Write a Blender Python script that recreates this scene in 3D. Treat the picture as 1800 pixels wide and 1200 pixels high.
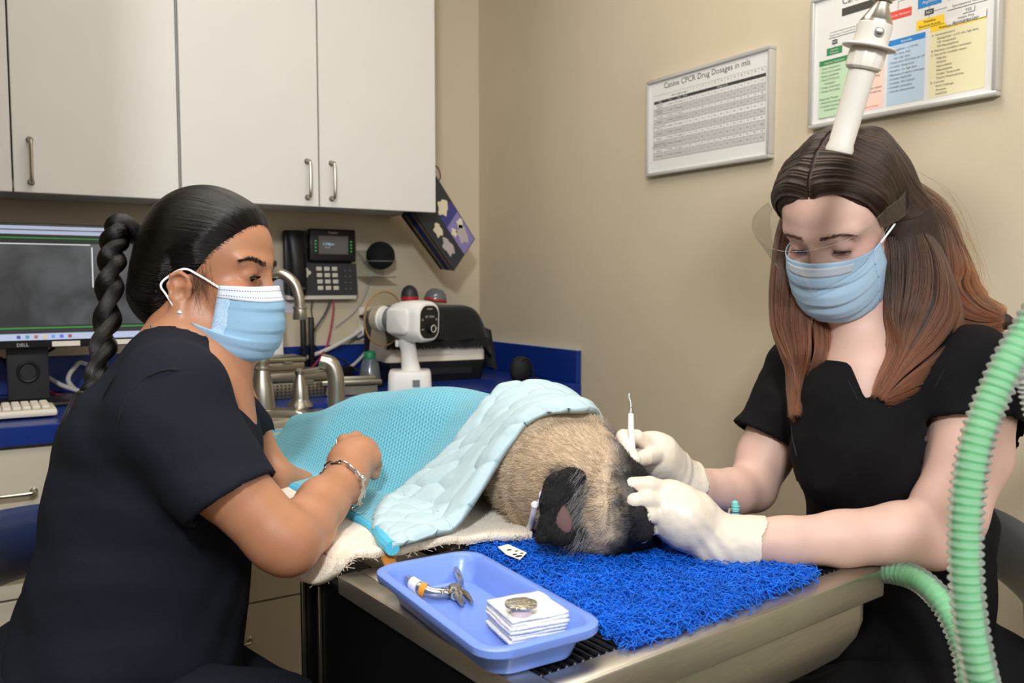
import bpy, bmesh, math, random
import numpy as np
import openvdb
from mathutils import Matrix, Vector, Quaternion

for o in list(bpy.data.objects): bpy.data.objects.remove(o)
S = bpy.context.scene
COL = S.collection
rng = np.random.default_rng(7)
R_ = math.radians
A = lambda *v: np.array(v, float)

# ---------------------------------------------------------------- camera
CAMZ, YAW, PITCH, FPX = 1.22, R_(32.3), math.atan(102/1500), 1500.0
sa, ca, sp, cp = math.sin(YAW), math.cos(YAW), math.sin(PITCH), math.cos(PITCH)
CAM = A(0, 0, CAMZ)
FW = A(sa*cp, ca*cp, -sp); RT = A(ca, -sa, 0); UP = np.cross(RT, FW)
cam_d = bpy.data.cameras.new('camera'); cam = bpy.data.objects.new('camera', cam_d); COL.objects.link(cam)
cam_d.sensor_width = 36; cam_d.lens = 36*FPX/1800; cam_d.clip_start = .02
cam.matrix_world = Matrix(((RT[0], UP[0], -FW[0], CAM[0]), (RT[1], UP[1], -FW[1], CAM[1]), (RT[2], UP[2], -FW[2], CAM[2]), (0, 0, 0, 1)))
cam_d.dof.use_dof = True; cam_d.dof.focus_distance = 1.10; cam_d.dof.aperture_fstop = 9
S.camera = cam

# ---------------------------------------------------------------- world, lights, exposure
W = bpy.data.worlds.new('world'); S.world = W; W.use_nodes = True
W.node_tree.nodes['Background'].inputs[0].default_value = (.8, .85, 1, 1)
W.node_tree.nodes['Background'].inputs[1].default_value = .15
S.view_settings.view_transform = 'Standard'; S.view_settings.look = 'None'
S.view_settings.exposure = 0.0; S.view_settings.gamma = 1; S.view_settings.use_curve_mapping = False

def area(name, loc, target, sx, sy, power, col=(1, 1, 1), spread=180):
    l = bpy.data.lights.new(name, 'AREA'); l.shape = 'RECTANGLE'; l.size = sx; l.size_y = sy
    l.energy = power; l.color = col; l.spread = R_(spread)
    o = bpy.data.objects.new(name, l); COL.objects.link(o); o.location = loc
    o.rotation_euler = (Vector(target)-Vector(loc)).to_track_quat('-Z', 'Y').to_euler()
    return o
area('ceiling_panel_lamp', (.55, 1.1, 2.66), (.55, 1.1, 0), 1.2, .6, 20, (1, .93, .83))
area('ceiling_panel_lamp', (-1.3, 1.1, 2.66), (-1.3, 1.1, 0), 1.2, .6, 9, (1, .91, .78))
area('flash_softbox', (-.51, -.66, 2.25), (.75, 1.6, 1.0), .20, .20, 39, (.93, .965, 1))
area('added_fill_lamp', (.55, -1.1, 1.9), (.8, 1.4, 1.0), 1.4, 1.2, 17, (.94, .97, 1))  # large fill lamp added behind the camera to lift the dark shadows

# ---------------------------------------------------------------- pixel helpers (ray through the 1800x1200 frame)
def ray(px, py): return FW + (px-900)/FPX*RT + (600-py)/FPX*UP
def at(px, py, d): return CAM + d*ray(px, py)
def at_z(px, py, z):
    r = ray(px, py); return CAM + r*((z-CAMZ)/r[2])
def at_y(px, py, y):
    r = ray(px, py); return CAM + r*(y/r[1])
def at_x(px, py, x):
    r = ray(px, py); return CAM + r*(x/r[0])
def proj(p):
    q = np.asarray(p, float)-CAM; d = q@FW
    return np.stack([900+FPX*(q@RT)/d, 600-FPX*(q@UP)/d, d], -1)
def at4(*L): return [(at(a, b, d), r) for a, b, d, r in L]
def unit(v): v = np.asarray(v, float); return v/np.linalg.norm(v)

# ---------------------------------------------------------------- materials
def srgb(c):
    c = np.array(c, float)/255; return tuple(np.where(c <= .04045, c/12.92, ((c+.055)/1.055)**2.4))+(1.0,)
class Nodes:
    def __init__(s, name):
        s.m = bpy.data.materials.new(name); s.m.use_nodes = True; s.t = s.m.node_tree
        s.b = s.t.nodes['Principled BSDF']; s.out = s.t.nodes['Material Output']
    def n(s, typ, **kw):
        nd = s.t.nodes.new(typ)
        for k, v in kw.items():
            if k in nd.inputs if isinstance(k, str) else False: nd.inputs[k].default_value = v
            else: setattr(nd, k, v)
        return nd
    def l(s, a, b): s.t.links.new(a, b)
def mat(name, col, rough=.5, metal=0, noise=0, nscale=20, bump=0, bscale=200, stretch=None, coat=0, trans=0, ior=1.45,
        sss=0, sheen=0, vcol=None, spec=None, aniso=0, alpha=1, emit=0, coord='Object'):
    N = Nodes(name); b = N.b
    b.inputs['Base Color'].default_value = srgb(col); b.inputs['Roughness'].default_value = rough
    b.inputs['Metallic'].default_value = metal; b.inputs['IOR'].default_value = ior
    b.inputs['Coat Weight'].default_value = coat; b.inputs['Transmission Weight'].default_value = trans
    b.inputs['Subsurface Weight'].default_value = sss; b.inputs['Subsurface Radius'].default_value = (.012, .005, .003)
    b.inputs['Subsurface Scale'].default_value = .6; b.inputs['Sheen Weight'].default_value = sheen
    b.inputs['Anisotropic'].default_value = aniso; b.inputs['Alpha'].default_value = alpha
    if spec is not None: b.inputs['Specular IOR Level'].default_value = spec
    if emit: b.inputs['Emission Color'].default_value = srgb(col); b.inputs['Emission Strength'].default_value = emit
    tc = N.n('ShaderNodeTexCoord'); src = tc.outputs[coord]
    if stretch:
        mp = N.n('ShaderNodeMapping'); mp.inputs['Scale'].default_value = stretch; N.l(src, mp.inputs['Vector']); src = mp.outputs['Vector']
    base = None
    if vcol:
        at_ = N.n('ShaderNodeAttribute', attribute_name=vcol); base = at_.outputs['Color']; N.l(base, b.inputs['Base Color'])
    if noise:
        nz = N.n('ShaderNodeTexNoise'); nz.inputs['Scale'].default_value = nscale; nz.inputs['Detail'].default_value = 4; N.l(src, nz.inputs['Vector'])
        hv = N.n('ShaderNodeHueSaturation')
        mr = N.n('ShaderNodeMapRange'); mr.inputs[1].default_value = .3; mr.inputs[2].default_value = .7
        mr.inputs[3].default_value = 1-noise; mr.inputs[4].default_value = 1+noise
        N.l(nz.outputs['Fac'], mr.inputs[0]); N.l(mr.outputs[0], hv.inputs['Value'])
        if base: N.l(base, hv.inputs['Color'])
        else: hv.inputs['Color'].default_value = srgb(col)
        N.l(hv.outputs[0], b.inputs['Base Color'])
    if bump:
        nz = N.n('ShaderNodeTexNoise'); nz.inputs['Scale'].default_value = bscale; nz.inputs['Detail'].default_value = 3; N.l(src, nz.inputs['Vector'])
        bp = N.n('ShaderNodeBump'); bp.inputs['Strength'].default_value = bump; bp.inputs['Distance'].default_value = .002
        N.l(nz.outputs['Fac'], bp.inputs['Height']); N.l(bp.outputs[0], b.inputs['Normal'])
    return N.m

# ---------------------------------------------------------------- objects
def link(name, me, m=None, parent=None):
    o = bpy.data.objects.new(name, me); COL.objects.link(o)
    if m: me.materials.append(m)
    if parent is not None:
        o.parent = parent; o.matrix_parent_inverse = Matrix.Translation(-Vector(parent.location))
    return o
def mesh(name, V, F):
    me = bpy.data.meshes.new(name); V = np.asarray(V, np.float32)
    if isinstance(F, np.ndarray):
        n = F.shape[1]; me.vertices.add(len(V)); me.vertices.foreach_set('co', V.ravel())
        me.loops.add(F.size); me.loops.foreach_set('vertex_index', F.astype(np.int32).ravel())
        me.polygons.add(len(F)); me.polygons.foreach_set('loop_start', np.arange(0, F.size, n, dtype=np.int32))
        me.update(calc_edges=True); me.validate()
    else:
        me.from_pydata([tuple(map(float, v)) for v in V], [], [tuple(int(i) for i in f) for f in F]); me.update()
    return me
def tag(o, label=None, cat=None, group=None, kind=None):
    if label: o['label'] = label
    if cat: o['category'] = cat
    if group: o['group'] = group
    if kind: o['kind'] = kind
    return o
def thing(name, label, cat, loc, group=None):
    o = bpy.data.objects.new(name, None); COL.objects.link(o); o.location = tuple(map(float, loc)); o.empty_display_size = .05
    return tag(o, label, cat, group)
class G:
    """collects shapes of one mesh"""
    def __init__(s): s.V = []; s.F = []; s.n = 0; s.sm = []
    def add(s, vf, M=None, smooth=True):
        V, F = vf; V = np.asarray(V, float)
        if M is not None:
            M = np.asarray(M); V = V@M[:3, :3].T + M[:3, 3]
        s.V.append(V); s.F += [tuple(int(i)+s.n for i in f) for f in F]; s.sm += [smooth]*len(F); s.n += len(V); return s
    def build(s, name, m, parent=None, sharp=35):
        me = mesh(name, np.concatenate(s.V), s.F)
        me.polygons.foreach_set('use_smooth', np.array(s.sm, bool))
        if sharp: me.set_sharp_from_angle(angle=R_(sharp))
        return link(name, me, m, parent)
def part(name, vf, m, parent=None, M=None, smooth=True, sharp=35): return G().add(vf, M, smooth).build(name, m, parent, sharp)
def bm_vf(bm):
    bm.verts.ensure_lookup_table(); bm.verts.index_update()
    V = np.array([v.co[:] for v in bm.verts]); F = [tuple(v.index for v in f.verts) for f in bm.faces]; bm.free(); return V, F
def box(sx, sy, sz, r=0, seg=2, c=(0, 0, 0)):
    bm = bmesh.new(); bmesh.ops.create_cube(bm, size=1)
    for v in bm.verts: v.co = Vector((v.co.x*sx, v.co.y*sy, v.co.z*sz))
    if r: bmesh.ops.bevel(bm, geom=bm.edges[:], offset=min(r, .49*min(sx, sy, sz)), segments=seg, profile=.5, affect='EDGES')
    V, F = bm_vf(bm); return V+A(*c), F
def bx(lo, hi, r=0, seg=2):
    lo, hi = A(*lo), A(*hi); d = hi-lo; return box(d[0], d[1], d[2], r, seg, (lo+hi)/2)
def lathe(prof, n=32, caps=True):
    """prof: (radius, z) list around z"""
    V = []; F = []
    for r, z in prof:
        for k in range(n):
            a = 2*math.pi*k/n; V.append((r*math.cos(a), r*math.sin(a), z))
    for i in range(len(prof)-1):
        for k in range(n):
            k2 = (k+1) % n; F.append((i*n+k, i*n+k2, (i+1)*n+k2, (i+1)*n+k))
    if caps:
        F.append(tuple(range(n-1, -1, -1))); F.append(tuple((len(prof)-1)*n+k for k in range(n)))
    return A(*V).reshape(-1, 3), F
def ball(r, n=20, m=12, s=(1, 1, 1)):
    return (lambda vf: (vf[0]*A(*s), vf[1]))(lathe([(max(1e-5, r*math.sin(math.pi*i/m)), -r*math.cos(math.pi*i/m)) for i in range(m+1)], n, False))
def smooth_path(P, n):
    """catmull-rom through points, n samples"""
    P = np.asarray(P, float); P = np.vstack([2*P[0]-P[1], P, 2*P[-1]-P[-2]]); k = len(P)-3
    t = np.linspace(0, k-1e-6, n); i = t.astype(int); f = (t-i)[:, None]
    a, b, c, d = P[i], P[i+1], P[i+2], P[i+3]
    return .5*((2*b)+(-a+c)*f+(2*a-5*b+4*c-d)*f**2+(-a+3*b-3*c+d)*f**3)
def frames(P):
    T = np.gradient(P, axis=0); T /= np.linalg.norm(T, axis=1)[:, None]+1e-12
    n0 = A(0, 0, 1) if abs(T[0][2]) < .9 else A(1, 0, 0)
    N = np.zeros_like(P); v = unit(n0-T[0]*(n0@T[0])); N[0] = v
    for i in range(1, len(P)):
        v = v-T[i]*(v@T[i]); v /= np.linalg.norm(v)+1e-12; N[i] = v
    return T, N, np.cross(T, N)
def tube(P, r, n=10, caps=True, flat=(1, 1)):
    P = np.asarray(P, float); r = np.broadcast_to(np.asarray(r, float), (len(P),)); T, N, B = frames(P)
    a = np.arange(n)*2*math.pi/n
    V = P[:, None]+r[:, None, None]*(np.cos(a)[None, :, None]*N[:, None]*flat[0]+np.sin(a)[None, :, None]*B[:, None]*flat[1])
    F = []
    for i in range(len(P)-1):
        for k in range(n):
            k2 = (k+1) % n; F.append((i*n+k, i*n+k2, (i+1)*n+k2, (i+1)*n+k))
    if caps: F.append(tuple(range(n-1, -1, -1))); F.append(tuple((len(P)-1)*n+k for k in range(n)))
    return V.reshape(-1, 3), F
def prism(poly, h0, h1):
    n = len(poly); V = [(x, y, h0) for x, y in poly]+[(x, y, h1) for x, y in poly]
    F = [tuple(range(n-1, -1, -1)), tuple(range(n, 2*n))]+[(i, (i+1) % n, n+(i+1) % n, n+i) for i in range(n)]
    return A(*V).reshape(-1, 3), F
def rrect(w, h, r, n=6):
    P = []
    for cx, cy, a0 in ((w/2-r, h/2-r, 0), (-w/2+r, h/2-r, 90), (-w/2+r, -h/2+r, 180), (w/2-r, -h/2+r, 270)):
        for k in range(n+1):
            a = R_(a0+90*k/n); P.append((cx+r*math.cos(a), cy+r*math.sin(a)))
    return P
def loft(rings, caps=True, closed=True):
    n = len(rings[0]); V = np.concatenate([np.asarray(r, float) for r in rings]); F = []
    for i in range(len(rings)-1):
        for k in range(n if closed else n-1):
            k2 = (k+1) % n; F.append((i*n+k, i*n+k2, (i+1)*n+k2, (i+1)*n+k))
    if caps: F.append(tuple(range(n-1, -1, -1))); F.append(tuple((len(rings)-1)*n+k for k in range(n)))
    return V, F
def mtx(loc=(0, 0, 0), x=None, y=None, z=None, s=1):
    """frame from axes (any two)"""
    if x is None and y is not None and z is not None: x = np.cross(y, z)
    elif y is None and x is not None and z is not None: y = np.cross(z, x)
    elif z is None and x is not None and y is not None: z = np.cross(x, y)
    M = np.eye(4)
    if x is not None: M[:3, 0], M[:3, 1], M[:3, 2] = unit(x)*s, unit(y)*s, unit(z)*s
    else: M[:3, :3] *= s
    M[:3, 3] = loc; return M
def rotz(a, loc=(0, 0, 0)):
    M = np.eye(4); c, s = math.cos(a), math.sin(a); M[:2, :2] = ((c, -s), (s, c)); M[:3, 3] = loc; return M
def euler(rx, ry, rz, loc=(0, 0, 0)):
    from mathutils import Euler
    M = np.array(Euler((R_(rx), R_(ry), R_(rz))).to_matrix().to_4x4()); M[:3, 3] = loc; return M
def along(p, q):
    """frame with z from p to q"""
    z = unit(np.asarray(q)-np.asarray(p)); h = A(0, 0, 1) if abs(z[2]) < .9 else A(1, 0, 0); x = unit(np.cross(h, z)); return mtx(p, x=x, y=np.cross(z, x), z=z)
def text_vf(txt, size, align='LEFT', extrude=0):
    cu = bpy.data.curves.new('lettering', 'FONT'); cu.body = txt; cu.size = size; cu.align_x = align; cu.resolution_u = 2; cu.extrude = extrude
    o = bpy.data.objects.new('lettering', cu); COL.objects.link(o)
    dg = bpy.context.evaluated_depsgraph_get(); e = o.evaluated_get(dg); me = e.to_mesh()
    V = np.array([v.co[:] for v in me.vertices]).reshape(-1, 3); F = [tuple(p.vertices) for p in me.polygons]
    e.to_mesh_clear(); bpy.data.objects.remove(o); bpy.data.curves.remove(cu); return V, F

# ---------------------------------------------------------------- smooth solids (signed distance fields meshed into one continuous skin)
def fnoise(P, scale, seed=0):
    """cheap smooth noise in -1..1 from summed sines"""
    r = np.random.default_rng(seed); v = 0; tot = 0
    for k in range(7):
        d = r.normal(size=3); d /= np.linalg.norm(d); f = scale*(1+.55*k*r.random()); w = 1/(1+.35*k)
        v = v+w*np.sin((P@d)*f+r.random()*6.28+1.3*np.sin((P@np.roll(d, 1))*f*.6+r.random()*6.28)); tot += w
    return v/tot*1.6
class Field:
    def __init__(s, lo, hi, vox):
        s.lo = np.asarray(lo, float); s.vox = vox; s.n = np.ceil((np.asarray(hi)-s.lo)/vox).astype(int)+1
        s.F = np.full(s.n, .08, np.float32)
    def sub(s, lo, hi, pad):
        a = np.clip(np.floor((np.asarray(lo)-pad-s.lo)/s.vox).astype(int), 0, s.n); b = np.clip(np.ceil((np.asarray(hi)+pad-s.lo)/s.vox).astype(int)+1, 0, s.n)
        sl = tuple(slice(i, j) for i, j in zip(a, b))
        g = np.meshgrid(*[s.lo[k]+s.vox*np.arange(a[k], b[k]) for k in range(3)], indexing='ij'); return sl, np.stack(g, -1)
    def mix(s, sl, d, k, op):
        f = s.F[sl]
        if f.size == 0: return
        if op == 'sub':
            d = -d; h = np.clip(.5-.5*(f-d)/k, 0, 1) if k else (d > f)*1.; s.F[sl] = f*(1-h)+d*h+(k*h*(1-h) if k else 0)
        elif op == 'add':
            h = np.clip(.5+.5*(f-d)/k, 0, 1) if k else (d < f)*1.; s.F[sl] = f*(1-h)+d*h-(k*h*(1-h) if k else 0)
    def cone(s, a, b, ra, rb, k=.01, op='add', flat=None):
        """tapered capsule; flat=(axis, factor): cross-section scaled by factor along axis"""
        a, b = np.asarray(a, float), np.asarray(b, float); rm = max(ra, rb)*(1 if not flat else max(1, flat[1]))
        sl, P = s.sub(np.minimum(a, b)-rm, np.maximum(a, b)+rm, k+.03)
        q = P-a; ab = b-a
        if flat:
            ax = unit(flat[0]); q = q+((q@ax)*(1/flat[1]-1))[..., None]*ax; ab = ab+(ab@ax)*(1/flat[1]-1)*ax
        h = np.clip((q@ab)/max(ab@ab, 1e-12), 0, 1); d = np.linalg.norm(q-h[..., None]*ab, axis=-1)-(ra+(rb-ra)*h)
        if flat: d = d*min(1, flat[1])
        s.mix(sl, d, k, op); return s
    def chain(s, pts, k=.01, kin=.004, op='add', flat=None):
        for (p, r), (q, r2) in zip(pts[:-1], pts[1:]): s.cone(p, q, r, r2, k, op, flat)
        return s
    def ell(s, c, r, k=.01, op='add', M=None):
        """ellipsoid with radii r in frame M (3x3, columns axes)"""
        c, r = np.asarray(c, float), np.asarray(r, float); ext = np.full(3, r.max())
        sl, P = s.sub(c-ext, c+ext, k+.03); q = P-c
        if M is not None: q = q@np.asarray(M)
        k0 = np.linalg.norm(q/r, axis=-1); k1 = np.linalg.norm(q/r**2, axis=-1)
        d = np.where(k1 > 1e-9, k0*(k0-1)/np.maximum(k1, 1e-9), -r.min()); s.mix(sl, d, k, op); return s
    def cut(s, p, n, k=.002):
        """remove the half space in front of plane (p, n)"""
        sl, P = s.sub(s.lo, s.lo+s.vox*(s.n-1), 0); s.mix(sl, -((P-np.asarray(p))@unit(n)), k, 'sub'); return s
    def func(s, lo, hi, f, k=.004, op='add'):
        sl, P = s.sub(lo, hi, k+.01); s.mix(sl, f(P), k, op); return s
    def disp(s, f):
        sl, P = s.sub(s.lo, s.lo+s.vox*(s.n-1), 0); s.F = s.F+f(P).astype(np.float32)
        return s
    def val(s, p):
        i = tuple(np.clip(np.round((np.asarray(p)-s.lo)/s.vox).astype(int), 0, s.n-1)); return s.F[i]
    def hit(s, o, d, far=.3):
        """first surface point from o along d"""
        o = np.asarray(o, float); d = unit(d)
        for k in np.arange(0, far, s.vox*.4):
            if s.val(o+d*k) < 0: return o+d*k
        return o+d*far
    def polys(s, relax=1):
        g = openvdb.FloatGrid(background=.08); g.copyFromArray(np.ascontiguousarray(np.where(s.F > 4*s.vox, np.float32(.08), s.F))); p, q = g.convertToQuads(isovalue=0)
        V = p.astype(float)*s.vox+s.lo; q = q.copy()
        for _ in range(relax):
            acc = np.zeros_like(V); cnt = np.zeros(len(V))
            for i in range(4):
                e0, e1 = q[:, i], q[:, (i+1) % 4]
                for e, f in ((e0, e1), (e1, e0)):
                    np.add.at(acc, e, V[f]); np.add.at(cnt, e, 1)
            V = .5*V+.5*acc/np.maximum(cnt, 1)[:, None]
        return V, q
    def build(s, name, m, parent=None, relax=1, M=None, color=None, post=None):
        V, q = s.polys(relax)
        if post is not None: V = post(V)
        C = color(V) if color is not None else None
        if M is not None: M = np.asarray(M); V = V@M[:3, :3].T+M[:3, 3]
        return sheet(name, V, q, m, parent, C)
def sheet(name, V, q, m, parent=None, C=None, solid=0, uv=None, offset=-1):
    me = mesh(name, V, np.asarray(q)); me.polygons.foreach_set('use_smooth', np.ones(len(me.polygons), bool))
    if C is not None:
        at_ = me.color_attributes.new('tint', 'FLOAT_COLOR', 'POINT'); C = np.concatenate([C, np.ones((len(C), 1))], 1).astype(np.float32); at_.data.foreach_set('color', C.ravel())
    if uv is not None:
        ul = me.uv_layers.new(name='UVMap'); li = np.zeros(len(me.loops), np.int32); me.loops.foreach_get('vertex_index', li)
        ul.data.foreach_set('uv', np.asarray(uv, np.float32)[li].ravel())
    o = link(name, me, m, parent)
    if solid:
        md = o.modifiers.new('thickness', 'SOLIDIFY'); md.thickness = solid; md.offset = offset
    return o
def grid_q(a, b):
    i = np.arange(a-1)[:, None]*b+np.arange(b-1)[None]; i = i.ravel(); return np.stack([i, i+1, i+b+1, i+b], 1)
def strands(name, P, radius, m, parent=None, tip=.3, kind='stuff'):
    """P: (n, k, 3) hair strands as a curves object"""
    n, k = P.shape[:2]; cd = bpy.data.hair_curves.new(name); cd.add_curves([k]*n)
    cd.attributes['position'].data.foreach_set('vector', P.astype(np.float32).ravel())
    ra = cd.attributes.get('radius') or cd.attributes.new('radius', 'FLOAT', 'POINT')
    rr = np.tile(radius*(1+(tip-1)*np.linspace(0, 1, k)), n).astype(np.float32); ra.data.foreach_set('value', rr)
    o = bpy.data.objects.new(name, cd); COL.objects.link(o); cd.materials.append(m)
    if parent is not None:
        o.parent = parent; o.matrix_parent_inverse = Matrix.Translation(-Vector(parent.location))
    if kind: o['kind'] = kind
    return o
def tube_strands(P, r, n=3):
    """P: (n,k,3) -> one mesh of thin tubes (arrays)"""
    N_, K = P.shape[:2]; T = np.gradient(P, axis=1); T /= np.linalg.norm(T, axis=-1, keepdims=True)+1e-12
    h = np.where(np.abs(T[..., 2:3]) < .8, A(0, 0, 1), A(1, 0, 0)); X = np.cross(T, h); X /= np.linalg.norm(X, axis=-1, keepdims=True)+1e-12; Y = np.cross(T, X)
    a = np.arange(n)*2*math.pi/n
    V = P[:, :, None]+r*(np.cos(a)[:, None]*X[:, :, None]+np.sin(a)[:, None]*Y[:, :, None])
    idx = np.arange(N_*K*n).reshape(N_, K, n); q = np.stack([idx[:, :-1], np.roll(idx, -1, 2)[:, :-1], np.roll(idx, -1, 2)[:, 1:], idx[:, 1:]], -1)
    return V.reshape(-1, 3), q.reshape(-1, 4)
# ================================================================ materials
M_wall = mat('wall paint', (204, 190, 164), .62, noise=.03, nscale=3, bump=.12, bscale=160)
M_ceil = mat('ceiling tile', (226, 222, 212), .8)
M_floor = mat('vinyl floor', (128, 118, 104), .4, noise=.12, nscale=30)
M_lam = mat('cream laminate', (216, 213, 208), .38, noise=.012, nscale=6)
M_lam2 = mat('beige laminate', (203, 193, 174), .42, noise=.02, nscale=6)
M_wood = mat('brown wood', (120, 88, 58), .5, noise=.2, nscale=8, stretch=(1, 1, 14))
M_blue = mat('blue laminate', (16, 46, 124), .33, noise=.05, nscale=60)
M_nick = mat('brushed nickel', (178, 172, 160), .3, 1, noise=.05, nscale=40, stretch=(1, 1, 12))
M_steel = mat('brushed steel', (196, 190, 178), .40, 1, noise=.06, nscale=10, bump=.05, bscale=60, stretch=(1, 30, 30))
M_chrome = mat('chrome', (205, 205, 205), .12, 1)
M_black = mat('black plastic', (20, 20, 22), .42)
M_dkgrey = mat('charcoal plastic', (44, 45, 48), .45)
M_white = mat('white plastic', (232, 230, 226), .35)
M_offw = mat('ivory plastic', (226, 218, 202), .38)
M_grey = mat('grey plastic', (120, 122, 125), .4)
M_alu = mat('satin aluminium', (208, 207, 204), .35, .5)
M_paper = mat('white paper', (224, 222, 218), .75)
M_ink = mat('black ink', (38, 36, 36), .7)
M_ink2 = mat('grey ink', (105, 102, 100), .7)
M_red = mat('red plastic', (176, 34, 38), .4)
M_acryl = mat('clear acrylic', (245, 246, 244), .05, trans=.95, ior=1.3)
def emis(name, col, e): return mat(name, col, .5, emit=e)

BY, RX = 2.69, 1.56          # back wall plane, right wall plane
# ================================================================ the room
def struct(name, vf, m, parent=None, kind='structure'):
    o = part(name, vf, m, parent, smooth=False)
    if parent is None: o['kind'] = kind
    return o
struct('floor', bx((-2.7, -2.3, -.06), (RX+.1, BY+.1, 0)), M_floor)
struct('ceiling', bx((-2.7, -2.3, 2.7), (RX+.1, BY+.1, 2.78)), M_ceil)
struct('wall_back', bx((-2.7, BY, 0), (RX+.1, BY+.1, 2.7)), M_wall)
struct('wall_right', bx((RX, -2.3, 0), (RX+.1, BY, 2.7)), M_wall)
struct('wall_left', bx((-2.8, -2.3, 0), (-2.7, BY+.1, 2.7)), M_wall)
struct('wall_front', bx((-2.7, -2.4, 0), (RX+.1, -2.3, 2.7)), M_wall)
struct('trim_1', bx((-2.7, 1.15, 1.62), (.018, 1.27, 2.7)), M_wall)      # unseen block added outside the frame to shade the left cabinets from the flash
M_base = mat('baseboard vinyl', (72, 60, 48), .5)
struct('baseboard_right', bx((RX-.008, -2.3, 0), (RX, 2.05, .1)), M_base)
# ceiling lamps (above the frame)
for x in (.55, -1.3):
    t = thing('ceiling_light', 'recessed ceiling light panel over the %s' % ('treatment table' if x > 0 else 'computer counter'), 'light', (x, 1.1, 2.7), 'ceiling lights')
    g = G()
    for lo, hi in (((-.64, -.34), (.64, -.3)), ((-.64, .3), (.64, .34)), ((-.64, -.3), (-.6, .3)), ((.6, -.3), (.64, .3))):
        g.add(bx((x+lo[0], 1.1+lo[1], 2.675), (x+hi[0], 1.1+hi[1], 2.7)), None, False)
    g.build('frame', M_white, t)
    part('diffuser', bx((x-.6, .8, 2.69), (x+.6, 1.4, 2.7)), M_white, t, smooth=False)

# local frames on the two walls: x to the right, y up, z out of the wall
def on_back(x, z, out=0): return mtx((x, BY-out, z), x=A(1, 0, 0), y=A(0, 0, 1), z=A(0, -1, 0))
def on_right(y, z, out=0): return mtx((RX-out, y, z), x=A(0, -1, 0), y=A(0, 0, 1), z=A(-1, 0, 0))

# ================================================================ upper cabinets
CF = 2.36                     # front plane of the doors
def pull(parent, p, vertical=True, L=.1, out=(0, -1, 0)):
    o = A(*out); d = A(0, 0, 1) if vertical else A(1, 0, 0); p = A(*p)
    P = [p-d*L/2, p-d*L/2+o*.018, p-d*(L/2-.008)+o*.027, p+o*.029, p+d*(L/2-.008)+o*.027, p+d*L/2+o*.018, p+d*L/2]
    g = G().add(tube(smooth_path(P, 32), .0045, 10))
    for s in (-1, 1): g.add(lathe([(.008, 0), (.008, .003), (.005, .006)], 14), along(p+s*d*L/2, p+s*d*L/2+o))
    return g.build('handle', M_nick, parent)
def upper_cabinet(x0, x1, xm, label, hx):
    t = thing('upper_cabinet', label, 'cabinet', ((x0+x1)/2, BY-.16, 1.437), 'upper wall cabinets')
    z0, z1 = 1.445, 2.45; y0, y1 = CF+.022, BY-.003
    g = G()
    for lo, hi in (((x0, y0, z0), (x0+.018, y1, z1)), ((x1-.018, y0, z0), (x1, y1, z1)), ((x0+.018, y0, z1-.018), (x1-.018, y1, z1)),
                   ((x0+.018, y0, z0+.004), (x1-.018, y1, z0+.022)), ((x0+.018, y1-.008, z0+.022), (x1-.018, y1, z1-.018))):
        g.add(bx(lo, hi), None, False)
    g.build('body', M_lam, t)
    for a, b, h in ((x0, xm, hx[0]), (xm, x1, hx[1])):
        d = part('door', bx((a+.0018, CF, 1.437), (b-.0018, CF+.019, z1-.003), .0015, 1), M_lam, t)
        pull(d, (h, CF, 1.512))
    return t
upper_cabinet(.4716, 1.217, .845, 'white two-door wall cabinet above the desk phone', (.845-.035, .845+.036))
upper_cabinet(-.285, .4680, .092, 'white two-door wall cabinet above the computer monitor', (.092-.036, .092+.038))

# ================================================================ counter and base cabinets
CT, CY = .918, 2.07
t = thing('countertop', 'bright blue laminate countertop with matching backsplash along the back wall', 'countertop', (0, 2.4, CT))
part('slab', bx((-2.2, CY, CT-.042), (RX-.001, BY-.001, CT), .002, 1), M_blue, t)
t = thing('backsplash', 'bright blue laminate splash strip standing behind and beside the counter', 'backsplash', (0, 2.68, CT))
part('back_strip', bx((-2.2, BY-.02, CT+.0005), (RX-.001, BY-.001, CT+.1), .002, 1), M_blue, t)
part('side_strip', bx((RX-.02, CY+.001, CT+.0005), (RX-.001, BY-.021, CT+.1), .002, 1), M_blue, t)
part('edge_strip', bx((RX-.021, CY-.0005, CT+.0985), (RX-.001, BY-.02, CT+.1015), .001, 1), mat('pale edge strip', (170, 178, 196), .5), t)
def base_unit(x0, x1, label):
    t = thing('base_cabinet', label, 'cabinet', ((x0+x1)/2, 2.38, 0), 'drawer units under the blue counter')
    g = G().add(bx((x0, 2.10, .1), (x1, BY-.002, CT-.043)), None, False).add(bx((x0+.01, 2.16, 0), (x1-.01, BY-.002, .1)), None, False)
    g.build('body', M_lam2, t)
    for z0, z1, hz in ((.655, .868, .775), (.545, .65, .60), (.435, .54, .487), (.115, .43, .345)):
        d = part('drawer', bx((x0+.002, 2.08, z0), (x1-.002, 2.0995, z1), .0015, 1), M_lam2, t)
        pull(d, ((x0+x1)/2, 2.08, hz), False, .096)
for x0, l in ((-.175, 'cream drawer unit below the keyboard with one bar handle showing'), (.275, 'beige drawer unit seen between the seated woman in navy and the steel table')):
    base_unit(x0, x0+.449, l)
t = thing('base_cabinet', 'brown wooden base cabinet under the right end of the blue counter', 'cabinet', (1.14, 2.38, 0))
part('body', bx((.728, 2.13, 0), (RX-.06, BY-.002, CT-.043)), M_wood, t, smooth=False)
for a, b in ((.73, 1.11), (1.114, RX-.062)): part('door', bx((a, 2.108, .1), (b, 2.1295, CT-.06), .002, 1), M_wood, t)

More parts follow.
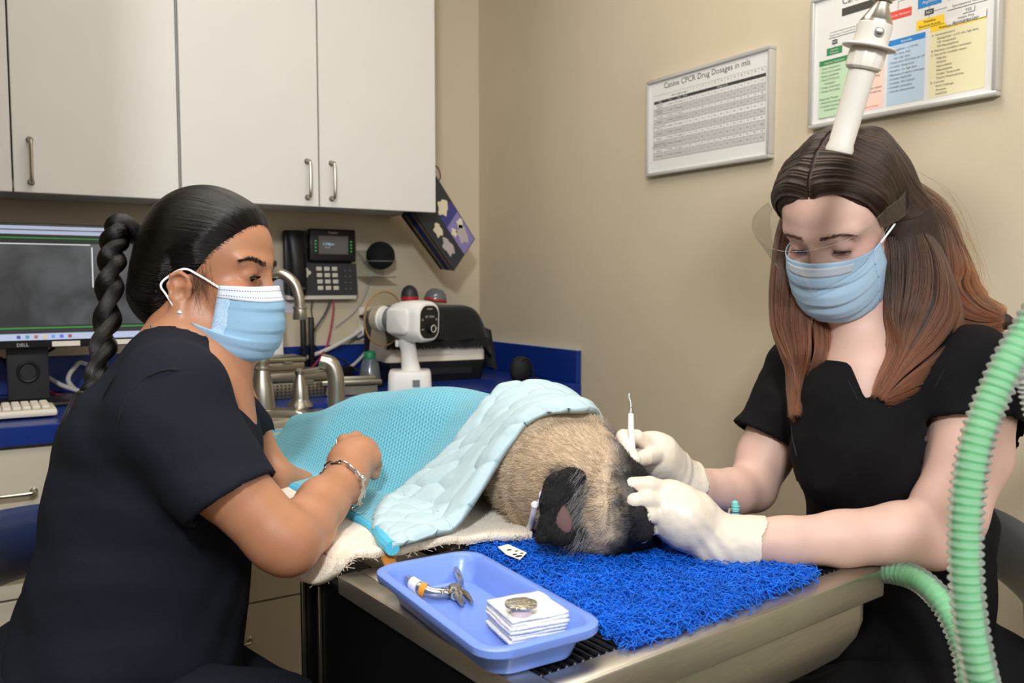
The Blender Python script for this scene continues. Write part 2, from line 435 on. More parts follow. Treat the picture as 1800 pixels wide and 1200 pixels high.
# ================================================================ boards on the right wall
def rects(name, L, m, parent, M, z, quadz=0):
    g = G()
    for x0, y0, x1, y1 in L: g.add(([(x0, y0, z), (x1, y0, z), (x1, y1, z), (x0, y1, z)], [(0, 1, 2, 3)]), M, False)
    return g.build(name, m, parent)
def words(name, L, m, parent, M, z):
    g = G()
    for s, x, y, size, al in L:
        if s: V, F = text_vf(s, size, al); g.add((V+A(x, y, z), F), M, False)
    return g.build(name, m, parent)
def board(name, label, y_left, z0, w, h):
    M = on_right(y_left, z0); t = thing(name, label, 'sign', M[:3, 3])
    part('backing', bx((.004, .004, 0), (w-.004, h-.004, .012)), M_alu, t, M, False)
    part('sheet', bx((.008, .008, .0121), (w-.008, h-.008, .0131)), M_paper, t, M, False)
    for nm, lo, hi in (('frame_rail', (0, 0), (w, .009)), ('frame_rail', (0, h-.009), (w, h)), ('frame_stile', (0, .009), (.009, h-.009)), ('frame_stile', (w-.009, .009), (w, h-.009))):
        part(nm, bx((lo[0], lo[1], 0), (hi[0], hi[1], .019), .002, 2), M_alu, t, M)
    return t, M
w, h = .421, .252
t, M = board('wall_chart', 'small framed chart with a grey table of canine drug doses', 1.768, 1.505, w, h)
Z = .0134
xs = [.026, .072, .106, .135, .152]+list(np.linspace(.152, .404, 13)[1:]); yt = h-.066
hs = [.013, .017, .010, .014, .016, .015, .012, .020, .010, .018]; ys = [yt]
for q in hs: ys.append(ys[-1]-q)
gy = mat('grey table band', (196, 192, 189), .75); ln = mat('table line', (150, 147, 144), .75); hd = mat('table header', (62, 60, 58), .7)
rects('grey_rows', [(xs[0], ys[i+1], xs[-1], ys[i]) for i in range(1, 10, 2)], gy, t, M, Z)
rects('header_band', [(xs[0], yt, xs[-1], yt+.0075)], hd, t, M, Z)
rects('rule_lines', [(x-.0003, ys[-1], x+.0003, yt) for x in xs]+[(xs[0], y-.0003, xs[-1], y+.0003) for y in ys[1:]]+[(xs[0], yt+.022, xs[-1], yt+.0225)]+[(x-.0003, yt+.009, x+.0003, yt+.022) for x in xs[4:]], ln, t, M, Z+.0003)
words('title', [('Canine CPCR Drug Dosages in mls', w*.5, h-.030, .0205, 'CENTER')], mat('title ink', (92, 88, 86), .7), t, M, Z+.0004)
wts = ['1', '5', '10', '15', '20', '25', '30', '35', '40', '45', '50', '60']
cells = [('Body weight in kgs', xs[4]-.004, yt+.012, .0072, 'RIGHT')]
cells += [(s, (xs[4+i]+xs[5+i])/2, yt+.015, .0058, 'CENTER') for i, s in enumerate(wts)]
drugs = [('Epinephrine', 'low dose'), ('Epinephrine', 'high dose'), ('Vasopressin',), ('Atropine',), ('Sodium bicarbonate', 'dilute 1:1'), ('Lidocaine',), ('Naloxone',), ('Calcium gluconate', 'give slowly over 10 min'), ('Dextrose',), ('Shock fluids',)]
for i, dn in enumerate(drugs):
    yc = (ys[i]+ys[i+1])/2
    for k, s in enumerate(dn): cells.append((s, (xs[0]+xs[1])/2, yc-.0018+(.0028 if len(dn) > 1 else 0)-.0056*k, .0056, 'CENTER'))
    cells.append(('%.1f mg/ml' % (.4+i*.7), (xs[1]+xs[2])/2, yc-.0015, .0054, 'CENTER')); cells.append(('%.2f mg/kg' % (.01+i*.05), (xs[2]+xs[3])/2, yc-.0015, .0054, 'CENTER'))
    cells.append(('IV', (xs[3]+xs[4])/2, yc-.0015, .0054, 'CENTER'))
    for j in range(12): cells.append(('%.1f' % (float(wts[j])*(.04+.02*i)), (xs[4+j]+xs[5+j])/2, yc-.0015, .0058, 'CENTER'))
words('table_text', cells, M_ink2, t, M, Z+.0004)
words('header_text', [(s, x, yt+.002, .0062, 'CENTER') for s, x in (('Drug', .049), ('Conc', .089), ('Dose', .12), ('Route', .143), ('Dosage in mls', .27))], M_paper, t, M, Z+.0004)

w, h = .402, .275
t, M = board('wall_chart', 'large framed resuscitation flow chart with green, red, blue and yellow panels', 1.241, 1.552, w, h)
def C_(n, c): return mat('chart '+n, c, .7)
cg, cgl, cr, crl, cb, cbl, cyy, cyl = C_('green', (58, 134, 82)), C_('pale green', (190, 216, 180)), C_('red', (226, 78, 62)), C_('pale red', (244, 208, 192)), C_('blue', (44, 130, 200)), C_('pale blue', (186, 206, 226)), C_('yellow', (248, 206, 48)), C_('pale yellow', (230, 221, 180))
cd_, cw = C_('dark', (70, 68, 62)), C_('box', (228, 226, 222))
cols = [(.022, .098, cg, cgl), (.104, .176, cr, crl), (.184, .262, cb, cbl), (.272, .378, cyy, cyl)]
tops = [.128, .131, .133, .140]
for (x0, x1, c1, c2), ty in zip(cols, tops):
    rects('panel', [(x0, .018, x1, ty)], c2, t, M, Z); rects('panel_header', [(x0, ty, x1, ty+.011)], c1, t, M, Z+.0002)
rects('dark_banner', [(.075, .220, .33, .236)], cd_, t, M, Z)
rects('red_box', [(.176, .183, .232, .199)], cr, t, M, Z+.0002); rects('blue_box', [(.245, .190, .292, .208)], cb, t, M, Z+.0002)
rects('yellow_box', [(.243, .150, .298, .168)], cyy, t, M, Z+.0002); rects('green_box', [(.040, .147, .078, .162)], cg, t, M, Z+.0002)
rects('dark_boxes', [(.259, .174, .277, .184), (.053, .168, .066, .177)], cd_, t, M, Z+.0002)
rects('box_shadows', [(.242, .2135, .306, .2265), (.304, .1905, .378, .2025), (.304, .171, .378, .183), (.334, .158, .356, .168), (.304, .142, .378, .156), (.045, .1815, .112, .1965)], M_ink2, t, M, Z+.0002)
rects('white_boxes', [(.241, .2145, .305, .2275), (.303, .1915, .377, .2035), (.303, .172, .377, .184), (.333, .159, .355, .169), (.303, .143, .377, .157), (.044, .1825, .111, .1975)], cw, t, M, Z+.0004)
rects('flow_lines', [(.203, .199, .2037, .216), (.203, .2155, .241, .2162), (.268, .208, .2687, .2145), (.268, .184, .2687, .19), (.268, .168, .2687, .174), (.34, .204, .3407, .219), (.305, .2185, .341, .2192), (.34, .184, .3407, .1915), (.277, .178, .303, .1787), (.059, .177, .0597, .1825), (.059, .162, .0597, .168)], M_ink2, t, M, Z+.0003)
T = [('Cardiopulmonary Resuscitation', .075, h-.031, .019, 'LEFT')]
words('title', T, mat('chart title ink', (88, 86, 84), .7), t, M, Z+.0005)
words('banner_text', [('Assess patient, establish airway, oxygen', .2, .2295, .0056, 'CENTER'), ('Begin Chest Compressions, attach monitor', .2, .2228, .0056, 'CENTER'), ('NO', .268, .1762, .0075, 'CENTER'), ('NO', .0595, .17, .0068, 'CENTER')], cw, t, M, Z+.0006)
words('box_text', [('Ventricular Fibrillation', .204, .1885, .0058, 'CENTER'), ('Asystole', .2685, .1965, .0085, 'CENTER'), ('Improve', .059, .1555, .0052, 'CENTER'), ('Technique', .059, .1495, .0052, 'CENTER'), ('Improve Technique', .06, .1305, .0062, 'CENTER'), ('Fibrillation', .14, .1335, .0062, 'CENTER'), ('Asystole', .223, .1355, .007, 'CENTER')], cw, t, M, Z+.0006)
words('flow_text', [('Evaluate ECG', .273, .218, .0078, 'CENTER'), ('Regular Electrical Activity', .34, .195, .0062, 'CENTER'), ('Spontaneous Pulse?', .34, .1752, .0068, 'CENTER'), ('YES', .344, .161, .0078, 'CENTER'), ('Initiate Post', .34, .1508, .0062, 'CENTER'), ('Resuscitation Care', .34, .1448, .0062, 'CENTER'),
    ('Pulseless', .27, .1605, .0066, 'CENTER'), ('Electrical Activity', .27, .153, .0062, 'CENTER'), ('Pulseless Electrical Activity', .325, .1425, .0066, 'CENTER'), ('Are Chest Compressions Producing', .078, .1915, .0042, 'CENTER'), ('Palpable Pulses or Improved ETCO2', .078, .1855, .0042, 'CENTER')], M_ink, t, M, Z+.0007)
def para(x, y, lines, s=.0058, lead=.0079): return [(q, x+(.008 if q.startswith(' ') else 0), y-lead*i, s, 'LEFT') for i, q in enumerate(lines)]
words('panel_text', para(.025, .120, ['- Check compression', '- Check hand position', '- Reduce ventilation', '- Check ETCO2 and', '  capnograph', '- Change compressor', '- Change team leader', '', 'Supporting Therapy', '- Abdominal compression', '- Consider interposed', '  compressions', '', 'Reassess every 2 min'])
      + para(.107, .121, ['- Defibrillate, no waiting', '- 2 min compression', '- Escalate, higher setting', '', '- Epinephrine', '- Lidocaine, higher setting', '', 'Repeat', '- Every 2 min assess rhythm', '- Give slow IV, amiodarone'])
      + para(.186, .122, ['A. Epinephrine - q 3-5 min', '  low dose, then', '  then high dose', '- Check other ECG leads for VF', '- Consider Vasopressin', '- Atropine - 2x, high dose', '- Maximize circulation technique', '- Consider NaHCO3', '- Consider 10% Calcium', '- Consider pacemaker', '- Consider thoracotomy'])
      + para(.275, .131, ['A. Vasoconstrictors', '  Epinephrine - q 3-5 min, high dose', '  OR Vasopressin', '  OR Phenylephrine', 'B. Maximize circulation technique', 'C. Search for treatable causes', '  Hypoxia', '  Acidosis', '  Hypovolemia', '  Hyperkalemia', '  Cardiac Tamponade', '  Tension Pneumothorax', 'D. Consider', '  Fluid Challenge', '  Atropine', '  NaHCO3'], .0056, .0073), M_ink2, t, M, Z+.0007)
words('red_text', [('Give slowly over 5-10 min', .107, .022, .0055, 'LEFT')], cr, t, M, Z+.0007)
# ================================================================ things on and above the counter
def pt(z=CT): return z
# ---- monitor
M_screen = None
def screen_mat():
    N = Nodes('x-ray picture on screen'); b = N.b; b.inputs['Base Color'].default_value = (.01, .01, .012, 1); b.inputs['Roughness'].default_value = .3
    uv = N.n('ShaderNodeUVMap', uv_map='UVMap'); mp = N.n('ShaderNodeMapping'); N.l(uv.outputs[0], mp.inputs[0]); mp.inputs['Rotation'].default_value = (0, 0, .6); mp.inputs['Scale'].default_value = (2.2, 1.1, 1)
    nz = N.n('ShaderNodeTexNoise'); nz.inputs['Scale'].default_value = 1.7; nz.inputs['Detail'].default_value = 3; nz.inputs['Distortion'].default_value = .8; N.l(mp.outputs[0], nz.inputs['Vector'])
    cr_ = N.n('ShaderNodeValToRGB'); e = cr_.color_ramp.elements; e[0].position = .38; e[0].color = (.018, .019, .02, 1); e[1].position = .72; e[1].color = (.11, .115, .12, 1); N.l(nz.outputs['Fac'], cr_.inputs[0])
    N.l(cr_.outputs[0], b.inputs['Emission Color']); b.inputs['Emission Strength'].default_value = .8; return N.m
x0, x1, z0, z1, MY = -.155, .383, 1.062, 1.366, 2.38
t = thing('computer_monitor', 'black desktop monitor showing a dental x-ray, behind the dark braid', 'monitor', (.115, MY+.05, CT))
part('housing', bx((x0, MY, z0), (x1, MY+.035, z1), .006, 2), M_black, t)
def lit_panel(name, x0, z0, x1, z1, y, m, parent, uv=False):
    V = [(x0, y, z0), (x1, y, z0), (x1, y, z1), (x0, y, z1)]
    return sheet(name, A(*V), np.array([[0, 1, 2, 3]]), m, parent, uv=A((0, 0), (1, 0), (1, 1), (0, 1)).reshape(-1, 2))
sx0, sx1, sz0, sz1 = x0+.008, x1-.008, z0+.020, z1-.006
lit_panel('screen', sx0, sz0, sx1, sz1, MY-.0006, screen_mat(), t, True)
E_pale, E_green, E_white = emis('lit pale bar', (150, 160, 185), .75), emis('lit green line', (40, 125, 40), .7), emis('lit white line', (190, 196, 200), .7)
E_dark = emis('lit dark bar', (34, 36, 36), .6)
sm = MY-.0011
def panels(name, L, m, parent, y=sm):
    g = G()
    for a, b, c, d in L: g.add(([(a, y, b), (c, y, b), (c, y, d), (a, y, d)], [(0, 1, 2, 3)]), None, False)
    return g.build(name, m, parent)
H = sz1-sz0
panels('title_bars', [(sx0, sz1-.009, sx1, sz1-.001), (sx0, sz1-.021, sx1, sz1-.012)], E_pale, t)
panels('dark_bars', [(sx0, sz1-.042, sx1, sz1-.0215), (sx0, sz0+.018, sx1, sz0+.036)], E_dark, t, sm+.0002)
panels('green_lines', [(sx0, sz1-.031, sx1, sz1-.0285), (sx0, sz0+.028, sx1, sz0+.031)], E_green, t)
panels('picture_edge', [(sx0, sz1-.0455, sx1-.12, sz1-.043), (sx1-.118, sz1-.15, sx1-.115, sz1-.05), (sx0, sz1-.070, sx0+.12, sz1-.067)], E_white, t)
panels('task_bar', [(sx0, sz0, sx1, sz0+.016)], E_pale, t)
ic = [emis('lit icon', c, .7) for c in ((60, 70, 120), (70, 130, 140), (150, 90, 70), (190, 160, 90), (90, 130, 180), (70, 90, 190), (130, 70, 60))]
for i, m in enumerate(ic): panels('task_icon', [(sx0+.235+.0185*i, sz0+.004, sx0+.243+.0185*i, sz0+.012)], m, t, sm-.0002)
words('maker_lettering', [('DELL', x0+.255, z0+.005, .0115, 'CENTER')], mat('silver lettering', (190, 190, 190), .4), t, mtx((0, MY-.0008, 0), x=A(1, 0, 0), y=A(0, 0, 1), z=A(0, -1, 0)), 0)
part('inventory_sticker', bx((x0+.318, MY-.0012, z0+.003), (x0+.38, MY-.0002, z0+.0155)), M_offw, t, smooth=False)
part('inventory_sticker', bx((x1-.10, MY-.0012, z0+.003), (x1-.03, MY-.0002, z0+.0155)), M_offw, t, smooth=False)
cx = .112
g = G().add(bx((cx-.046, MY+.055, CT+.012), (cx+.046, MY+.075, z0+.12), .004, 2))
g.build('stand_post', M_dkgrey, t)
part('stand_base', bx((cx-.12, MY-.03, CT), (cx+.12, MY+.13, CT+.012), .005, 2), M_black, t)
part('stand_ring', tube([A(cx+.022*math.cos(a), MY+.053, 1.0+.024*math.sin(a)) for a in np.linspace(0, 6.28, 33)], .004, 8), M_black, t)
t = part('keyboard', bx((-.36, 2.165, CT+.004), (.155, 2.295, CT+.020), .006, 2), M_offw, None); kb = t
KB = thing('keyboard', 'beige computer keyboard lying in front of the monitor', 'keyboard', (-.1, 2.23, CT)); kb.name = 'keyboard_case'; kb.parent = KB; kb.matrix_parent_inverse = Matrix.Translation(-Vector(KB.location))
km = part('key', box(.0165, .017, .008, .002, 1, (-.345, 2.182, CT+.0245)), M_offw, KB)
for i in range(5):
    for j in range(26):
        if i or j:
            k = km.copy(); COL.objects.link(k); k.location = (j*.0191, i*.0225, 0)
# ---- cables at the monitor and below the phone
def cable(label, P, r, m, n=60, grp=None):
    o = part('cable', tube(smooth_path(P, n), r, 8), m, None); return tag(o, label, 'cable', grp)
M_wcab, M_rcab, M_bcab, M_gcab = mat('white cable', (205, 200, 192), .5), mat('pink red cable', (176, 30, 70), .5), mat('black cable', (16, 16, 18), .45), mat('pale grey cable', (180, 178, 174), .45)
c = CT+.006
cable('white cable arching up behind the monitor stand beside the braid', [at_y(20, 652, 2.62), at_y(75, 660, 2.6), at_y(112, 678, 2.56), A(.26, 2.55, c), A(.31, 2.55, c)], .006, M_wcab)
cable('white cable looping over beside the dark braid', [A(.235, 2.56, c), at_y(120, 668, 2.56), at_y(132, 645, 2.58), at_y(152, 640, 2.6), A(.37, 2.62, c)], .006, M_wcab)
cable('thin red cable on the blue splash behind the monitor stand', [at_y(74, 672, 2.6), at_y(96, 692, 2.55), A(.24, 2.5, c), A(.29, 2.46, c)], .003, M_rcab)
cable('black cable crossing behind the monitor stand ring', [at_y(0, 628, 2.55), at_y(30, 650, 2.52), at_y(62, 630, 2.5), at_y(96, 611, 2.47)], .004, M_bcab)
# ---- white framed tablet computer behind the mask
t = thing('tablet_computer', 'white-framed screen standing behind the tap, half hidden by the blue face mask', 'computer', (.63, 2.55, CT))
M = mtx((.62, 2.52, CT+.155), x=A(1, .0, 0), y=unit(A(0, .12, 1)))if False else mtx((.615, 2.52, CT+.150), x=A(1, 0, 0), z=unit(A(0, -1, .12)), y=np.cross(unit(A(0, -1, .12)), A(1, 0, 0)))
g = G()
for lo, hi in (((-.165, -.115), (.165, -.095)), ((-.165, .095), (.165, .115)), ((-.165, -.095), (-.125, .095)), ((.125, -.095), (.165, .095))): g.add(bx((lo[0], lo[1], -.006), (hi[0], hi[1], .006), .002, 1), M)
g.build('frame', M_white, t)
part('screen', bx((-.125, -.095, -.005), (.125, .095, .002)), mat('dark glass screen', (16, 17, 20), .15), t, M, False)
panels_ = [(-.02, -.09, .05, -.075), (.055, -.09, .085, -.073)]
g = G()
for a, b, c_, d in panels_: g.add(bx((a, b, .0021), (c_, d, .0026)), M, False)
g.build('task_icons', emis('lit lilac icon', (130, 135, 170), .6), t)
part('foot', bx((-.13, -.150, -.055), (.13, -.1155, -.004), .004, 2), M_white, t, M)
# ---- wall note, phone, speaker
t = part('wall_note', bx((0, 0, .0005), (.075, .125, .0015)), mat('lilac paper', (214, 214, 226), .8), None, on_back(.795, 1.127), False)
tag(t, 'pale paper note taped to the wall beside the phone', 'note')
M = on_back(.838, 1.172)
t = thing('desk_phone', 'black desk phone with colour screen mounted on the back wall', 'phone', M[:3, 3])
part('wall_bracket', bx((.02, 0, 0), (.225, .16, .022), .004, 2), M_black, t, M)
part('bottom_trim', bx((.0, -.004, .004), (.232, .012, .042), .004, 2), M_offw, t, M)
bp_ = np.array(M); 
part('keypad_body', loft([[(0, .012, .02), (.232, .012, .02), (.232, .012, .05), (0, .012, .05)], [(0, .112, .02), (.232, .112, .02), (.232, .112, .038), (0, .112, .038)]]), M_dkgrey, t, M, False)
sl = -.012/.1
def kz(y): return .05+sl*(y-.012)
for r in range(4):
    for q in range(3):
        cx, cy = .105+.0262*q+.0006*r, .095-.0205*r; part('key', box(.0185, .0135, .004, .0022, 2), M_offw, t, M@mtx((cx, cy, kz(cy)+.0006)))
for dx, dy in ((.0, .009), (.0, -.009), (.009, 0), (-.009, 0)): part('arrow_key', lathe([(.007, -.002), (.007, .0015), (.005, .0025)], 14), M_offw, t, M@mtx((.062+dx, .082+dy, kz(.082)+.001)))
for q in range(2):
    for r in range(4): part('side_key', box(.006, .004, .002, .001, 1), M_grey, t, M@mtx((.192+.018*q, .09-.0195*r, kz(.09-.0195*r)+.001)))
part('screen_housing', bx((.072, .118, .026), (.228, .222, .050), .006, 3), M_black, t, M)
part('screen', bx((.102, .142, .0501), (.201, .200, .0506)), emis('dim phone screen', (84, 80, 76), .35), t, M, False)
words('screen_text', [('1:24pm', .115, .170, .013, 'LEFT'), ('Fri, Jul', .123, .161, .006, 'LEFT')], emis('phone screen digits', (150, 185, 205), .7), t, M, .0509)
words('maker_lettering', [('Yealink', .15, .207, .011, 'CENTER')], M_offw, t, M, .0503)
for sx in (.092, .211):
    for r in range(4): part('line_lamp', lathe([(.0025, 0), (.0025, .001)], 10), emis('green lamp', (40, 150, 60), .8), t, M@mtx((sx, .183-.0105*r, .0501)))
hp = smooth_path([(.02, .21, .052), (.023, .17, .062), (.027, .11, .066), (.031, .05, .062), (.034, .012, .05)], 24)
part('handset', tube(hp, .026*(1-.0*hp[:, 1]), 14, flat=(.55, 1)), M_black, t, M)
part('handset_cradle', bx((-.006, .014, .018), (.066, .215, .045), .006, 2), M_black, t, M)
words('handset_mark', [('HD', .04, .03, .009, 'CENTER')], M_grey, t, M, .0772)
M = on_back(1.085, 1.255)
t = thing('speaker_bracket', 'clear acrylic wall bracket carrying the round black speaker', 'bracket', M[:3, 3])
part('plate', bx((.0, -.012, .001), (.1, .075, .004), .001, 1), M_acryl, t, M); part('shelf', bx((.0, -.016, .004), (.105, -.013, .09), .001, 1), M_acryl, t, M)
part('side_arm', tube([(.004, .07, .006), (.03, .03, .02), (.05, .012, .05)], .003, 8), M_acryl, t, M)
c0 = at_y(669, 449, BY-.058)
t = thing('smart_speaker', 'round black fabric smart speaker on a clear wall bracket', 'speaker', c0-A(0, 0, .045))
part('fabric_shell', ball(.0475, 28, 18, (1, 1, .98)), mat('black fabric', (22, 20, 24), .85, bump=.6, bscale=900), t, mtx(c0))
part('light_ring', tube([c0+.0455*A(math.cos(a), math.sin(a), -.42) for a in np.linspace(0, 6.28, 41)], .0022, 8), M_grey, t)
def from_px(L, y): return [at_y(a, b, y) for a, b in L]
cable('thin white cable hanging from the round speaker to the outlet', from_px([(655, 478), (648, 500), (636, 530), (618, 552), (600, 566), (590, 574)], BY-.012), .002, M_gcab)
cable('thin red cable dropping from the phone to the counter', from_px([(585, 527), (586, 545), (580, 585), (573, 610)], BY-.03)+from_px([(560, 632), (545, 648), (528, 655)], BY-.08), .0028, M_rcab)
cable('black phone cable slanting from the keypad to the cable tower', from_px([(581, 527), (572, 550), (556, 575), (548, 590)], BY-.03), .003, M_bcab)
cable('black cord under the phone handset', from_px([(532, 525), (532, 545), (535, 560)], BY-.03), .002, M_bcab)
cable('black cord beside the handset cord under the phone', from_px([(549, 527), (547, 545), (550, 562)], BY-.03), .002, M_bcab)
cable('thick white power cable slanting along the back wall to the outlet', from_px([(496, 645), (540, 628), (580, 612), (620, 590), (634, 580)], BY-.04), .0068, M_wcab)
cable('grey power cable sagging from the outlet behind the x-ray unit', from_px([(655, 580), (652, 600), (640, 622), (620, 642), (604, 652)], BY-.05), .0055, M_gcab)
cable('black cable looping over the backsplash', from_px([(543, 606), (531, 615), (530, 632), (548, 642), (575, 640), (600, 655)], BY-.05), .0025, M_bcab)
cable('black cable running down the backsplash to the tap', from_px([(552, 606), (566, 622), (585, 640), (600, 652)], BY-.04), .0025, M_bcab)
# slim black cable tower (two combs)
p = at_y(541, 650, BY-.06); t = thing('cable_tower', 'slim black two-pronged cable organiser standing behind the tap', 'organiser', A(p[0], p[1], CT))
part('prong', bx((p[0]-.020, p[1]-.012, CT+.01), (p[0]-.006, p[1]+.012, CT+.205), .003, 2), M_black, t)
part('prong', bx((p[0]+.006, p[1]-.012, CT+.01), (p[0]+.020, p[1]+.012, CT+.195), .003, 2), M_black, t)
part('foot', bx((p[0]-.03, p[1]-.03, CT), (p[0]+.03, p[1]+.03, CT+.01), .003, 2), M_black, t)
p = at_y(648, 570, BY); M = on_back(p[0]-.036, p[2]-.056)
t = thing('wall_outlet', 'ivory wall outlet with two plugs behind the x-ray unit', 'outlet', M[:3, 3])
part('cover_plate', bx((0, 0, .0005), (.072, .115, .006), .002, 2), M_offw, t, M)
for y in (.032, .082): part('socket', lathe([(.017, 0), (.017, .0025), (.015, .003)], 20), M_offw, t, M@mtx((.036, y, .006)))
t = thing('power_plug', 'grey plug and adapter pushed into the wall outlet, upper one', 'plug', (M@A(.036, .085, .01, 1))[:3])
part('body', box(.04, .035, .05, .008, 2), M_grey, t, M@mtx((.03, .085, .034))); part('strain_relief', lathe([(.008, 0), (.005, .02)], 12), M_black, t, M@mtx((.012, .085, .03))@euler(0, -90, 0))
t = thing('power_plug', 'white angled plug in the wall outlet, lower one', 'plug', (M@A(.036, .032, .01, 1))[:3])
part('body', box(.05, .026, .028, .006, 2), M_white, t, M@mtx((.0, .034, .022))@euler(0, 0, 28)); part('strain_relief', tube([(-.022, .02, .022), (-.04, .012, .022)], [.008, .006], 10), M_white, t, M)
# ---- brochures on the side of the cabinet
t = thing('hanging_brochures', 'stack of tilted printed booklets hung from the side of the white cabinet', 'booklets', (1.235, 2.47, 1.2))
ex = unit(A(.66, -.10, -.0)); q0 = at_y(768, 312, 2.46)
xv = unit(at_y(832, 418, 2.50)-at_y(768, 312, 2.46)); yv = unit(at_y(722, 385, 2.44)-at_y(768, 312, 2.46)); yv = unit(yv-xv*(xv@yv)*.9); nz_ = unit(np.cross(yv, xv)); nz_ = nz_ if nz_@FW < 0 else -nz_
cvs = [M_dkgrey, mat('navy cover', (24, 34, 84), .4), mat('tan cover', (120, 96, 70), .5), mat('black cover', (18, 18, 20), .4)]
PC = [(768, 312), (834, 418), (796, 476), (700, 330)]
def quadp(L, y, off): return [at_y(a, b, y)+nz_*off for a, b in L]
def slabq(L, y, o0, o1): 
    a, b = quadp(L, y, o0), quadp(L, y, o1); return loft([a, b])
front = [(766, 310), (834, 420), (797, 476), (728, 375)]
for i, (dx, m) in enumerate(((0, M_dkgrey), (-6, cvs[2]), (-12, cvs[1]), (-18, cvs[1]), (-24, cvs[2]), (-31, cvs[3]))):
    L = [(a+dx*.7, b+dx*-.05+abs(dx)*.1) for a, b in front]; L[2] = (L[2][0], L[2][1]-abs(dx)*.22); L[1] = (L[1][0], L[1][1]-abs(dx)*.3)
    part('booklet', slabq(L, 2.45+.012*i, -.003, .003), m, t, smooth=False)
bl = lambda s, r: tuple(A(*front[0])*(1-s)*(1-r)+A(*front[1])*s*(1-r)+A(*front[3])*(1-s)*r+A(*front[2])*s*r)
def flat_on(name, uvs, m, off): part(name, (quadp([bl(*q) for q in uvs], 2.45, off), [tuple(range(len(uvs)))]), m, t, smooth=False)
M_lil = mat('lilac print', (126, 116, 168), .5); M_nav = mat('indigo print', (58, 58, 120), .5); M_flo = mat('cream flower print', (214, 200, 170), .6); M_flo2 = mat('grey flower print', (172, 162, 160), .6)
flat_on('lilac_panel', [(.55, .02), (.99, .02), (.99, .5), (.55, .5)], M_lil, .0034); flat_on('indigo_panel', [(.38, .02), (.55, .02), (.55, .5), (.38, .5)], M_nav, .0034)
def blob(u, v, ru, rv, m, nm, k):
    flat_on(nm, [(u+ru*(1+.22*math.sin(5*a+k))*math.cos(a), v+rv*(1+.22*math.cos(4*a+k))*math.sin(a)) for a in np.linspace(0, 6.28, 22)[:-1]], m, .0038)
blob(.33, .3, .10, .16, M_flo, 'flower_print', 0); blob(.80, .24, .12, .15, M_flo2, 'flower_print', 2); blob(.68, .14, .06, .1, M_flo, 'flower_print', 1); blob(.45, .74, .09, .12, M_flo, 'flower_print', 3); blob(.72, .76, .13, .13, M_flo2, 'flower_print', 4); blob(.68, .40, .06, .08, M_flo, 'flower_print', 5)
part('hanging_cord', tube(smooth_path([at_y(765, 316, 2.46), at_y(764, 296, 2.46), at_y(767, 292, 2.46), at_y(772, 300, 2.46), at_y(774, 312, 2.46), at_y(770, 318, 2.46)], 30), .0022, 8), mat('maroon cord', (96, 34, 40), .6), t)
# ---- sterilising cassettes beside the tap
M_cas = mat('cassette steel', (150, 142, 126), .35, .9)
def cassette(name, label, lo, hi, yaw=0, holes=True):
    lo, hi = A(*lo), A(*hi); ctr = (lo+hi)/2; M = rotz(R_(yaw), (ctr[0], ctr[1], lo[2])); w, d, hh = hi-lo
    t = thing(name, label, 'tray', (ctr[0], ctr[1], lo[2]))
    part('box', bx((-w/2, -d/2, 0), (w/2, d/2, hh*.62), .004, 2), M_cas, t, M); part('lid', bx((-w/2-.004, -d/2-.004, hh*.63), (w/2+.004, d/2+.004, hh), .004, 2), M_cas, t, M)
    if holes:
        g = G()
        for i in range(int(w/.0105)-2):
            for j in range(4):
                x, z = -w/2+.016+.0105*i, .010+.0085*j
                if z < hh*.55: g.add(lathe([(.0026, 0), (.0026, .0006)], 6), M@mtx((x, -d/2-.0003, z), x=A(1, 0, 0), y=A(0, 0, 1), z=A(0, -1, 0)), False)
        o = g.build('vent_holes', M_black, t); o['kind'] = 'stuff'
    for sx in (-.3, .3): part('latch', bx((sx*w-.012, -d/2-.006, hh*.5), (sx*w+.012, -d/2-.001, hh*.68), .001, 1), M_black if sx < 0 else M_cas, t, M)
    return t
cassette('instrument_cassette', 'perforated steel instrument cassette standing behind the tap lever', (.545, 2.19, CT), (.80, 2.31, CT+.070), -3)
cassette('instrument_cassette', 'plain steel tray resting on the perforated cassette behind the tap', (.53, 2.24, CT+.0705), (.755, 2.35, CT+.105), -3, False)
t = thing('steel_tray', 'flat steel tray leaning low beside the white x-ray stand', 'tray', (.86, 2.24, CT)); part('base', bx((-.08, -.05, 0), (.08, .05, .006), .002, 1), M_cas, t, rotz(R_(-14), (.865, 2.20, CT+.03)))
for a in (-.05, .05): part('rim', bx((-.08, a-.004, .0), (.08, a+.004, .014), .003, 2), M_cas, t, rotz(R_(-14), (.865, 2.20, CT+.03)))
part('riser', bx((-.07, -.04, -.03), (.07, .04, -.0005), .003, 1), M_cas, t, rotz(R_(-14), (.865, 2.20, CT+.03)))
# ---- bottle with green cap, black adapter
p = at_z(665, 683, CT); p = A(p[0], p[1]+.06, CT)
t = thing('dosing_bottle', 'clear bottle with green cap and dark base beside the x-ray stand', 'bottle', p)
part('bottle_body', lathe([(.036, .0), (.034, .012), (.026, .06), (.020, .076), (.018, .078), (.024, .058), (.032, .012), (.0, .006)], 28, False), mat('clear plastic', (225, 232, 235), .08, trans=.9, ior=1.4), t, mtx(p+A(0, 0, .004)))
part('base_ring', lathe([(.040, 0), (.041, .006), (.036, .014), (.034, .016)], 28), M_black, t, mtx(p))
part('liquid', lathe([(.0, .014), (.028, .0145), (.024, .046), (0, .046)], 24, False), mat('dark liquid', (36, 40, 46), .2), t, mtx(p))
part('cap', lathe([(.017, .0), (.0175, .004), (.0175, .018), (.014, .023), (.006, .025)], 24), mat('green cap', (26, 128, 84), .45), t, mtx(p+A(0, 0, .08)))
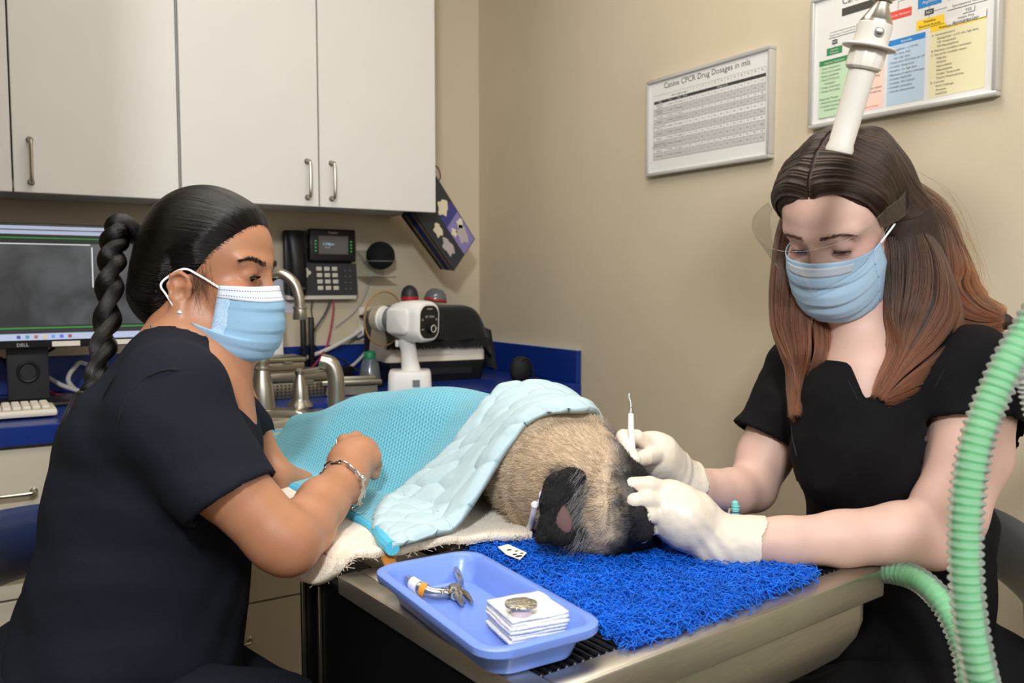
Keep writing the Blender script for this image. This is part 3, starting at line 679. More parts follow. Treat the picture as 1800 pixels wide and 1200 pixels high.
p = at_z(612, 668, CT); p = A(p[0], p[1]+.1, CT); t = thing('power_adapter', 'black power adapter brick lying behind the bottle with green cap', 'adapter', p)
part('brick', box(.10, .05, .035, .006, 2, (0, 0, .018)), M_black, t, rotz(.1, p)); part('lead', tube(smooth_path([p+A(-.05, 0, .018), p+A(-.07, .02, .04), p+A(-.03, .05, .06), p+A(.04, .05, .05), p+A(.09, .03, .01)], 30), .003, 8), M_bcab, t)
# ---- handheld x-ray unit on its stand
p = at_z(722, 692, CT); p = A(p[0]+.024, p[1]+.055, CT); XV = unit(RT*1.0+FW*0); XV = unit(A(XV[0], XV[1], 0)); 
Mx = rotz(math.atan2(XV[1], XV[0])+R_(6), p)           # local x: to the right in the picture, y: away
t = thing('dental_xray_unit', 'white handheld dental x-ray unit upright on its charging stand', 'x-ray device', p)
part('charging_stand', loft([[(x*s+.0, y*s, z) for x, y in rrect(.122, .105, .02)] for s, z in ((1, 0), (1.0, .004), (.96, .052), (.92, .058), (.86, .060))]), M_white, t, Mx)
part('status_window', bx((.008, -.0525, .017), (.028, -.0505, .037)), M_grey, t, Mx, False)
hd = [(A(.004, 0, .05), .028), (A(.0, 0, .085), .024), (A(-.004, 0, .12), .022), (A(-.012, 0, .15), .026)]
part('grip', tube(smooth_path([q for q, r in hd], 14), np.interp(np.linspace(0, 3, 14), range(4), [r for q, r in hd]), 18, flat=(1, .85)), M_white, t, Mx)
part('trigger', box(.01, .022, .02, .004, 2), M_white, t, Mx@mtx((-.035, 0, .135)))
# head: axis runs from the screen (right, towards the camera) back to the cone (left)
ax = unit(A(.74, -.66, -.03)); up = unit(A(0, 0, 1)-ax*(ax[2])); sd = np.cross(up, ax); Hc = A(.006, .0, .198)
def ring(w_, h_, s, dz=0, n=6): return [Hc+ax*s+sd*x+up*(y+dz) for x, y in rrect(w_, h_, min(w_, h_)*.36, n)]
Vr = [ring(.03, .03, -.062), ring(.075, .08, -.060), ring(.088, .092, -.050), ring(.098, .108, -.02), ring(.102, .116, .02), ring(.098, .114, .05), ring(.090, .106, .062), ring(.082, .098, .065)]
part('head', loft(Vr), M_white, t, Mx)
part('control_panel', loft([ring(.074, .090, .0645), ring(.074, .090, .0662)]), M_black, t, Mx)
Fp = np.eye(4); Fp[:3, 0], Fp[:3, 1], Fp[:3, 2], Fp[:3, 3] = -sd, up, ax, Hc+ax*.0664
if (Mx[:3, :3]@-sd)@RT < 0: Fp[:3, 0] = sd
part('dial', lathe([(.013, 0), (.0125, .008), (.009, .010)], 24), M_black, t, Mx@Fp@mtx((.006, -.018, 0)))
part('dial_ring', tube([(.0095*math.cos(a), .0095*math.sin(a), .0102) for a in np.linspace(0, 6.28, 25)], .0011, 6), M_offw, t, Mx@Fp@mtx((.006, -.018, 0)))
words('panel_marks', [('1.0  10.0.4', 0, .012, .009, 'CENTER'), ('NOMAD', 0, .034, .006, 'CENTER'), ('OFF', -.027, -.022, .006, 'CENTER'), ('ON', .028, -.02, .006, 'CENTER'), ('o', -.028, .004, .012, 'CENTER'), ('o', .028, .004, .012, 'CENTER')], M_offw, t, Mx@Fp, .0003)
part('side_bulge', loft([[Hc+ax*s-sd*0+d for d in [(-sd if (Mx[:3, :3]@-sd)@FW < 0 else sd)*o_+up*y+ax*x for x, y in rrect(.075*k, .07*k, .014)]] for s, o_, k in ((-.005, .040, 1.06), (-.005, .056, 1), (-.005, .060, .86))]), M_white, t, Mx)
cn = lambda r, s: [(r, s)]
Mc = Mx@along(Hc-ax*.05, Hc-ax*.2)
part('cone', lathe([(.034, 0), (.034, .052), (.037, .056), (.038, .062), (.038, .080), (.035, .084), (.031, .082), (.031, .05)], 32, True), M_white, t, Mc)
part('cone_collar', lathe([(.0345, .006), (.0352, .008), (.0352, .03), (.0345, .032)], 32, False), M_grey, t, Mc)
part('shield_disc', lathe([(.033, .055), (.078, .055), (.078, .058), (.033, .058)], 48, False), mat('clear shield', (236, 230, 215), .08, trans=.97, ior=1.08), t, Mc)
part('shield_rim', tube([(.078*math.cos(a), .078*math.sin(a), .0565) for a in np.linspace(0, 6.28, 61)], .0026, 8), mat('amber rim', (150, 118, 74), .3), t, Mc)
# ---- black cloth over an ultrasonic unit
p0, p1 = at_z(790, 668, CT), at_z(905, 655, CT)
XB = unit(A(1.0, -.12, 0)); YB = A(-XB[1], XB[0], 0)
Mb = np.eye(4); Mb[:3, 0], Mb[:3, 1], Mb[:3, 3] = XB, YB, A(1.225, 2.45, CT)
t = thing('ultrasonic_cleaner', 'black and cream ultrasonic machine half covered by a black cloth', 'machine', Mb[:3, 3])
part('lower_case', loft([[(x, y, z) for x, y in rrect(.33*s, .22*s, .015)] for s, z in ((.9, 0), (.92, .004), (1, .06), (1, .062))]), M_black, t, Mb)
part('front_panel', loft([[(x, y+o, z) for x, y in rrect(.328*s, .20*s, .018)] for s, o, z in ((1, 0, .0625), (1, 0, .09), (.93, .02, .16))]), M_offw, t, Mb)
part('front_slots', bx((-.11, -.109, .022), (.11, -.106, .042)), mat('dark vent', (8, 8, 9), .6), t, Mb, False)
lampm = emis('red lamp', (214, 92, 92), .5)
part('lamp', lathe([(.005, 0), (.005, .002), (.003, .003)], 14), lampm, t, Mb@mtx((-.115, -.1005, .082), x=A(1, 0, 0), y=A(0, 0, 1), z=A(0, -1, 0)))
part('panel_line', bx((-.14, -.1008, .081), (.05, -.1001, .0818)), M_grey, t, Mb, False)
# cloth: profile over the machine front to back, dipping at the front
t = thing('black_cloth', 'black fleece cloth with frayed hem draped over the cream machine', 'cloth', (Mb@A(0, 0, .2, 1))[:3])
nu, nv = 70, 60; uu, vv = np.meshgrid(np.linspace(0, 1, nu), np.linspace(0, 1, nv), indexing='ij')
prof = smooth_path([(-.119, .126), (-.117, .136), (-.110, .17), (-.085, .215), (-.05, .226), (.05, .226), (.10, .222), (.122, .2), (.128, .06)], nv)
X = (uu-.5)*.335; Y = prof[None, :, 0]+0*uu; Zc = prof[None, :, 1]+0*uu
edge = np.clip((np.abs(uu-.5)-.40)/.1, 0, 1); X = X*(1-.0*edge); Zc = Zc-edge**2*.035*np.clip(Zc/.2, 0, 1); rt_ = np.clip((uu-.82)/.18, 0, 1); Zc = Zc*(1-.22*rt_**2)
Zc = Zc+.004*np.sin(uu*17+vv*5)*(vv < .3); Y = Y+.004*np.sin(uu*23)*np.clip(1-vv*3, 0, 1)
Pc = np.stack([X, Y, Zc], -1).reshape(-1, 3)@Mb[:3, :3].T+Mb[:3, 3]
M_fl = mat('black fleece', (14, 14, 15), .95, bump=.8, bscale=350, sheen=.15)
sheet('drape', Pc, grid_q(nu, nv), M_fl, t, solid=.006)
# side curtain falling on the right of the machine
Ps = np.stack([.167+.012*np.sin(vv*9)*uu+.02*uu, (vv-.5)*.24, .17-.13*uu-.03*np.abs(vv-.5)], -1).reshape(-1, 3)@Mb[:3, :3].T+Mb[:3, 3]
sheet('side_fall', Ps, grid_q(nu, nv), M_fl, t, solid=.006)
n = 900; u = rng.random(n); bx_ = (u-.5)*.335; L = .012+.018*rng.random(n); k = np.linspace(0, 1, 5)
Pf = np.stack([bx_[:, None]+.006*rng.normal(size=(n, 1))*k, -.120-.002*k[None]*rng.random((n, 1)), .131-L[:, None]*k[None]], -1)@Mb[:3, :3].T+Mb[:3, 3]
V, q = tube_strands(Pf, .0011); sheet('frayed_hem', V, q, M_fl, t)['kind'] = 'stuff'
# two domed gadgets lying on the cloth
for (px, py, r, lab, top) in ((720, 522, .028, 'dark grey and red domed handpiece at the back of the cloth-covered machine', M_dkgrey), (765, 522, .036, 'shiny grey domed device on top of the black cloth', mat('glossy grey', (96, 100, 106), .15, coat=.5))):
    c0 = at_y(px, py, 2.53); c0[2] = max(c0[2]-.01, CT+.226) if px > 740 else c0[2]-.008
    t = thing('domed_device', lab, 'device', c0)
    if px < 740:
        part('dome', lathe([(r, 0), (r, .012), (r*.95, .024), (r*.7, .038), (r*.3, .046), (.001, .047)], 28), top, t, mtx(c0))
        part('red_band', lathe([(r*1.03, 0), (r*1.03, .012)], 28, True), M_red, t, mtx(c0-A(0, 0, .002)))
        part('lower_body', lathe([(r*.7, -.08), (r*.8, -.03), (r*.98, -.003)], 28), M_dkgrey, t, mtx(c0))
    else:
        part('dome', lathe([(r*1.05, 0), (r*1.05, .008), (r*.9, .024), (r*.55, .036), (.001, .04)], 28), top, t, mtx(c0)@euler(0, 10, 0))
        part('red_band', lathe([(r*1.08, -.004), (r*1.08, .003)], 28, True), M_red, t, mtx(c0)@euler(0, 10, 0))
    
p = at_z(930, 669, CT); p = A(p[0]-.01, p[1]+.03, CT)
t = thing('pouch', 'small black zipped pouch on the counter in the corner', 'pouch', p)
f = Field((-.05, -.04, -.01), (.05, .04, .09), .003).ell((0, 0, .025), (.038, .026, .034)).ell((-.002, 0, .05), (.030, .02, .026), .02).cut((0, 0, 0), (0, 0, -1)); f.build('pouch_body', mat('black nylon', (20, 20, 22), .7, bump=.3, bscale=400), t, M=mtx(p))
part('zip', tube(smooth_path([p+A(*q) for q in ((.036, -.012, .012), (.03, -.02, .04), (.01, -.022, .068), (-.01, -.02, .066))], 24), .0018, 6), M_dkgrey, t)
part('zip_pull', tube([p+A(.034, -.018, .01), p+A(.05, -.024, .004)], .003, 8), M_black, t)
# ================================================================ steel treatment table (frame: u along the front edge, v away from the camera, h up; origin = near corner of the rim)
TZ = .895
Bp, Ap, Cp = at_z(948.6, 1224, TZ), at_z(587, 1011, TZ), at_z(1565, 1000, TZ)
Uv = unit(unit(Cp-Bp)+A(unit(Ap-Bp)[1], -unit(Ap-Bp)[0], 0)); Vv = A(-Uv[1], Uv[0], 0)
UL, VL = (Cp-Bp)@Uv, (Ap-Bp)@Vv
TM = mtx(Bp, x=Uv, y=Vv, z=A(0, 0, 1))
def T_(u, v, h=0): return Bp+u*Uv+v*Vv+A(0, 0, h)
def uvh(p): q = np.asarray(p)-Bp; return np.stack([q@Uv, q@Vv, q[..., 2]], -1)
VE = 1.37                                     # far end of the top, where the tap deck begins
t = thing('treatment_table', 'stainless steel dental table with a black side and rounded tub, under the pug', 'table', T_(UL/2, .6)*A(1, 1, 0)); TABLE = t
M_bk = mat('black glossy side', (10, 10, 11), .3, spec=.25)
IN = .15                                      # the top is narrower beyond the tub (knee space)
# rim rails
g = G()
part('left_rail', bx((0, .0, -.012), (.024, VL, 0), .003, 2), M_steel, t, TM)
part('front_rail', bx((.0245, 0, -.012), (UL, .028, 0), .003, 2), M_steel, t, TM)
part('right_rail', bx((UL-.04, .0285, -.012), (UL, VE, 0), .003, 2), M_steel, t, TM)
part('back_rail', bx((IN+.0455, VE-.04, -.012), (UL-.0405, VE, 0), .003, 2), M_steel, t, TM)
part('knee_rail', bx((.0245, VL-.042, -.012), (IN+.045, VL, 0), .003, 2), M_steel, t, TM)
part('knee_rail', bx((IN, VL+.0005, -.012), (IN+.045, VE, 0), .003, 2), M_steel, t, TM)
part('front_lip', bx((0, -.0015, -.034), (UL+.0015, .006, -.001), .0025, 2), M_steel, t, TM)
part('right_lip', bx((UL-.006, .0065, -.034), (UL+.0015, VE, -.001), .0025, 2), M_steel, t, TM)
part('left_lip', bx((-.0015, .0065, -.022), (.004, VL, -.001), .002, 2), M_steel, t, TM)
part('pan', bx((.025, .029, -.0125), (UL-.041, VL-.043, -.010)), M_black, t, TM, False)
part('pan', bx((IN+.046, VL-.042, -.0125), (UL-.041, VE-.041, -.010)), M_black, t, TM, False)
# tub below the rim
def tub(name, u0, u1, v0, v1):
    cu, cv = (u0+u1)/2, (v0+v1)/2
    def rg(ins, z, r): return [(cu+x, cv+y, z) for x, y in rrect(u1-u0-2*ins, v1-v0-2*ins, r, 8)]
    part(name, loft([rg(0, -.034, .03), rg(0.0, -.06, .03), rg(.003, -.078, .035), rg(.012, -.098, .045), rg(.028, -.113, .06), rg(.055, -.121, .07), rg(.09, -.124, .07)]), M_steel, t, TM)
tub('tub', .010, UL-.006, .007, VL+.02); tub('rear_tub', IN+.02, UL-.006, VL+.022, VE)
# black side panel and base with steel corner trims
def v_at(px): vv_ = np.linspace(0, .8, 400); return float(np.interp(-px, -proj(Bp+vv_[:, None]*Vv-A(0, 0, .15))[:, 0], vv_))
va, vb = v_at(560), v_at(532)
part('side_panel', bx((.0045, .008, -.885), (.010, vb, -.0225)), M_bk, t, TM, False)
part('end_panel', bx((.0105, vb-.006, -.885), (UL-.16, vb, -.13)), M_bk, t, TM, False)
part('corner_trim', bx((.0005, va-.003, -.885), (.0045, va+.003, -.03), .001, 1), M_nick, t, TM)
part('corner_trim', bx((-.0005, vb-.003, -.885), (.0045, vb+.003, -.03), .001, 1), M_nick, t, TM)
part('pedestal', bx((.03, .12, -TZ+.02), (UL-.16, vb-.007, -.13)), M_bk, t, TM, False)
part('foot_plate', bx((.01, .08, -TZ), (UL-.12, VL+.02, -TZ+.02), .004, 1), M_steel, t, TM)
part('rear_pedestal', bx((UL-.16, .95, -TZ), (UL-.06, 1.2, -.125)), M_bk, t, TM, False)
# ribbed black rack
M_rub = mat('black ribbed rubber', (17, 17, 18), .38, noise=.5, nscale=120, bump=.2, bscale=500)
nr = 47; pit = (UL-.067)/nr
rb = part('rib', bx((-.0026, .030, -.0098), (.0026, VL-.044, -.0015), .0016, 1), M_rub, t, TM@mtx((.0285, 0, 0)))
for i in range(1, nr):
    r = rb.copy(); COL.objects.link(r); r.location = tuple(Uv*pit*i)
# ---- tap deck with taps
dk = T_(0, 0)*0
t = thing('tap_deck', 'brushed steel sink deck carrying the taps at the far end of the table', 'sink deck', T_(.3, VE+.08, .012))
part('deck_plate', bx((-.02, VE+.004, -.016), (UL, VE+.16, .010), .005, 2), M_steel, t, TM)
part('deck_edge', bx((-.02, VE+.003, -.036), (UL, VE+.010, -.0165), .003, 2), M_steel, t, TM)
DZ = TZ+.010
def tap_base(px, py): p = at_z(px, py, DZ); return p
t = thing('faucet', 'tall brushed nickel gooseneck tap in front of the white-framed screen', 'tap', tap_base(462, 728))
p = tap_base(462, 731); e = at(520, 600, 0)
bdir = A(RT[0], RT[1], 0)
base_px = p; H1 = .215; reach = .083
part('escutcheon', loft([[tuple(q) for q in (p+bdir*x+unit(A(FW[0], FW[1], 0))*y+A(0, 0, z) for x, y in [(a*s, b*s) for a, b in rrect(.24, .06, .028)])] for s, z in ((1, 0), (1, .008), (.9, .016), (.8, .018))]), M_nick, t)
part('pedestal', lathe([(.030, .0), (.029, .02), (.026, .055), (.0185, .088), (.0175, .094), (.0205, .096), (.0205, .100), (.0165, .104), (.0165, .110), (.0185, .112), (.0185, .118), (.013, .124)], 28), M_nick, t, mtx(p+A(0, 0, .016)))
P = [p+A(0, 0, .13), p+A(0, 0, .22), p+A(0, 0, .285), p+bdir*.012+A(0, 0, .318), p+bdir*.045+A(0, 0, .338), p+bdir*.078+A(0, 0, .318), p+bdir*.090+A(0, 0, .285), p+bdir*.093+A(0, 0, .25)]
part('spout', tube(smooth_path(P, 60), .0125, 18), M_nick, t)
part('spout_tip', lathe([(.013, .03), (.0165, .028), (.0165, .024), (.015, .022), (.0175, 0), (.0165, -.002), (.012, -.002)], 24), M_nick, t, mtx(P[-1]-A(0, 0, .018)))
p = tap_base(528, 722); 
part('lever_base', lathe([(.032, -.0), (.030, .006), (.022, .016), (.0215, .02), (.0195, .045), (.012, .072), (.0105, .078), (.0125, .082), (.0125, .088), (.007, .094), (.002, .096)], 26), M_nick, t, mtx(p+A(0, 0, .012)))
part('lever', tube(smooth_path([p+A(0, 0, .096), p+bdir*.022+A(0, 0, .099), p+bdir*.052+A(0, 0, .104), p+bdir*.066+A(0, 0, .105)], 20), np.linspace(.0055, .0085, 20), 14, flat=(1, 1)), M_nick, t)
p = tap_base(592, 730)
t = thing('side_sprayer', 'squat brushed nickel side sprayer right of the tap lever', 'sprayer', p)
part('flange', lathe([(.040, 0), (.038, .006), (.026, .012), (.020, .02)], 28), M_nick, t, mtx(p))
P = smooth_path([p+A(0, 0, .01), p+A(0, 0, .06), p+A(0, 0, .095)-bdir*.002, p+A(0, 0, .122)-bdir*.012, p+A(0, 0, .13)-bdir*.034], 30)
part('body', tube(P, np.interp(np.linspace(0, 1, 30), [0, .5, .8, 1], [.0205, .0195, .0195, .020]), 20), M_nick, t)
part('nozzle', lathe([(.0145, 0), (.0135, .003), (.004, .004)], 24), M_grey, t, along(P[-1], P[-1]+(P[-1]-P[-2])))
# clear hoses lying at the deck
M_clear = mat('clear vinyl tubing', (222, 228, 224), .15, trans=.55, ior=1.35)
cable('clear thin tubing curling down beside the tap pedestal', [at(432, 690, 1.9), at(440, 715, 1.86), at(457, 735, 1.8), at(460, 752, 1.76), at(446, 770, 1.72)], .004, M_clear)
cable('second clear tubing loop left of the tap pedestal', [at(414, 680, 1.9), at(430, 705, 1.86), at(444, 728, 1.82), at(448, 745, 1.8), at(436, 757, 1.78)], .003, M_clear)
for i, (a, b) in enumerate(((640, 700), (655, 706))):
    cable(('coil of clear tubing behind the blanket near the steel tray', 'pinkish clear tubing loop behind the blanket crest')[i], [at_z(a-45, b+8, CT+.006), at_z(a-10, b-4, CT+.012), at_z(a+22, b-8, CT+.010), at_z(a+10, b+4, CT+.006), at_z(a-30, b+12, CT+.005)], .003, M_clear)

# ================================================================ what lies on the table
# ---- dog body spheres (also used for how the blanket falls)
DOGB = [(at(535, 812, 1.54), .030), (at(590, 800, 1.50), .042), (at(655, 796, 1.45), .057), (at(740, 790, 1.39), .068), (at(850, 796, 1.29), .069), (at(945, 802, 1.195), .075)]
DOGN = [(at(945, 802, 1.195), .075), (at(985, 835, 1.11), .074), (at(1030, 868, 1.05), .066)]
def fix(L, up=0): return [(A(p[0], p[1], max(p[2], TZ+.012+r*.88)), r) for p, r in L]
DOGB, DOGN = fix(DOGB), fix(DOGN)
GX = np.arange(-.35, .75, .006); GY = np.arange(-.1, 1.65, .006)
gu, gv = np.meshgrid(GX, GY, indexing='ij')
def topz(L, grow):
    z = np.full(gu.shape, .017)
    pts = []
    for (p, r), (q, r2) in zip(L[:-1], L[1:]):
        for k in np.linspace(0, 1, 12): pts.append((p*(1-k)+q*k, r*(1-k)+r2*k))
    for p, r in pts:
        c = uvh(p); r = r+grow; d2 = (gu-c[0])**2+(gv-c[1])**2; zz = c[2]+np.sqrt(np.maximum(r*r-d2, 0)); zz[d2 > r*r] = 0; z = np.maximum(z, zz)
    return z
def blur(z, n):
    for _ in range(n):
        p = np.pad(z, 1, mode='edge'); z = (p[:-2, 1:-1]+p[2:, 1:-1]+p[1:-1, :-2]+p[1:-1, 2:]+2*z)/6
    return z
HZ = topz(DOGB, .006); HC = topz(DOGB+DOGN, .006)
z = HC.copy()
for _ in range(40):                        # cloth cannot fall steeper than this slope
    p = np.pad(z, 1, mode='edge'); nb = np.maximum.reduce([p[:-2, 1:-1], p[2:, 1:-1], p[1:-1, :-2], p[1:-1, 2:]])-.006*1.15
    z = np.maximum(z, nb)
z = blur(z, 10); z = np.maximum(z, blur(HC, 2)+.002)
wr = .0045*np.sin(gu*31+np.sin(gv*9)*2.2)*np.clip((z-.02)/.05, 0, 1)*np.clip((.16-z)/.06, 0, 1)+.003*np.sin(gv*38+gu*11)*np.clip((z-.02)/.04, 0, 1)
HB = z+wr
def samp(Hm, u, v):
    x = np.clip((np.asarray(u)-GX[0])/.006, 0, len(GX)-1.001); y = np.clip((np.asarray(v)-GY[0])/.006, 0, len(GY)-1.001)
    i, j = x.astype(int), y.astype(int); a, b = x-i, y-j
    return Hm[i, j]*(1-a)*(1-b)+Hm[i+1, j]*a*(1-b)+Hm[i, j+1]*(1-a)*b+Hm[i+1, j+1]*a*b
def march(px, py, Hm):
    r = ray(px, py); d = np.arange(.6, 2.2, .0015); P = CAM+d[:, None]*r; q = uvh(P); k = np.nonzero(q[:, 2] < samp(Hm, q[:, 0], q[:, 1]))[0]
    return q[k[0]][:2] if len(k) else q[-1][:2]
def mline(L, Hm): return A(*[march(a, b, Hm) for a, b in L])
def resamp(P, n):
    P = smooth_path(P, 200); s = np.r_[0, np.cumsum(np.linalg.norm(np.diff(P, axis=0), axis=1))]; k = np.linspace(0, s[-1], n)
    return np.stack([np.interp(k, s, P[:, i]) for i in range(P.shape[1])], 1)
def coons(c0, c1, d0, d1):
    """c0(s,t=0) c1(s,t=1) along s; d0(t,s=0) d1(t,s=1) along t"""
    ns, nt = len(c0), len(d0); s = np.linspace(0, 1, ns)[:, None, None]; t = np.linspace(0, 1, nt)[None, :, None]
    L = (1-t)*c0[:, None]+t*c1[:, None]; K = (1-s)*d0[None]+s*d1[None]
    Bq = (1-s)*(1-t)*c0[0]+s*(1-t)*c0[-1]+(1-s)*t*c1[0]+s*t*c1[-1]
    return L+K-Bq
def hidden(p, *uvs): return np.vstack([p]+[A(*q)[None] for q in uvs])
def soft(L, Hm):
    P = resamp(mline(L, Hm), 60)
    for _ in range(25): P[1:-1] = .5*P[1:-1]+.25*(P[:-2]+P[2:])
    return P[::4] if (len(P)-1) % 4 == 0 else np.vstack([P[::4], P[-1]])
# edges of the blanket, walked on its surface
e1 = soft([(455, 788), (472, 818), (498, 856), (545, 872), (600, 903), (645, 925), (668, 948)], HB)
b1 = soft([(668, 948), (668, 915), (690, 884), (735, 858), (780, 825), (815, 785), (842, 748), (870, 715)], HB)
e2 = soft([(690, 979), (725, 966), (780, 944), (830, 912), (862, 878), (874, 842), (885, 806), (910, 768), (950, 742), (995, 734), (1030, 742)], HB)
far = [(.46, 1.15), (.50, .85), (.505, .62)]
NS, NT = 110, 120
b1f = hidden(b1, uvh(at_z(905, 690, TZ+.16))[:2]*0+A(b1[-1][0]+.05, b1[-1][1]+.05), (b1[-1][0]+.12, b1[-1][1]+.10)); e2f = hidden(e2, uvh(at(1070, 752, 1.30))[:2], uvh(at(1098, 782, 1.36))[:2])
e4 = np.vstack([e1[0], (.235, 1.10), (.31, 1.08), (.38, 1.0), (.42, .90)])
fcurve = np.vstack([e4[-1], (e4[-1]+b1f[-1])/2+A(.05, .02), b1f[-1]])
UVt = coons(resamp(e1, NS), resamp(fcurve, NS), resamp(e4, NT), resamp(b1f, NT))
def drape(UV, off=0):
    u, v = UV[..., 0], UV[..., 1]; return Bp+u[..., None]*Uv+v[..., None]*Vv+(samp(HB, u, v)+off)[..., None]*A(0, 0, 1)
def knit_mat():
    N = Nodes('turquoise knit'); b = N.b; b.inputs['Roughness'].default_value = .62; b.inputs['Sheen Weight'].default_value = .25
    uv = N.n('ShaderNodeUVMap', uv_map='UVMap'); sx = N.n('ShaderNodeSeparateXYZ'); N.l(uv.outputs[0], sx.inputs[0])
    def sn(inp, f):
        m = N.n('ShaderNodeMath', operation='MULTIPLY'); m.inputs[1].default_value = f; N.l(inp, m.inputs[0]); s = N.n('ShaderNodeMath', operation='SINE'); N.l(m.outputs[0], s.inputs[0]); return s.outputs[0]
    f = 2*math.pi/.0082
    ad = N.n('ShaderNodeMath', operation='ADD'); N.l(sx.outputs[0], ad.inputs[0]); N.l(sx.outputs[1], ad.inputs[1])
    sb = N.n('ShaderNodeMath', operation='SUBTRACT'); N.l(sx.outputs[0], sb.inputs[0]); N.l(sx.outputs[1], sb.inputs[1])
    ml = N.n('ShaderNodeMath', operation='ADD'); N.l(sn(ad.outputs[0], f), ml.inputs[0]); N.l(sn(sb.outputs[0], f), ml.inputs[1])
    cr_ = N.n('ShaderNodeValToRGB'); e = cr_.color_ramp.elements; e[0].position = .08; e[0].color = srgb((38, 136, 160)); e[1].position = .40; e[1].color = srgb((104, 186, 208))
    mr = N.n('ShaderNodeMapRange'); mr.inputs[1].default_value = -2; mr.inputs[2].default_value = 2; N.l(ml.outputs[0], mr.inputs[0]); N.l(mr.outputs[0], cr_.inputs[0]); N.l(cr_.outputs[0], b.inputs['Base Color'])
    bp = N.n('ShaderNodeBump'); bp.inputs['Strength'].default_value = .8; bp.inputs['Distance'].default_value = .0016; N.l(mr.outputs[0], bp.inputs['Height']); N.l(bp.outputs[0], b.inputs['Normal']); return N.m
def metric_uv(P):
    ds = np.linalg.norm(np.diff(P, axis=0), axis=-1); dt = np.linalg.norm(np.diff(P, axis=1), axis=-1)
    a = np.r_[np.zeros((1, P.shape[1])), np.cumsum(ds, 0)]; b = np.c_[np.zeros((len(P), 1)), np.cumsum(dt, 1)]; return np.stack([a, b], -1).reshape(-1, 2)
t = thing('blanket', 'turquoise knit blanket with pale quilted underside, over the sleeping pug', 'blanket', T_(.25, .7, .1))
Pt = drape(UVt, .004)
sheet('knit_top', Pt.reshape(-1, 3), grid_q(NS, NT), knit_mat(), t, solid=.007, uv=np.stack([UVt[..., 0], UVt[..., 1]], -1).reshape(-1, 2)*1.12)
M_bind = mat('turquoise binding', (84, 188, 222), .55, bump=.2, bscale=500)
part('binding', tube(drape(resamp(e1, 80), .004), .0062, 10), M_bind, t)
part('binding', tube(drape(resamp(np.vstack([e1[-1], (e1[-1]+e2[0])/2-A(.004, .004), e2[0]]), 20), .010), .0085, 10), M_bind, t)
# quilted band: dense grid, pebble-shaped quilting raised by real displacement
e2f = resamp(e2f, 80)
for _ in range(40): e2f[1:-1] = .5*e2f[1:-1]+.25*(e2f[:-2]+e2f[2:])
NB, NQ = 120, 420
lowe = np.vstack([b1f[0], (b1f[0]+e2f[0])/2, e2f[0]]); highe = np.vstack([b1f[-1], (b1f[-1]+e2f[-1])/2, e2f[-1]])
UVb = coons(resamp(lowe, NB), resamp(highe, NB), resamp(b1f, NQ), resamp(e2f, NQ))
Pb = drape(UVb, .004)
mu = metric_uv(Pb).reshape(NB, NQ, 2); W_ = np.linalg.norm(Pb[0]-Pb[-1], axis=-1)
X2 = np.stack([np.linspace(0, .105, NB)[:, None]+0*mu[..., 0], np.cumsum(np.r_[0, np.linalg.norm(np.diff(Pb[NB//2], axis=0), axis=-1)])[None]+0*mu[..., 0]], -1)
r_ = np.random.default_rng(5); cells_ = []
for i in range(5):
    for j in range(30): cells_.append(((i+.5+.28*r_.uniform(-1, 1))*.031-.01, (j+.5+.28*r_.uniform(-1, 1)+.5*(i % 2))*.038-.03))
cells_ = A(*cells_); wgt = A(1, .78)
Dq = np.sqrt((((X2[:, :, None]-cells_[None, None])*wgt)**2).sum(-1)); Ds = np.sort(Dq, -1); gap = Ds[..., 1]-Ds[..., 0]
puff = .0062*np.clip(gap/.013, 0, 1)**.55
tq = np.linspace(0, 1, NB)[:, None]; puff = puff*np.clip(tq/.06, 0, 1)*np.clip((1-tq)/.05, 0, 1)*np.clip(np.arange(NQ)[None]/14, 0, 1)
Nn = np.cross(np.gradient(Pb, axis=0), np.gradient(Pb, axis=1)); Nn /= np.linalg.norm(Nn, axis=-1, keepdims=True)+1e-12; Nn *= np.sign(Nn[..., 2:3]+1e-9)
Pb = Pb+Nn*(puff+.003)[..., None]
M_quilt = mat('pale aqua quilting', (180, 210, 220), .75, noise=.03, nscale=60, bump=.25, bscale=900, vcol='tint')
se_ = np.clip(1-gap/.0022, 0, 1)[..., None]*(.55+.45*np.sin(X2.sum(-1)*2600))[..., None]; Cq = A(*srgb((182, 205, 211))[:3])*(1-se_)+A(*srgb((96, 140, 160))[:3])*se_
o = sheet('quilted_band', Pb.reshape(-1, 3), grid_q(NB, NQ), M_quilt, t, Cq.reshape(-1, 3), solid=.010)
part('band_edge', tube(drape(resamp(b1f, 160), .0085), .0055, 8), M_bind, t)

# ---- towel under the dog
tw = [march(592, 1006, HB*0+.006), march(560, 925, HB*0+.006), march(448, 792, HB*0+.006)]
n1 = A(.002, VL-.008); n2 = uvh(at_z(935, 947, TZ+.012))[:2]; n3 = uvh(at_z(1010, 870, TZ+.012))[:2]+A(.02, .12); n4 = A(.09, 1.0)
n1b = A(-.012, VL+.06)
ns, nt = 150, 150
near = np.vstack([n1, uvh(at_z(650, 990, TZ+.012))[:2], uvh(at_z(740, 964, TZ+.012))[:2], uvh(at_z(850, 955, TZ+.012))[:2], n2])
leftc = np.vstack([n1, n1b, A(-.01, VL+.22), A(.02, VL+.4), n4]); 
UVw = coons(resamp(near, ns), resamp(np.vstack([n4, A(.3, .98), n3+A(.05, .2), n3]), ns), resamp(leftc, nt), resamp(np.vstack([n2, n3]), nt))
u, v = UVw[..., 0], UVw[..., 1]
hz = .012+.003*fnoise(np.stack([u, v, u*0], -1), 40, 3)
hz = hz+.012*np.exp(-((v-(VL-.02))/.03)**2)*np.clip(1-(u/.08), 0, 1)
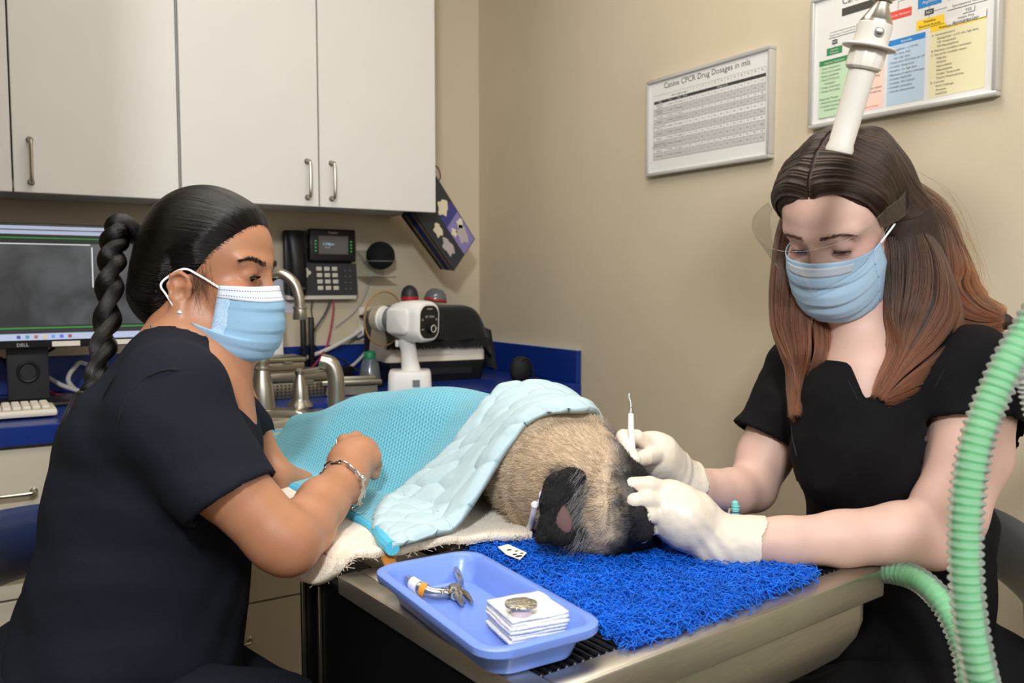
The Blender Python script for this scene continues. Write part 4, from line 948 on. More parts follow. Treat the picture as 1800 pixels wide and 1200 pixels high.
dr = np.clip((.022-u)/.034, 0, 1); hz = hz-.038*dr**1.6*np.clip((v-VL+.03)/.03, 0, 1)
hz = np.maximum(hz, np.where(u > .004, .004, -.06))
Pw = Bp+u[..., None]*Uv+v[..., None]*Vv+hz[..., None]*A(0, 0, 1)
M_tow = mat('cream terry', (240, 226, 206), .95, noise=.05, nscale=120, bump=.9, bscale=420, sheen=.3)
t = thing('towel', 'cream terry towel spread between the table and the pug, one corner hanging over', 'towel', T_(.2, .6, .01))
o = sheet('towel_cloth', Pw.reshape(-1, 3), grid_q(ns, nt), M_tow, t, solid=.009, offset=-1)
m = 16000; ii = rng.integers(0, ns*nt, m); keep = rng.random(m) < 1
base = Pw.reshape(-1, 3)[ii]+rng.normal(size=(m, 3))*A(.0016, .0016, .0004); dirs = rng.normal(size=(m, 3))*.55+A(0, 0, 1); dirs /= np.linalg.norm(dirs, axis=1)[:, None]
k = np.linspace(0, 1, 4)[None, :, None]
Pl = base[:, None]+dirs[:, None]*.0055*k+(rng.normal(size=(m, 1, 3))*.0035)*k**2
strands('terry_loops', Pl, .00032, M_tow, t, tip=.8)
fold = smooth_path([T_(.040, VL-.05, .006), T_(.050, VL-.028, .016), T_(.052, VL-.003, .022), T_(.048, VL+.03, .018)], 20)
part('striped_hem', tube(fold-A(0, 0, .006), .0075, 12, flat=(.5, 1)), mat('ochre towel stripe', (188, 124, 48), .9, bump=.8, bscale=400), t)

# ---- second blue pad, chart paper and pen at the far left of the table
p = [(432, 800), (444, 764), (590, 738), (640, 752)]
pad = A(*[uvh(at_z(a, b, TZ+.004))[:2] for a, b in ((420, 800), (452, 762), (586, 741), (690, 745))])
t = part('table_pad', prism([tuple(q) for q in pad], .0015, .006), M_bind, None, TM, False); tag(t, 'flat turquoise pad under the chart papers behind the blanket', 'pad')
pp = A(*[uvh(at_z(a, b, TZ+.008))[:2] for a, b in ((428, 796), (446, 768), (588, 738), (596, 744), (560, 775))])
t = thing('chart_paper', 'white printed record sheet lying behind the blanket beside the pen', 'paper', T_(*pp[0], .0075))
part('sheet', prism([tuple(q) for q in pp], .0065, .0078), M_paper, t, TM, False)
g = G()
for i in range(8):
    a = pp[1]*(1-i/9)+pp[0]*i/9; b = pp[2]*(1-i/9)+pp[3]*i/9; d = unit(b-a); a = a+d*.02; L = np.linalg.norm(b-a)*.4*(.4+.6*rng.random()); nrm = A(-d[1], d[0])*.0018
    g.add(([(*(a+nrm), .0079), (*(a-nrm), .0079), (*(a+d*L-nrm), .0079), (*(a+d*L+nrm), .0079)], [(0, 1, 2, 3)]), TM, False)
g.build('print_lines', M_ink2, t)['kind'] = 'stuff'
a, b = at_z(482, 771, TZ+.013), at_z(560, 752, TZ+.013)
t = thing('pen', 'slim black ballpoint pen lying on the chart papers', 'pen', a)
part('barrel', lathe([(.002, 0), (.0045, .012), (.0048, .02), (.0048, .12), (.004, .126)], 14), M_black, t, along(a, b)); part('clip', lathe([(.0012, .075), (.0014, .12)], 8), M_grey, t, along(a, b)@mtx((.0058, 0, 0))); part('push_button', lathe([(.0025, .126), (.0025, .136)], 10), M_grey, t, along(a, b))

# ---- blue string mat
mc = A(*[uvh(at_z(a, b, TZ+.006))[:2] for a, b in ((1108, 1132), (1428, 1012), (1318, 922), (1215, 880), (1000, 860), (835, 962))])
t = thing('string_mat', 'bright blue tangled string drain mat on the steel table under the pug head', 'mat', T_(*mc.mean(0), .001))
M_mat = mat('blue string', (5, 108, 226), .45, noise=.25, nscale=60)
part('backing', prism([tuple(q) for q in mc], .0005, .004), mat('deep blue backing', (4, 40, 130), .8), t, TM, False)
def inpoly(P, poly):
    c = np.zeros(len(P), bool); n = len(poly)
    for i in range(n):
        a, b = poly[i], poly[(i+1) % n]; cond = ((a[1] > P[:, 1]) != (b[1] > P[:, 1])) & (P[:, 0] < (b[0]-a[0])*(P[:, 1]-a[1])/(b[1]-a[1]+1e-12)+a[0]); c ^= cond
    return c
m = 17500; c0 = mc.min(0)+rng.random((m, 2))*(mc.max(0)-mc.min(0)); c0 = c0[inpoly(c0, mc)]; m = len(c0); K = 14
ang = rng.random(m)*6.28; L = .022+.040*rng.random(m); k = np.linspace(-.5, .5, K)
turn = rng.normal(size=m)*2.2; th = ang[:, None]+turn[:, None]*k[None]+.9*np.sin(k[None]*18+rng.random((m, 1))*6.28)
st = np.stack([np.cos(th), np.sin(th)], -1)*(L/K)[:, None, None]; xy = c0[:, None]+np.cumsum(st, 1)-st.sum(1, keepdims=True)/2
hz = .003+.012*rng.random((m, 1))**1.2*np.cos(k*3.0)[None]+.0015*np.sin(k*14+rng.random((m, 1))*6.28); hz = np.maximum(hz, .0025)
Ps = Bp+xy[..., :1]*Uv+xy[..., 1:2]*Vv+hz[..., None]*A(0, 0, 1)
V, q = tube_strands(Ps, .00052); sheet('string_pile', V, q, M_mat, t)['kind'] = 'stuff'
tg = A(*[uvh(at_z(a, b, TZ+.016))[:2] for a, b in ((875, 962), (893, 957), (926, 972), (914, 984), (890, 975))])
part('care_tag', prism([tuple(q) for q in tg], .016, .0168), mat('white cloth tag', (232, 228, 218), .8), t, TM, False)
g = G()
for a, b, s in ((895, 966, .0022), (905, 974, .002), (912, 977, .003), (917, 972, .0016), (908, 968, .0014)):
    q = uvh(at_z(a, b, TZ+.017))[:2]; g.add(prism([(q[0]+s*math.cos(w)*1.6, q[1]+s*math.sin(w)) for w in np.linspace(0, 5.6, 8)], .01682, .0171), TM, False)
g.build('tag_print', M_ink, t)

# ---- blue instrument tray
c4 = A(*[uvh(at_z(a, b, TZ+.030))[:2] for a, b in ((655, 1000), (826, 966), (1058, 1090), (868, 1170))])
ctr = c4.mean(0); ex = unit((c4[2]-c4[1])+(c4[3]-c4[0])); ey = A(-ex[1], ex[0]); Ltr = (np.linalg.norm(c4[2]-c4[1])+np.linalg.norm(c4[3]-c4[0]))/2; Wtr = (np.linalg.norm(c4[1]-c4[0])+np.linalg.norm(c4[2]-c4[3]))/2
TR = TM@mtx((ctr[0], ctr[1], 0), x=A(ex[0], ex[1], 0), y=A(ey[0], ey[1], 0), z=A(0, 0, 1))
t = thing('instrument_tray', 'periwinkle blue plastic tray on the near corner of the steel table', 'tray', (TR@A(0, 0, 0, 1))[:3])
def tr(i, z, r): return [(x, y, z) for x, y in rrect(Ltr-2*i, Wtr-2*i, r, 7)]
M_tray = mat('periwinkle plastic', (116, 146, 226), .3, noise=.02, nscale=15)
part('tray_shell', loft([tr(.022, .0005, .02), tr(.018, .002, .022), tr(.011, .022, .024), tr(.0105, .0235, .024), tr(.001, .0235, .026), tr(0, .025, .026), tr(0, .031, .026), tr(.002, .0325, .026), tr(.008, .0325, .022), tr(.010, .031, .021), tr(.0125, .024, .021), tr(.019, .006, .019), tr(.022, .004, .017)], True), M_tray, t, TR)
tz = TZ+.0045
# ---- pliers
def trp(px, py, h=0): return at_z(px, py, tz+.004+h)
M_inst = mat('instrument steel', (186, 180, 168), .22, 1)
J = trp(800, 1040, .002)
t = thing('extraction_pliers', 'steel extraction pliers with white and orange tape, lying in the blue tray', 'pliers', J)
a = smooth_path([trp(716, 1018, .010), trp(735, 1032, .008), trp(760, 1042, .004), trp(785, 1043, .003), J, trp(812, 1054, .002)], 30)
part('handle', tube(a, np.interp(np.linspace(0, 1, 30), [0, .1, .45, .8, 1], [.0052, .0068, .0060, .0042, .0045]), 14, flat=(1, .75)), M_inst, t)
b = smooth_path([trp(798, 996, .008), trp(805, 1010, .007), trp(810, 1025, .004), J+A(.002, 0, .002), trp(798, 1048, .002)], 30)
part('handle', tube(b, np.interp(np.linspace(0, 1, 30), [0, .2, .7, 1], [.0038, .0055, .0042, .0045]), 14, flat=(1, .7)), M_inst, t)
part('pivot', lathe([(.0075, -.005), (.0075, .006), (.006, .0075)], 20), M_inst, t, mtx(J))
part('jaw', tube(smooth_path([J, trp(806, 1050, .003), trp(812, 1062, .002)], 12), np.linspace(.0058, .0016, 12), 10), M_inst, t)
part('jaw', tube(smooth_path([J, trp(818, 1044, .003), trp(830, 1058, .002)], 12), np.linspace(.0058, .0016, 12), 10), M_inst, t)
part('spring', tube([J+A(.012*math.cos(w*.5)-.006, .006*math.sin(w*6), .004+.002*math.cos(w*6)) for w in np.linspace(0, 6.28, 90)], .0006, 5), M_inst, t)
part('white_tape', tube(a[3:7], .0076, 14, flat=(1, .78)), M_white, t); part('orange_tape', tube(a[7:10], .0076, 14, flat=(1, .78)), mat('orange tape', (224, 142, 34), .5), t)
# ---- gauze squares, each one its own sheet, and the ring cup on top
gq = A(*[uvh(at_z(a, b, TZ+.02))[:2] for a, b in ((850, 1066), (945, 1052), (1010, 1095), (905, 1128))])
gc = gq.mean(0); gx = unit(gq[2]-gq[1]+gq[3]-gq[0]); gyv = A(-gx[1], gx[0])
M_gz = mat('white gauze', (240, 238, 234), .95, bump=.7, bscale=500)
zz = .0050
for i in range(7):
    a_ = rng.normal()*.02; c_, s_ = math.cos(a_), math.sin(a_); X = A(gx[0]*c_-gx[1]*s_, gx[0]*s_+gx[1]*c_); off = gc+rng.normal(size=2)*.0006
    w = .0285+.001*rng.normal(); hh = .0030
    n = 16; s1, s2 = np.meshgrid(np.linspace(-1, 1, n), np.linspace(-1, 1, n), indexing='ij'); sh = np.maximum(np.abs(s1), np.abs(s2))
    q = off+s1[..., None]*w*X+s2[..., None]*w*A(-X[1], X[0]); h_ = zz+hh-.0005*np.clip((sh-.82)/.18, 0, 1)**2+.0007*fnoise(np.stack([s1*2, s2*2, s1*0+i], -1), 2.2, i)
    P = Bp+q[..., :1]*Uv+q[..., 1:]*Vv+h_[..., None]*A(0, 0, 1)
    t = sheet('gauze_square', P.reshape(-1, 3), grid_q(n, n), M_gz, None, solid=.0033)
    tag(t, ('bottom gauze square of the white stack in the blue tray', 'second gauze square from the bottom of the white stack', 'third gauze square from the bottom of the white stack', 'middle gauze square of the white stack in the tray', 'fifth gauze square up the white stack', 'gauze square just below the top of the white stack', 'top gauze square of the stack, under the steel cup')[i], 'gauze', 'gauze squares in the tray'); zz += hh+.0004
p = at_z(916, 1083, TZ+zz+.001); p[2] = TZ+zz-.0002
t = thing('polish_cup', 'tiny pink cup with crumpled foil lid on top of the gauze stack', 'cup', p)
part('cup_body', lathe([(.0085, 0), (.0095, .002), (.0100, .011), (.0085, .0125)], 24), mat('pale pink plastic', (226, 206, 204), .35), t, mtx(p))
V, F = lathe([(.0001, .0145), (.006, .0148), (.0115, .0142), (.0145, .0135), (.0148, .0125), (.011, .0118), (.009, .012)], 36, False); V = np.array(V); V[:, 2] += .0007*fnoise(V, 700, 4); part('foil_lid', (V, F), mat('foil', (206, 200, 186), .3, 1, bump=.6, bscale=500), t, mtx(p))
# ================================================================ the pug
t = thing('pug', 'fawn pug with a black mask asleep on its side under the turquoise blanket', 'dog', DOGB[4][0]*A(1, 1, 0)+A(0, 0, TZ+.012)); PUG = t
HD = at(1046, 884, 1.035); HD[2] = max(HD[2], TZ+.014+.052)
MZ = at(1112, 912, 1.03)
hx = unit(MZ-HD)                                    # towards the muzzle
cr = unit(at(1000, 800, 1.10)-HD); hy = unit(cr-hx*(cr@hx)); hz_ = np.cross(hx, hy)
HM = np.stack([hx, hy, hz_], 1)
toc = unit(CAM-HD)
lo = np.minimum.reduce([p-r for p, r in DOGB+DOGN]+[HD-.09, MZ-.06])-.02; hi = np.maximum.reduce([p+r for p, r in DOGB+DOGN]+[HD+.09, MZ+.06])+.02
f = Field(lo, hi, .0034)
f.chain(DOGB, .03).chain(DOGN, .035)
f.cone(DOGB[4][0]+A(.05, .05, -.02), DOGN[1][0]+A(.03, .06, -.02), .06, .05, .04)
f.ell(HD, (.068, .062, .058), .03, M=HM)
f.ell(HD+hx*.02-hy*.01+toc*.016, (.05, .05, .045), .03, M=HM)
f.cone(HD+hx*.03, MZ, .048, .036, .02)                                # muzzle
f.ell(MZ+hx*.008-A(0, 0, .012), (.026, .030, .028), .012)
f.ell(MZ+toc*.02-A(0, 0, .006), (.020, .020, .022), .012)
# brow fold, eye hollow, cheek and muzzle creases, placed on the visible side of the head
def srf(L, r, k, op='add', sink=.35):
    pts = [(f.hit(at(a, b, .85), ray(a, b), .4)+unit(at(a, b, 1)-CAM)*r*sink, r) for a, b in L]; f.chain(pts, k, op=op)
srf([(1066, 822), (1056, 850), (1056, 885), (1064, 925)], .0085, .008, sink=.2)
srf([(1079, 830), (1083, 860), (1082, 895), (1076, 935)], .0062, .007, 'sub', -.1)
srf([(1098, 838), (1102, 868), (1104, 900), (1112, 930)], .012, .014, sink=.3)
srf([(1120, 905), (1130, 930)], .013, .012, sink=.5)
srf([(1080, 872), (1083, 886)], .008, .006, 'sub', -.1); srf([(1084, 873), (1086, 887)], .0062, .004, sink=.3)
# neck rolls
nk = unit(DOGN[2][0]-DOGN[0][0])
def roll(P):
    s = (P-DOGN[0][0])@nk; w = np.clip((s+.02)/.03, 0, 1)*np.clip((.125-s)/.03, 0, 1); b = fnoise(P, 30, 2)
    return -.0075*w*np.sin(2*math.pi*s/.032+1.2*b)-.0012*fnoise(P, 60, 9)
f.disp(roll)
f.cut((0, 0, TZ+.0125), (0, 0, -1), .004)
FAWN, DARK, GREY_, BLK = A(.60, .465, .325), A(.33, .235, .155), A(.16, .14, .125), A(.012, .011, .012)
EAR0 = at(985, 862, .985)
def dogcol(V):
    q = proj(V); x, y = q[:, 0], q[:, 1]; n = fnoise(V, 90, 5); n2 = fnoise(V, 260, 6)
    hl = (V-HD)@RT*.9+(V-HD)@UP*-.10+.016; hyv = (V-HD)@hy; C = np.repeat(FAWN[None], len(V), 0)*(1+.10*n2[:, None])
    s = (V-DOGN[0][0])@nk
    rl = np.sin(2*math.pi*s/.032+1.2*fnoise(V, 30, 2)); fw = (np.clip(-rl-.35, 0, 1)*np.clip((s+.02)/.03, 0, 1)*np.clip((.125-s)/.03, 0, 1))[:, None]*.95; C = C*(1-fw)+DARK*fw  # crease shade painted into the coat along the neck-roll troughs
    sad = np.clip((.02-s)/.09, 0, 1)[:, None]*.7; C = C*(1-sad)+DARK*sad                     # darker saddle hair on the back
    hs = np.clip((s-.085+.006*n)/.022, 0, 1)[:, None]
    m1 = hs*np.clip((hl-.019+.007*n)/.014, 0, 1)[:, None]; C = C*(1-m1)+GREY_*(1.25+.75*fnoise(V, 75, 8)[:, None]).clip(.4, 2.2)*m1
    m2 = hs*np.clip((hl-.032+.007*n)/.012, 0, 1)[:, None]; C = C*(1-m2)+BLK*m2                  # black muzzle
    de = np.linalg.norm(V-EYE, axis=1); m3 = np.clip((.020-de+.004*n)/.010, 0, 1)[:, None]; C = C*(1-m3)+BLK*m3
    dd = np.linalg.norm(V-EAR0, axis=1); m4 = np.clip((.034-dd+.005*n)/.012, 0, 1)[:, None]*.9; C = C*(1-m4)+GREY_*.5*m4
    lp = np.abs(np.sin((hyv-.5*hl)*130+n)); m5 = (np.clip((.22-lp)/.22, 0, 1)*np.clip((hl+.01)/.02, 0, 1)*np.clip((.05-hl)/.02, 0, 1)*.55)[:, None]; C = C*(1-m5)+GREY_*.6*m5
    return C
EYE = at(1083, 880, .985)
M_dog = mat('pug coat', (200, 170, 130), .75, vcol='tint', bump=.6, bscale=700)
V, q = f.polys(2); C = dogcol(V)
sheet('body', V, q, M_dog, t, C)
# fur
def mesh_normals(V, q):
    n = np.cross(V[q[:, 2]]-V[q[:, 0]], V[q[:, 3]]-V[q[:, 1]]); N = np.zeros_like(V)
    for i in range(4): np.add.at(N, q[:, i], n)
    return N/(np.linalg.norm(N, axis=1)[:, None]+1e-12)
def fur(name, V, q, C, count, L, flow, m, parent, rad=.00013, lift=.45, sel=None, seed=3):
    r = np.random.default_rng(seed); N = mesh_normals(V, q)
    ok = np.arange(len(q)) if sel is None else np.nonzero(sel(V[q[:, 0]]))[0]
    k = ok[r.integers(0, len(ok), count)]; a, b = r.random((2, count, 1)); Q = q[k]
    P = (V[Q[:, 0]]*(1-a)+V[Q[:, 1]]*a)*(1-b)+(V[Q[:, 3]]*(1-a)+V[Q[:, 2]]*a)*b; nn = N[Q[:, 0]]
    d = flow(P)+r.normal(size=(count, 3))*.28; d -= nn*(d*nn).sum(1, keepdims=True); d /= np.linalg.norm(d, axis=1)[:, None]+1e-9
    ln = (L(P) if callable(L) else L)*(.6+.8*r.random((count, 1))); s = np.linspace(0, 1, 4)[None, :, None]
    X = P[:, None]+ln[:, None]*s*(d[:, None]*(1-lift*.4)+nn[:, None]*lift*(1-.75*s))
    o = strands(name, X, rad, m, parent, tip=.25)
    cc = C[Q[:, 0]]*(.8+.45*r.random((count, 1))); ca_ = o.data.attributes.new('tint', 'FLOAT_COLOR', 'CURVE')
    ca_.data.foreach_set('color', np.c_[cc, np.ones(count)].astype(np.float32).ravel()); return o
M_fur = mat('pug fur', (200, 170, 130), .55, vcol='tint', spec=.25)
flow = lambda P: -(nk[None]+.0*P)+A(0, 0, -.35)
seen = lambda P: (((P-CAM)@RT) > -.5) & (uvh(P)[:, 1] < .75)
fur('fur', V, q, C, 60000, lambda P: np.where(((P-HD)@hx)[:, None] > .01, .007, .014), flow, M_fur, t, .00024, sel=seen)
# ear: upper lobe, folded lower flap with a pointed tip, hollow between
M_ear = mat('black ear velvet', (18, 16, 17), .7, sheen=.3, bump=.5, bscale=700)
ec = at(992, 895, .975); f2 = Field(ec-.075, ec+.075, .0019); fl = (toc, .55)
f2.chain(at4((1024, 852, .985, .010), (1006, 846, .977, .0135), (984, 858, .970, .0155), (974, 882, .964, .0135), (974, 902, .963, .0105)), .006, flat=fl)
f2.chain(at4((972, 900, .962, .011), (962, 924, .958, .0085), (950, 943, .955, .0035)), .006, flat=fl)
f2.chain(at4((950, 943, .956, .004), (985, 940, .960, .009), (1012, 930, .970, .011), (1030, 916, .98, .009)), .006, flat=fl)
f2.chain(at4((1030, 862, .985, .008), (1034, 890, .982, .009), (1032, 920, .98, .009)), .006, flat=fl)
f2.cone(at(990, 908, .972), at(1012, 895, .975), .020, .022, .006, flat=(toc, .35))
f2.cone(at(1008, 866, .948), at(1002, 886, .950), .0085, .007, .005, 'sub'); f2.cone(at(1000, 890, .950), at(976, 924, .948), .0105, .006, .005, 'sub')
Ve, qe = f2.polys(2); sheet('ear', Ve, qe, M_ear, t); fur('ear_fur', Ve, qe, np.repeat(A(.012, .011, .011)[None], len(Ve), 0), 9000, .006, lambda P: np.repeat((-RT*.5-UP)[None], len(P), 0), M_fur, t, .0002, lift=.25)
part('ear_lining', ball(.013, 18, 12, (.8, .25, 1.5)), mat('pinkish inner ear', (104, 76, 74), .7), t, mtx(at(986, 908, .9585), x=unit(RT+UP*.5), y=-toc))
n = 1500; r = np.random.default_rng(8); P0 = at(1020, 900, .968)+(r.normal(size=(n, 1))*.010)*RT+(r.normal(size=(n, 1))*.017)*UP+toc*.004
dv = unit(-RT*.7-UP*.6+toc*.25)+r.normal(size=(n, 3))*.25; s = np.linspace(0, 1, 5)[None, :, None]
o = strands('ear_tufts', P0[:, None]+dv[:, None]*.011*s-UP*.004*s**2, .00014, M_fur, t); cc = (.03+.5*r.random((n, 1))**2)*A(1, .97, .92)
o.data.attributes.new('tint', 'FLOAT_COLOR', 'CURVE').data.foreach_set('color', np.c_[cc, np.ones(n)].astype(np.float32).ravel())
# closed eye, nose pad, tongue tip
e = EYE+toc*.004
part('eye', tube(smooth_path([e-UP*.010-RT*.002, e-UP*.002+RT*.003, e+UP*.008+RT*.001], 12), .0016, 8), mat('dark eyelid', (10, 9, 9), .3), t)
part('tongue', ball(.010, 16, 10, (1, .8, .55)), mat('pink tongue', (214, 120, 124), .35), t, mtx(at(1143, 934, 1.01)))
# ---- white neck band
M_wb = mat('white vinyl band', (236, 236, 242), .4)
t = thing('identity_band', 'narrow white plastic band round the neck of the pug', 'band', at(938, 905, 1.05))
def onfur(a, b, off=.009): p = f.hit(at(a, b, .85), ray(a, b), .4); return p-unit(ray(a, b))*off
part('loose_tail', tube(smooth_path([onfur(940, 890), onfur(937, 905), onfur(933, 920, .010), onfur(929, 929, .012)], 14), .0044, 10, flat=(1, .8)), M_wb, t); part('clasp', lathe([(.0038, -.002), (.0044, 0), (.0044, .002), (.003, .003)], 18), M_wb, t, along(onfur(940, 887, .011), CAM))
part('strap', tube(smooth_path([onfur(943, 888), onfur(952, 876), onfur(962, 864), onfur(972, 852)], 14), .0028, 10, flat=(1, .4)), M_wb, t); q0 = onfur(956, 872, .011); part('loop', tube([q0+.0048*math.cos(w)*RT+.0055*math.sin(w)*UP for w in np.linspace(0, 6.28, 21)], .0014, 8), M_wb, t)
# ================================================================ people
FH = unit(A(FW[0], FW[1], 0)); ZU = A(0, 0, 1)
M_skinA = mat('warm tan skin', (196, 138, 104), .42, noise=.05, nscale=30, bump=.12, bscale=700, sss=.12, vcol='tint')
M_skinB = mat('fair skin', (236, 200, 184), .5, noise=.03, nscale=30, bump=.1, bscale=700, sss=.12, vcol='tint')
def cloth_mat(n, c): return mat(n, c, .85, noise=.06, nscale=14, bump=.35, bscale=900, spec=.18)
M_navy = cloth_mat('blue black scrubs', (25, 28, 37)); M_blk2 = cloth_mat('black scrubs', (17, 16, 18))
M_maskb = mat('blue mask fabric', (146, 184, 212), .8, bump=.15, bscale=900); M_maskw = mat('white mask strip', (220, 226, 234), .8); M_maskp = mat('pale blue mask fabric', (176, 206, 228), .8)
M_loop = mat('white elastic', (238, 238, 238), .7); M_glove = mat('ivory latex glove', (224, 212, 194), .38, noise=.03, nscale=40, bump=.25, bscale=160, sss=.1)
M_eye = mat('eye white', (225, 220, 214), .15, coat=1); M_iris = mat('dark brown iris', (38, 24, 18), .1, coat=1); M_lash = mat('black lashes', (14, 11, 10), .6)
def hair_mat(name, root, tip, rough=.32, at0=.15, at1=.9, ior=1.45):
    N = Nodes(name); N.t.nodes.remove(N.b); b = N.n('ShaderNodeBsdfHairPrincipled'); b.parametrization = 'COLOR'
    b.inputs['Roughness'].default_value = rough; b.inputs['Radial Roughness'].default_value = .4; b.inputs['Random Roughness'].default_value = .15; b.inputs['Coat'].default_value = 0; b.inputs['IOR'].default_value = ior
    ci = N.n('ShaderNodeHairInfo'); cr_ = N.n('ShaderNodeValToRGB'); e = cr_.color_ramp.elements
    e[0].position = at0; e[0].color = srgb(root); e[1].position = at1; e[1].color = srgb(tip); N.l(ci.outputs['Intercept'], cr_.inputs[0])
    hv = N.n('ShaderNodeHueSaturation'); mr = N.n('ShaderNodeMapRange'); mr.inputs[3].default_value = .65; mr.inputs[4].default_value = 1.45
    N.l(ci.outputs['Random'], mr.inputs[0]); N.l(mr.outputs[0], hv.inputs['Value']); N.l(cr_.outputs[0], hv.inputs['Color']); N.l(hv.outputs[0], b.inputs['Color']); N.l(b.outputs[0], N.out.inputs[0]); return N.m
EX, EZ = .0665, .006        # eyeball centre in the head frame
class Head:
    """frame of a head: x forward, y to the person's left, z up; origin between the ears at eye height"""
    def __init__(s, fwd_h, pitch, roll, anchor_local, anchor_world, scale=(.88, .96, .945)):
        h = unit(fwd_h); f = math.cos(pitch)*h-math.sin(pitch)*ZU; y = unit(np.cross(ZU, h)); z = np.cross(f, y)
        y, z = y*math.cos(roll)+z*math.sin(roll), z*math.cos(roll)-y*math.sin(roll); s.M = np.stack([f, y, z], 1); s.k = A(*scale)
        s.o = np.asarray(anchor_world)-s.M@(A(*anchor_local)*scale)
    def __call__(s, *p): return s.o+s.k*(np.asarray(p if len(p) > 1 else p[0], float)@s.M.T)
    def m4(s):
        m = np.eye(4); m[:3, :3] = s.M*s.k; m[:3, 3] = s.o; return m
def skull(f, H):
    k = H.k; e = lambda c, r, kk=.01, op='add': f.ell(H(*c), A(*r)*k, kk, op, M=H.M)
    e((-.018, 0, .034), (.094, .074, .084)); e((.030, 0, .036), (.056, .062, .058), .02)
    e((.034, 0, -.03), (.054, .058, .066), .02)
def head_skin(f, H, eyelid=-24, open_=.0040):
    k = H.k; km = float(k.mean()); e = lambda c, r, kk=.01, op='add': f.ell(H(*c), A(*r)*k, kk, op, M=H.M)
    c = lambda a, b, ra, rb, kk=.01, op='add', flat=None: f.cone(H(*a), H(*b), ra*km, rb*km, kk, op, None if flat is None else (H.M@A(*flat[0]), flat[1]))
    skull(f, H); e((.042, 0, -.082), (.044, .044, .036), .015); e((.074, 0, -.100), (.018, .022, .016), .014)
    for s in (-1, 1):
        c((-.004, s*.054, -.052), (.060, s*.022, -.098), .014, .015, .02); e((.058, s*.043, -.026), (.024, .020, .018), .016)
        c((.078, s*.010, .023), (.064, s*.046, .025), .009, .007, .014)
        e((.092, s*.031, EZ-.003), (.017, .018, .011), .010, 'sub')
    c((.084, 0, .006), (.0985, 0, -.036), .0082, .0105, .008); e((.094, .011, -.041), (.010, .008, .008), .006); e((.094, -.011, -.041), (.010, .008, .008), .006)
    for s in (-1, 1):
        e((EX, s*.0315, EZ), (.0158, .0150, .0145), .004)                              # lids
        a = R_(eyelid-13); mid = (EX+.0150*math.cos(a), s*.0315, EZ+.0148*math.sin(a))
        for w in (-1, 1): c(mid, (mid[0]-.0030, s*.0315+w*.0115, mid[2]+.0012), open_, .0022, .001, 'sub')
        # ear
        y0 = s*.070; g = .82; P = lambda x, z, d: (x*g-.010, y0+s*d*.75, z*g-.028)
        pts = [P(.006, -.004, .003), P(.010, .012, .006), P(.006, .026, .010), P(-.008, .033, .014), P(-.022, .026, .017), P(-.026, .010, .017), P(-.022, -.010, .013), P(-.012, -.024, .008)]
        for a_, b_ in zip(pts[:-1], pts[1:]): c(a_, b_, .0034, .0034, .003)
        e(P(-.008, .004, .006), (.016, .005, .022), .004); e(P(-.004, -.026, .006), (.0085, .0055, .0095), .005)
        for a_, b_ in ((P(-.016, .018, .012), P(-.016, 0, .011)), (P(-.016, 0, .011), P(-.006, -.014, .009))): c(a_, b_, .0026, .0026, .003)
        e(P(-.003, -.002, .014), (.0075, .0065, .009), .003, 'sub'); e(P(-.008, .019, .016), (.009, .005, .0065), .003, 'sub'); e(P(-.021, .006, .019), (.0028, .004, .014), .002, 'sub')
def eyes(H, parent, eyelid, gaze=0):
    km = float(H.k.mean())
    for s in (-1, 1):
        c = H(EX, s*.0315, EZ); part('eyeball', ball(.0130*km, 20, 14), M_eye, parent, mtx(c))
        a = R_(eyelid-10); d = unit(H.M@A(math.cos(a), -.06*s+gaze, math.sin(a))); part('iris', ball(.0064*km, 16, 10, (1, 1, .4)), M_iris, parent, along(c+d*.0108*km, c+d))
        L = []
        for i in range(34):
            w = -1+2*i/33; a2 = R_(eyelid+7-9*w*w); y = s*.0315+w*.0125; rr = math.sqrt(max(0, .0157**2-(w*.0118)**2)); x = EX+rr*math.cos(a2); z = EZ+.0150*math.sin(a2)
            p0 = A(x, y, z); o = A(.8, .35*w+.15*s, -.45); L.append([H(p0+o*t*.0062+A(0, 0, .0035)*t*t) for t in np.linspace(0, 1, 5)])
        V, q = tube_strands(A(*L), .00026); o = sheet('eyelashes', V, q, M_lash, parent); o['kind'] = 'stuff'
        part('lash_line', tube([l[0] for l in L], .0006, 6), M_lash, parent)
def brows(f, H, parent, m, col_n=260, seed=1, lift=0., thick=.0013, rad=.0002, arch=.0085, tilt=0.):
    r = np.random.default_rng(seed); L = []
    for s in (-1, 1):
        for i in range(col_n):
            t = .95*r.random(); y = s*(.011+.041*t); z = .0225+lift+tilt*(1-2*t)+arch*math.sin(min(1., t*1.08)**1.25*2.75)+r.normal()*thick*(1.1-.8*t)
            p = f.hit(H(.14, y, z), -H.M[:, 0]); d = unit(H.M@A(-.30*t, s*1, .40*(1-1.7*t)+.10*r.normal()))
            L.append([p+H.M[:, 0]*.0003+d*.0065*q+H.M[:, 0]*.0006*math.sin(q*2.8) for q in np.linspace(0, 1, 5)])
    return strands('eyebrows', A(*L), rad, m, parent)
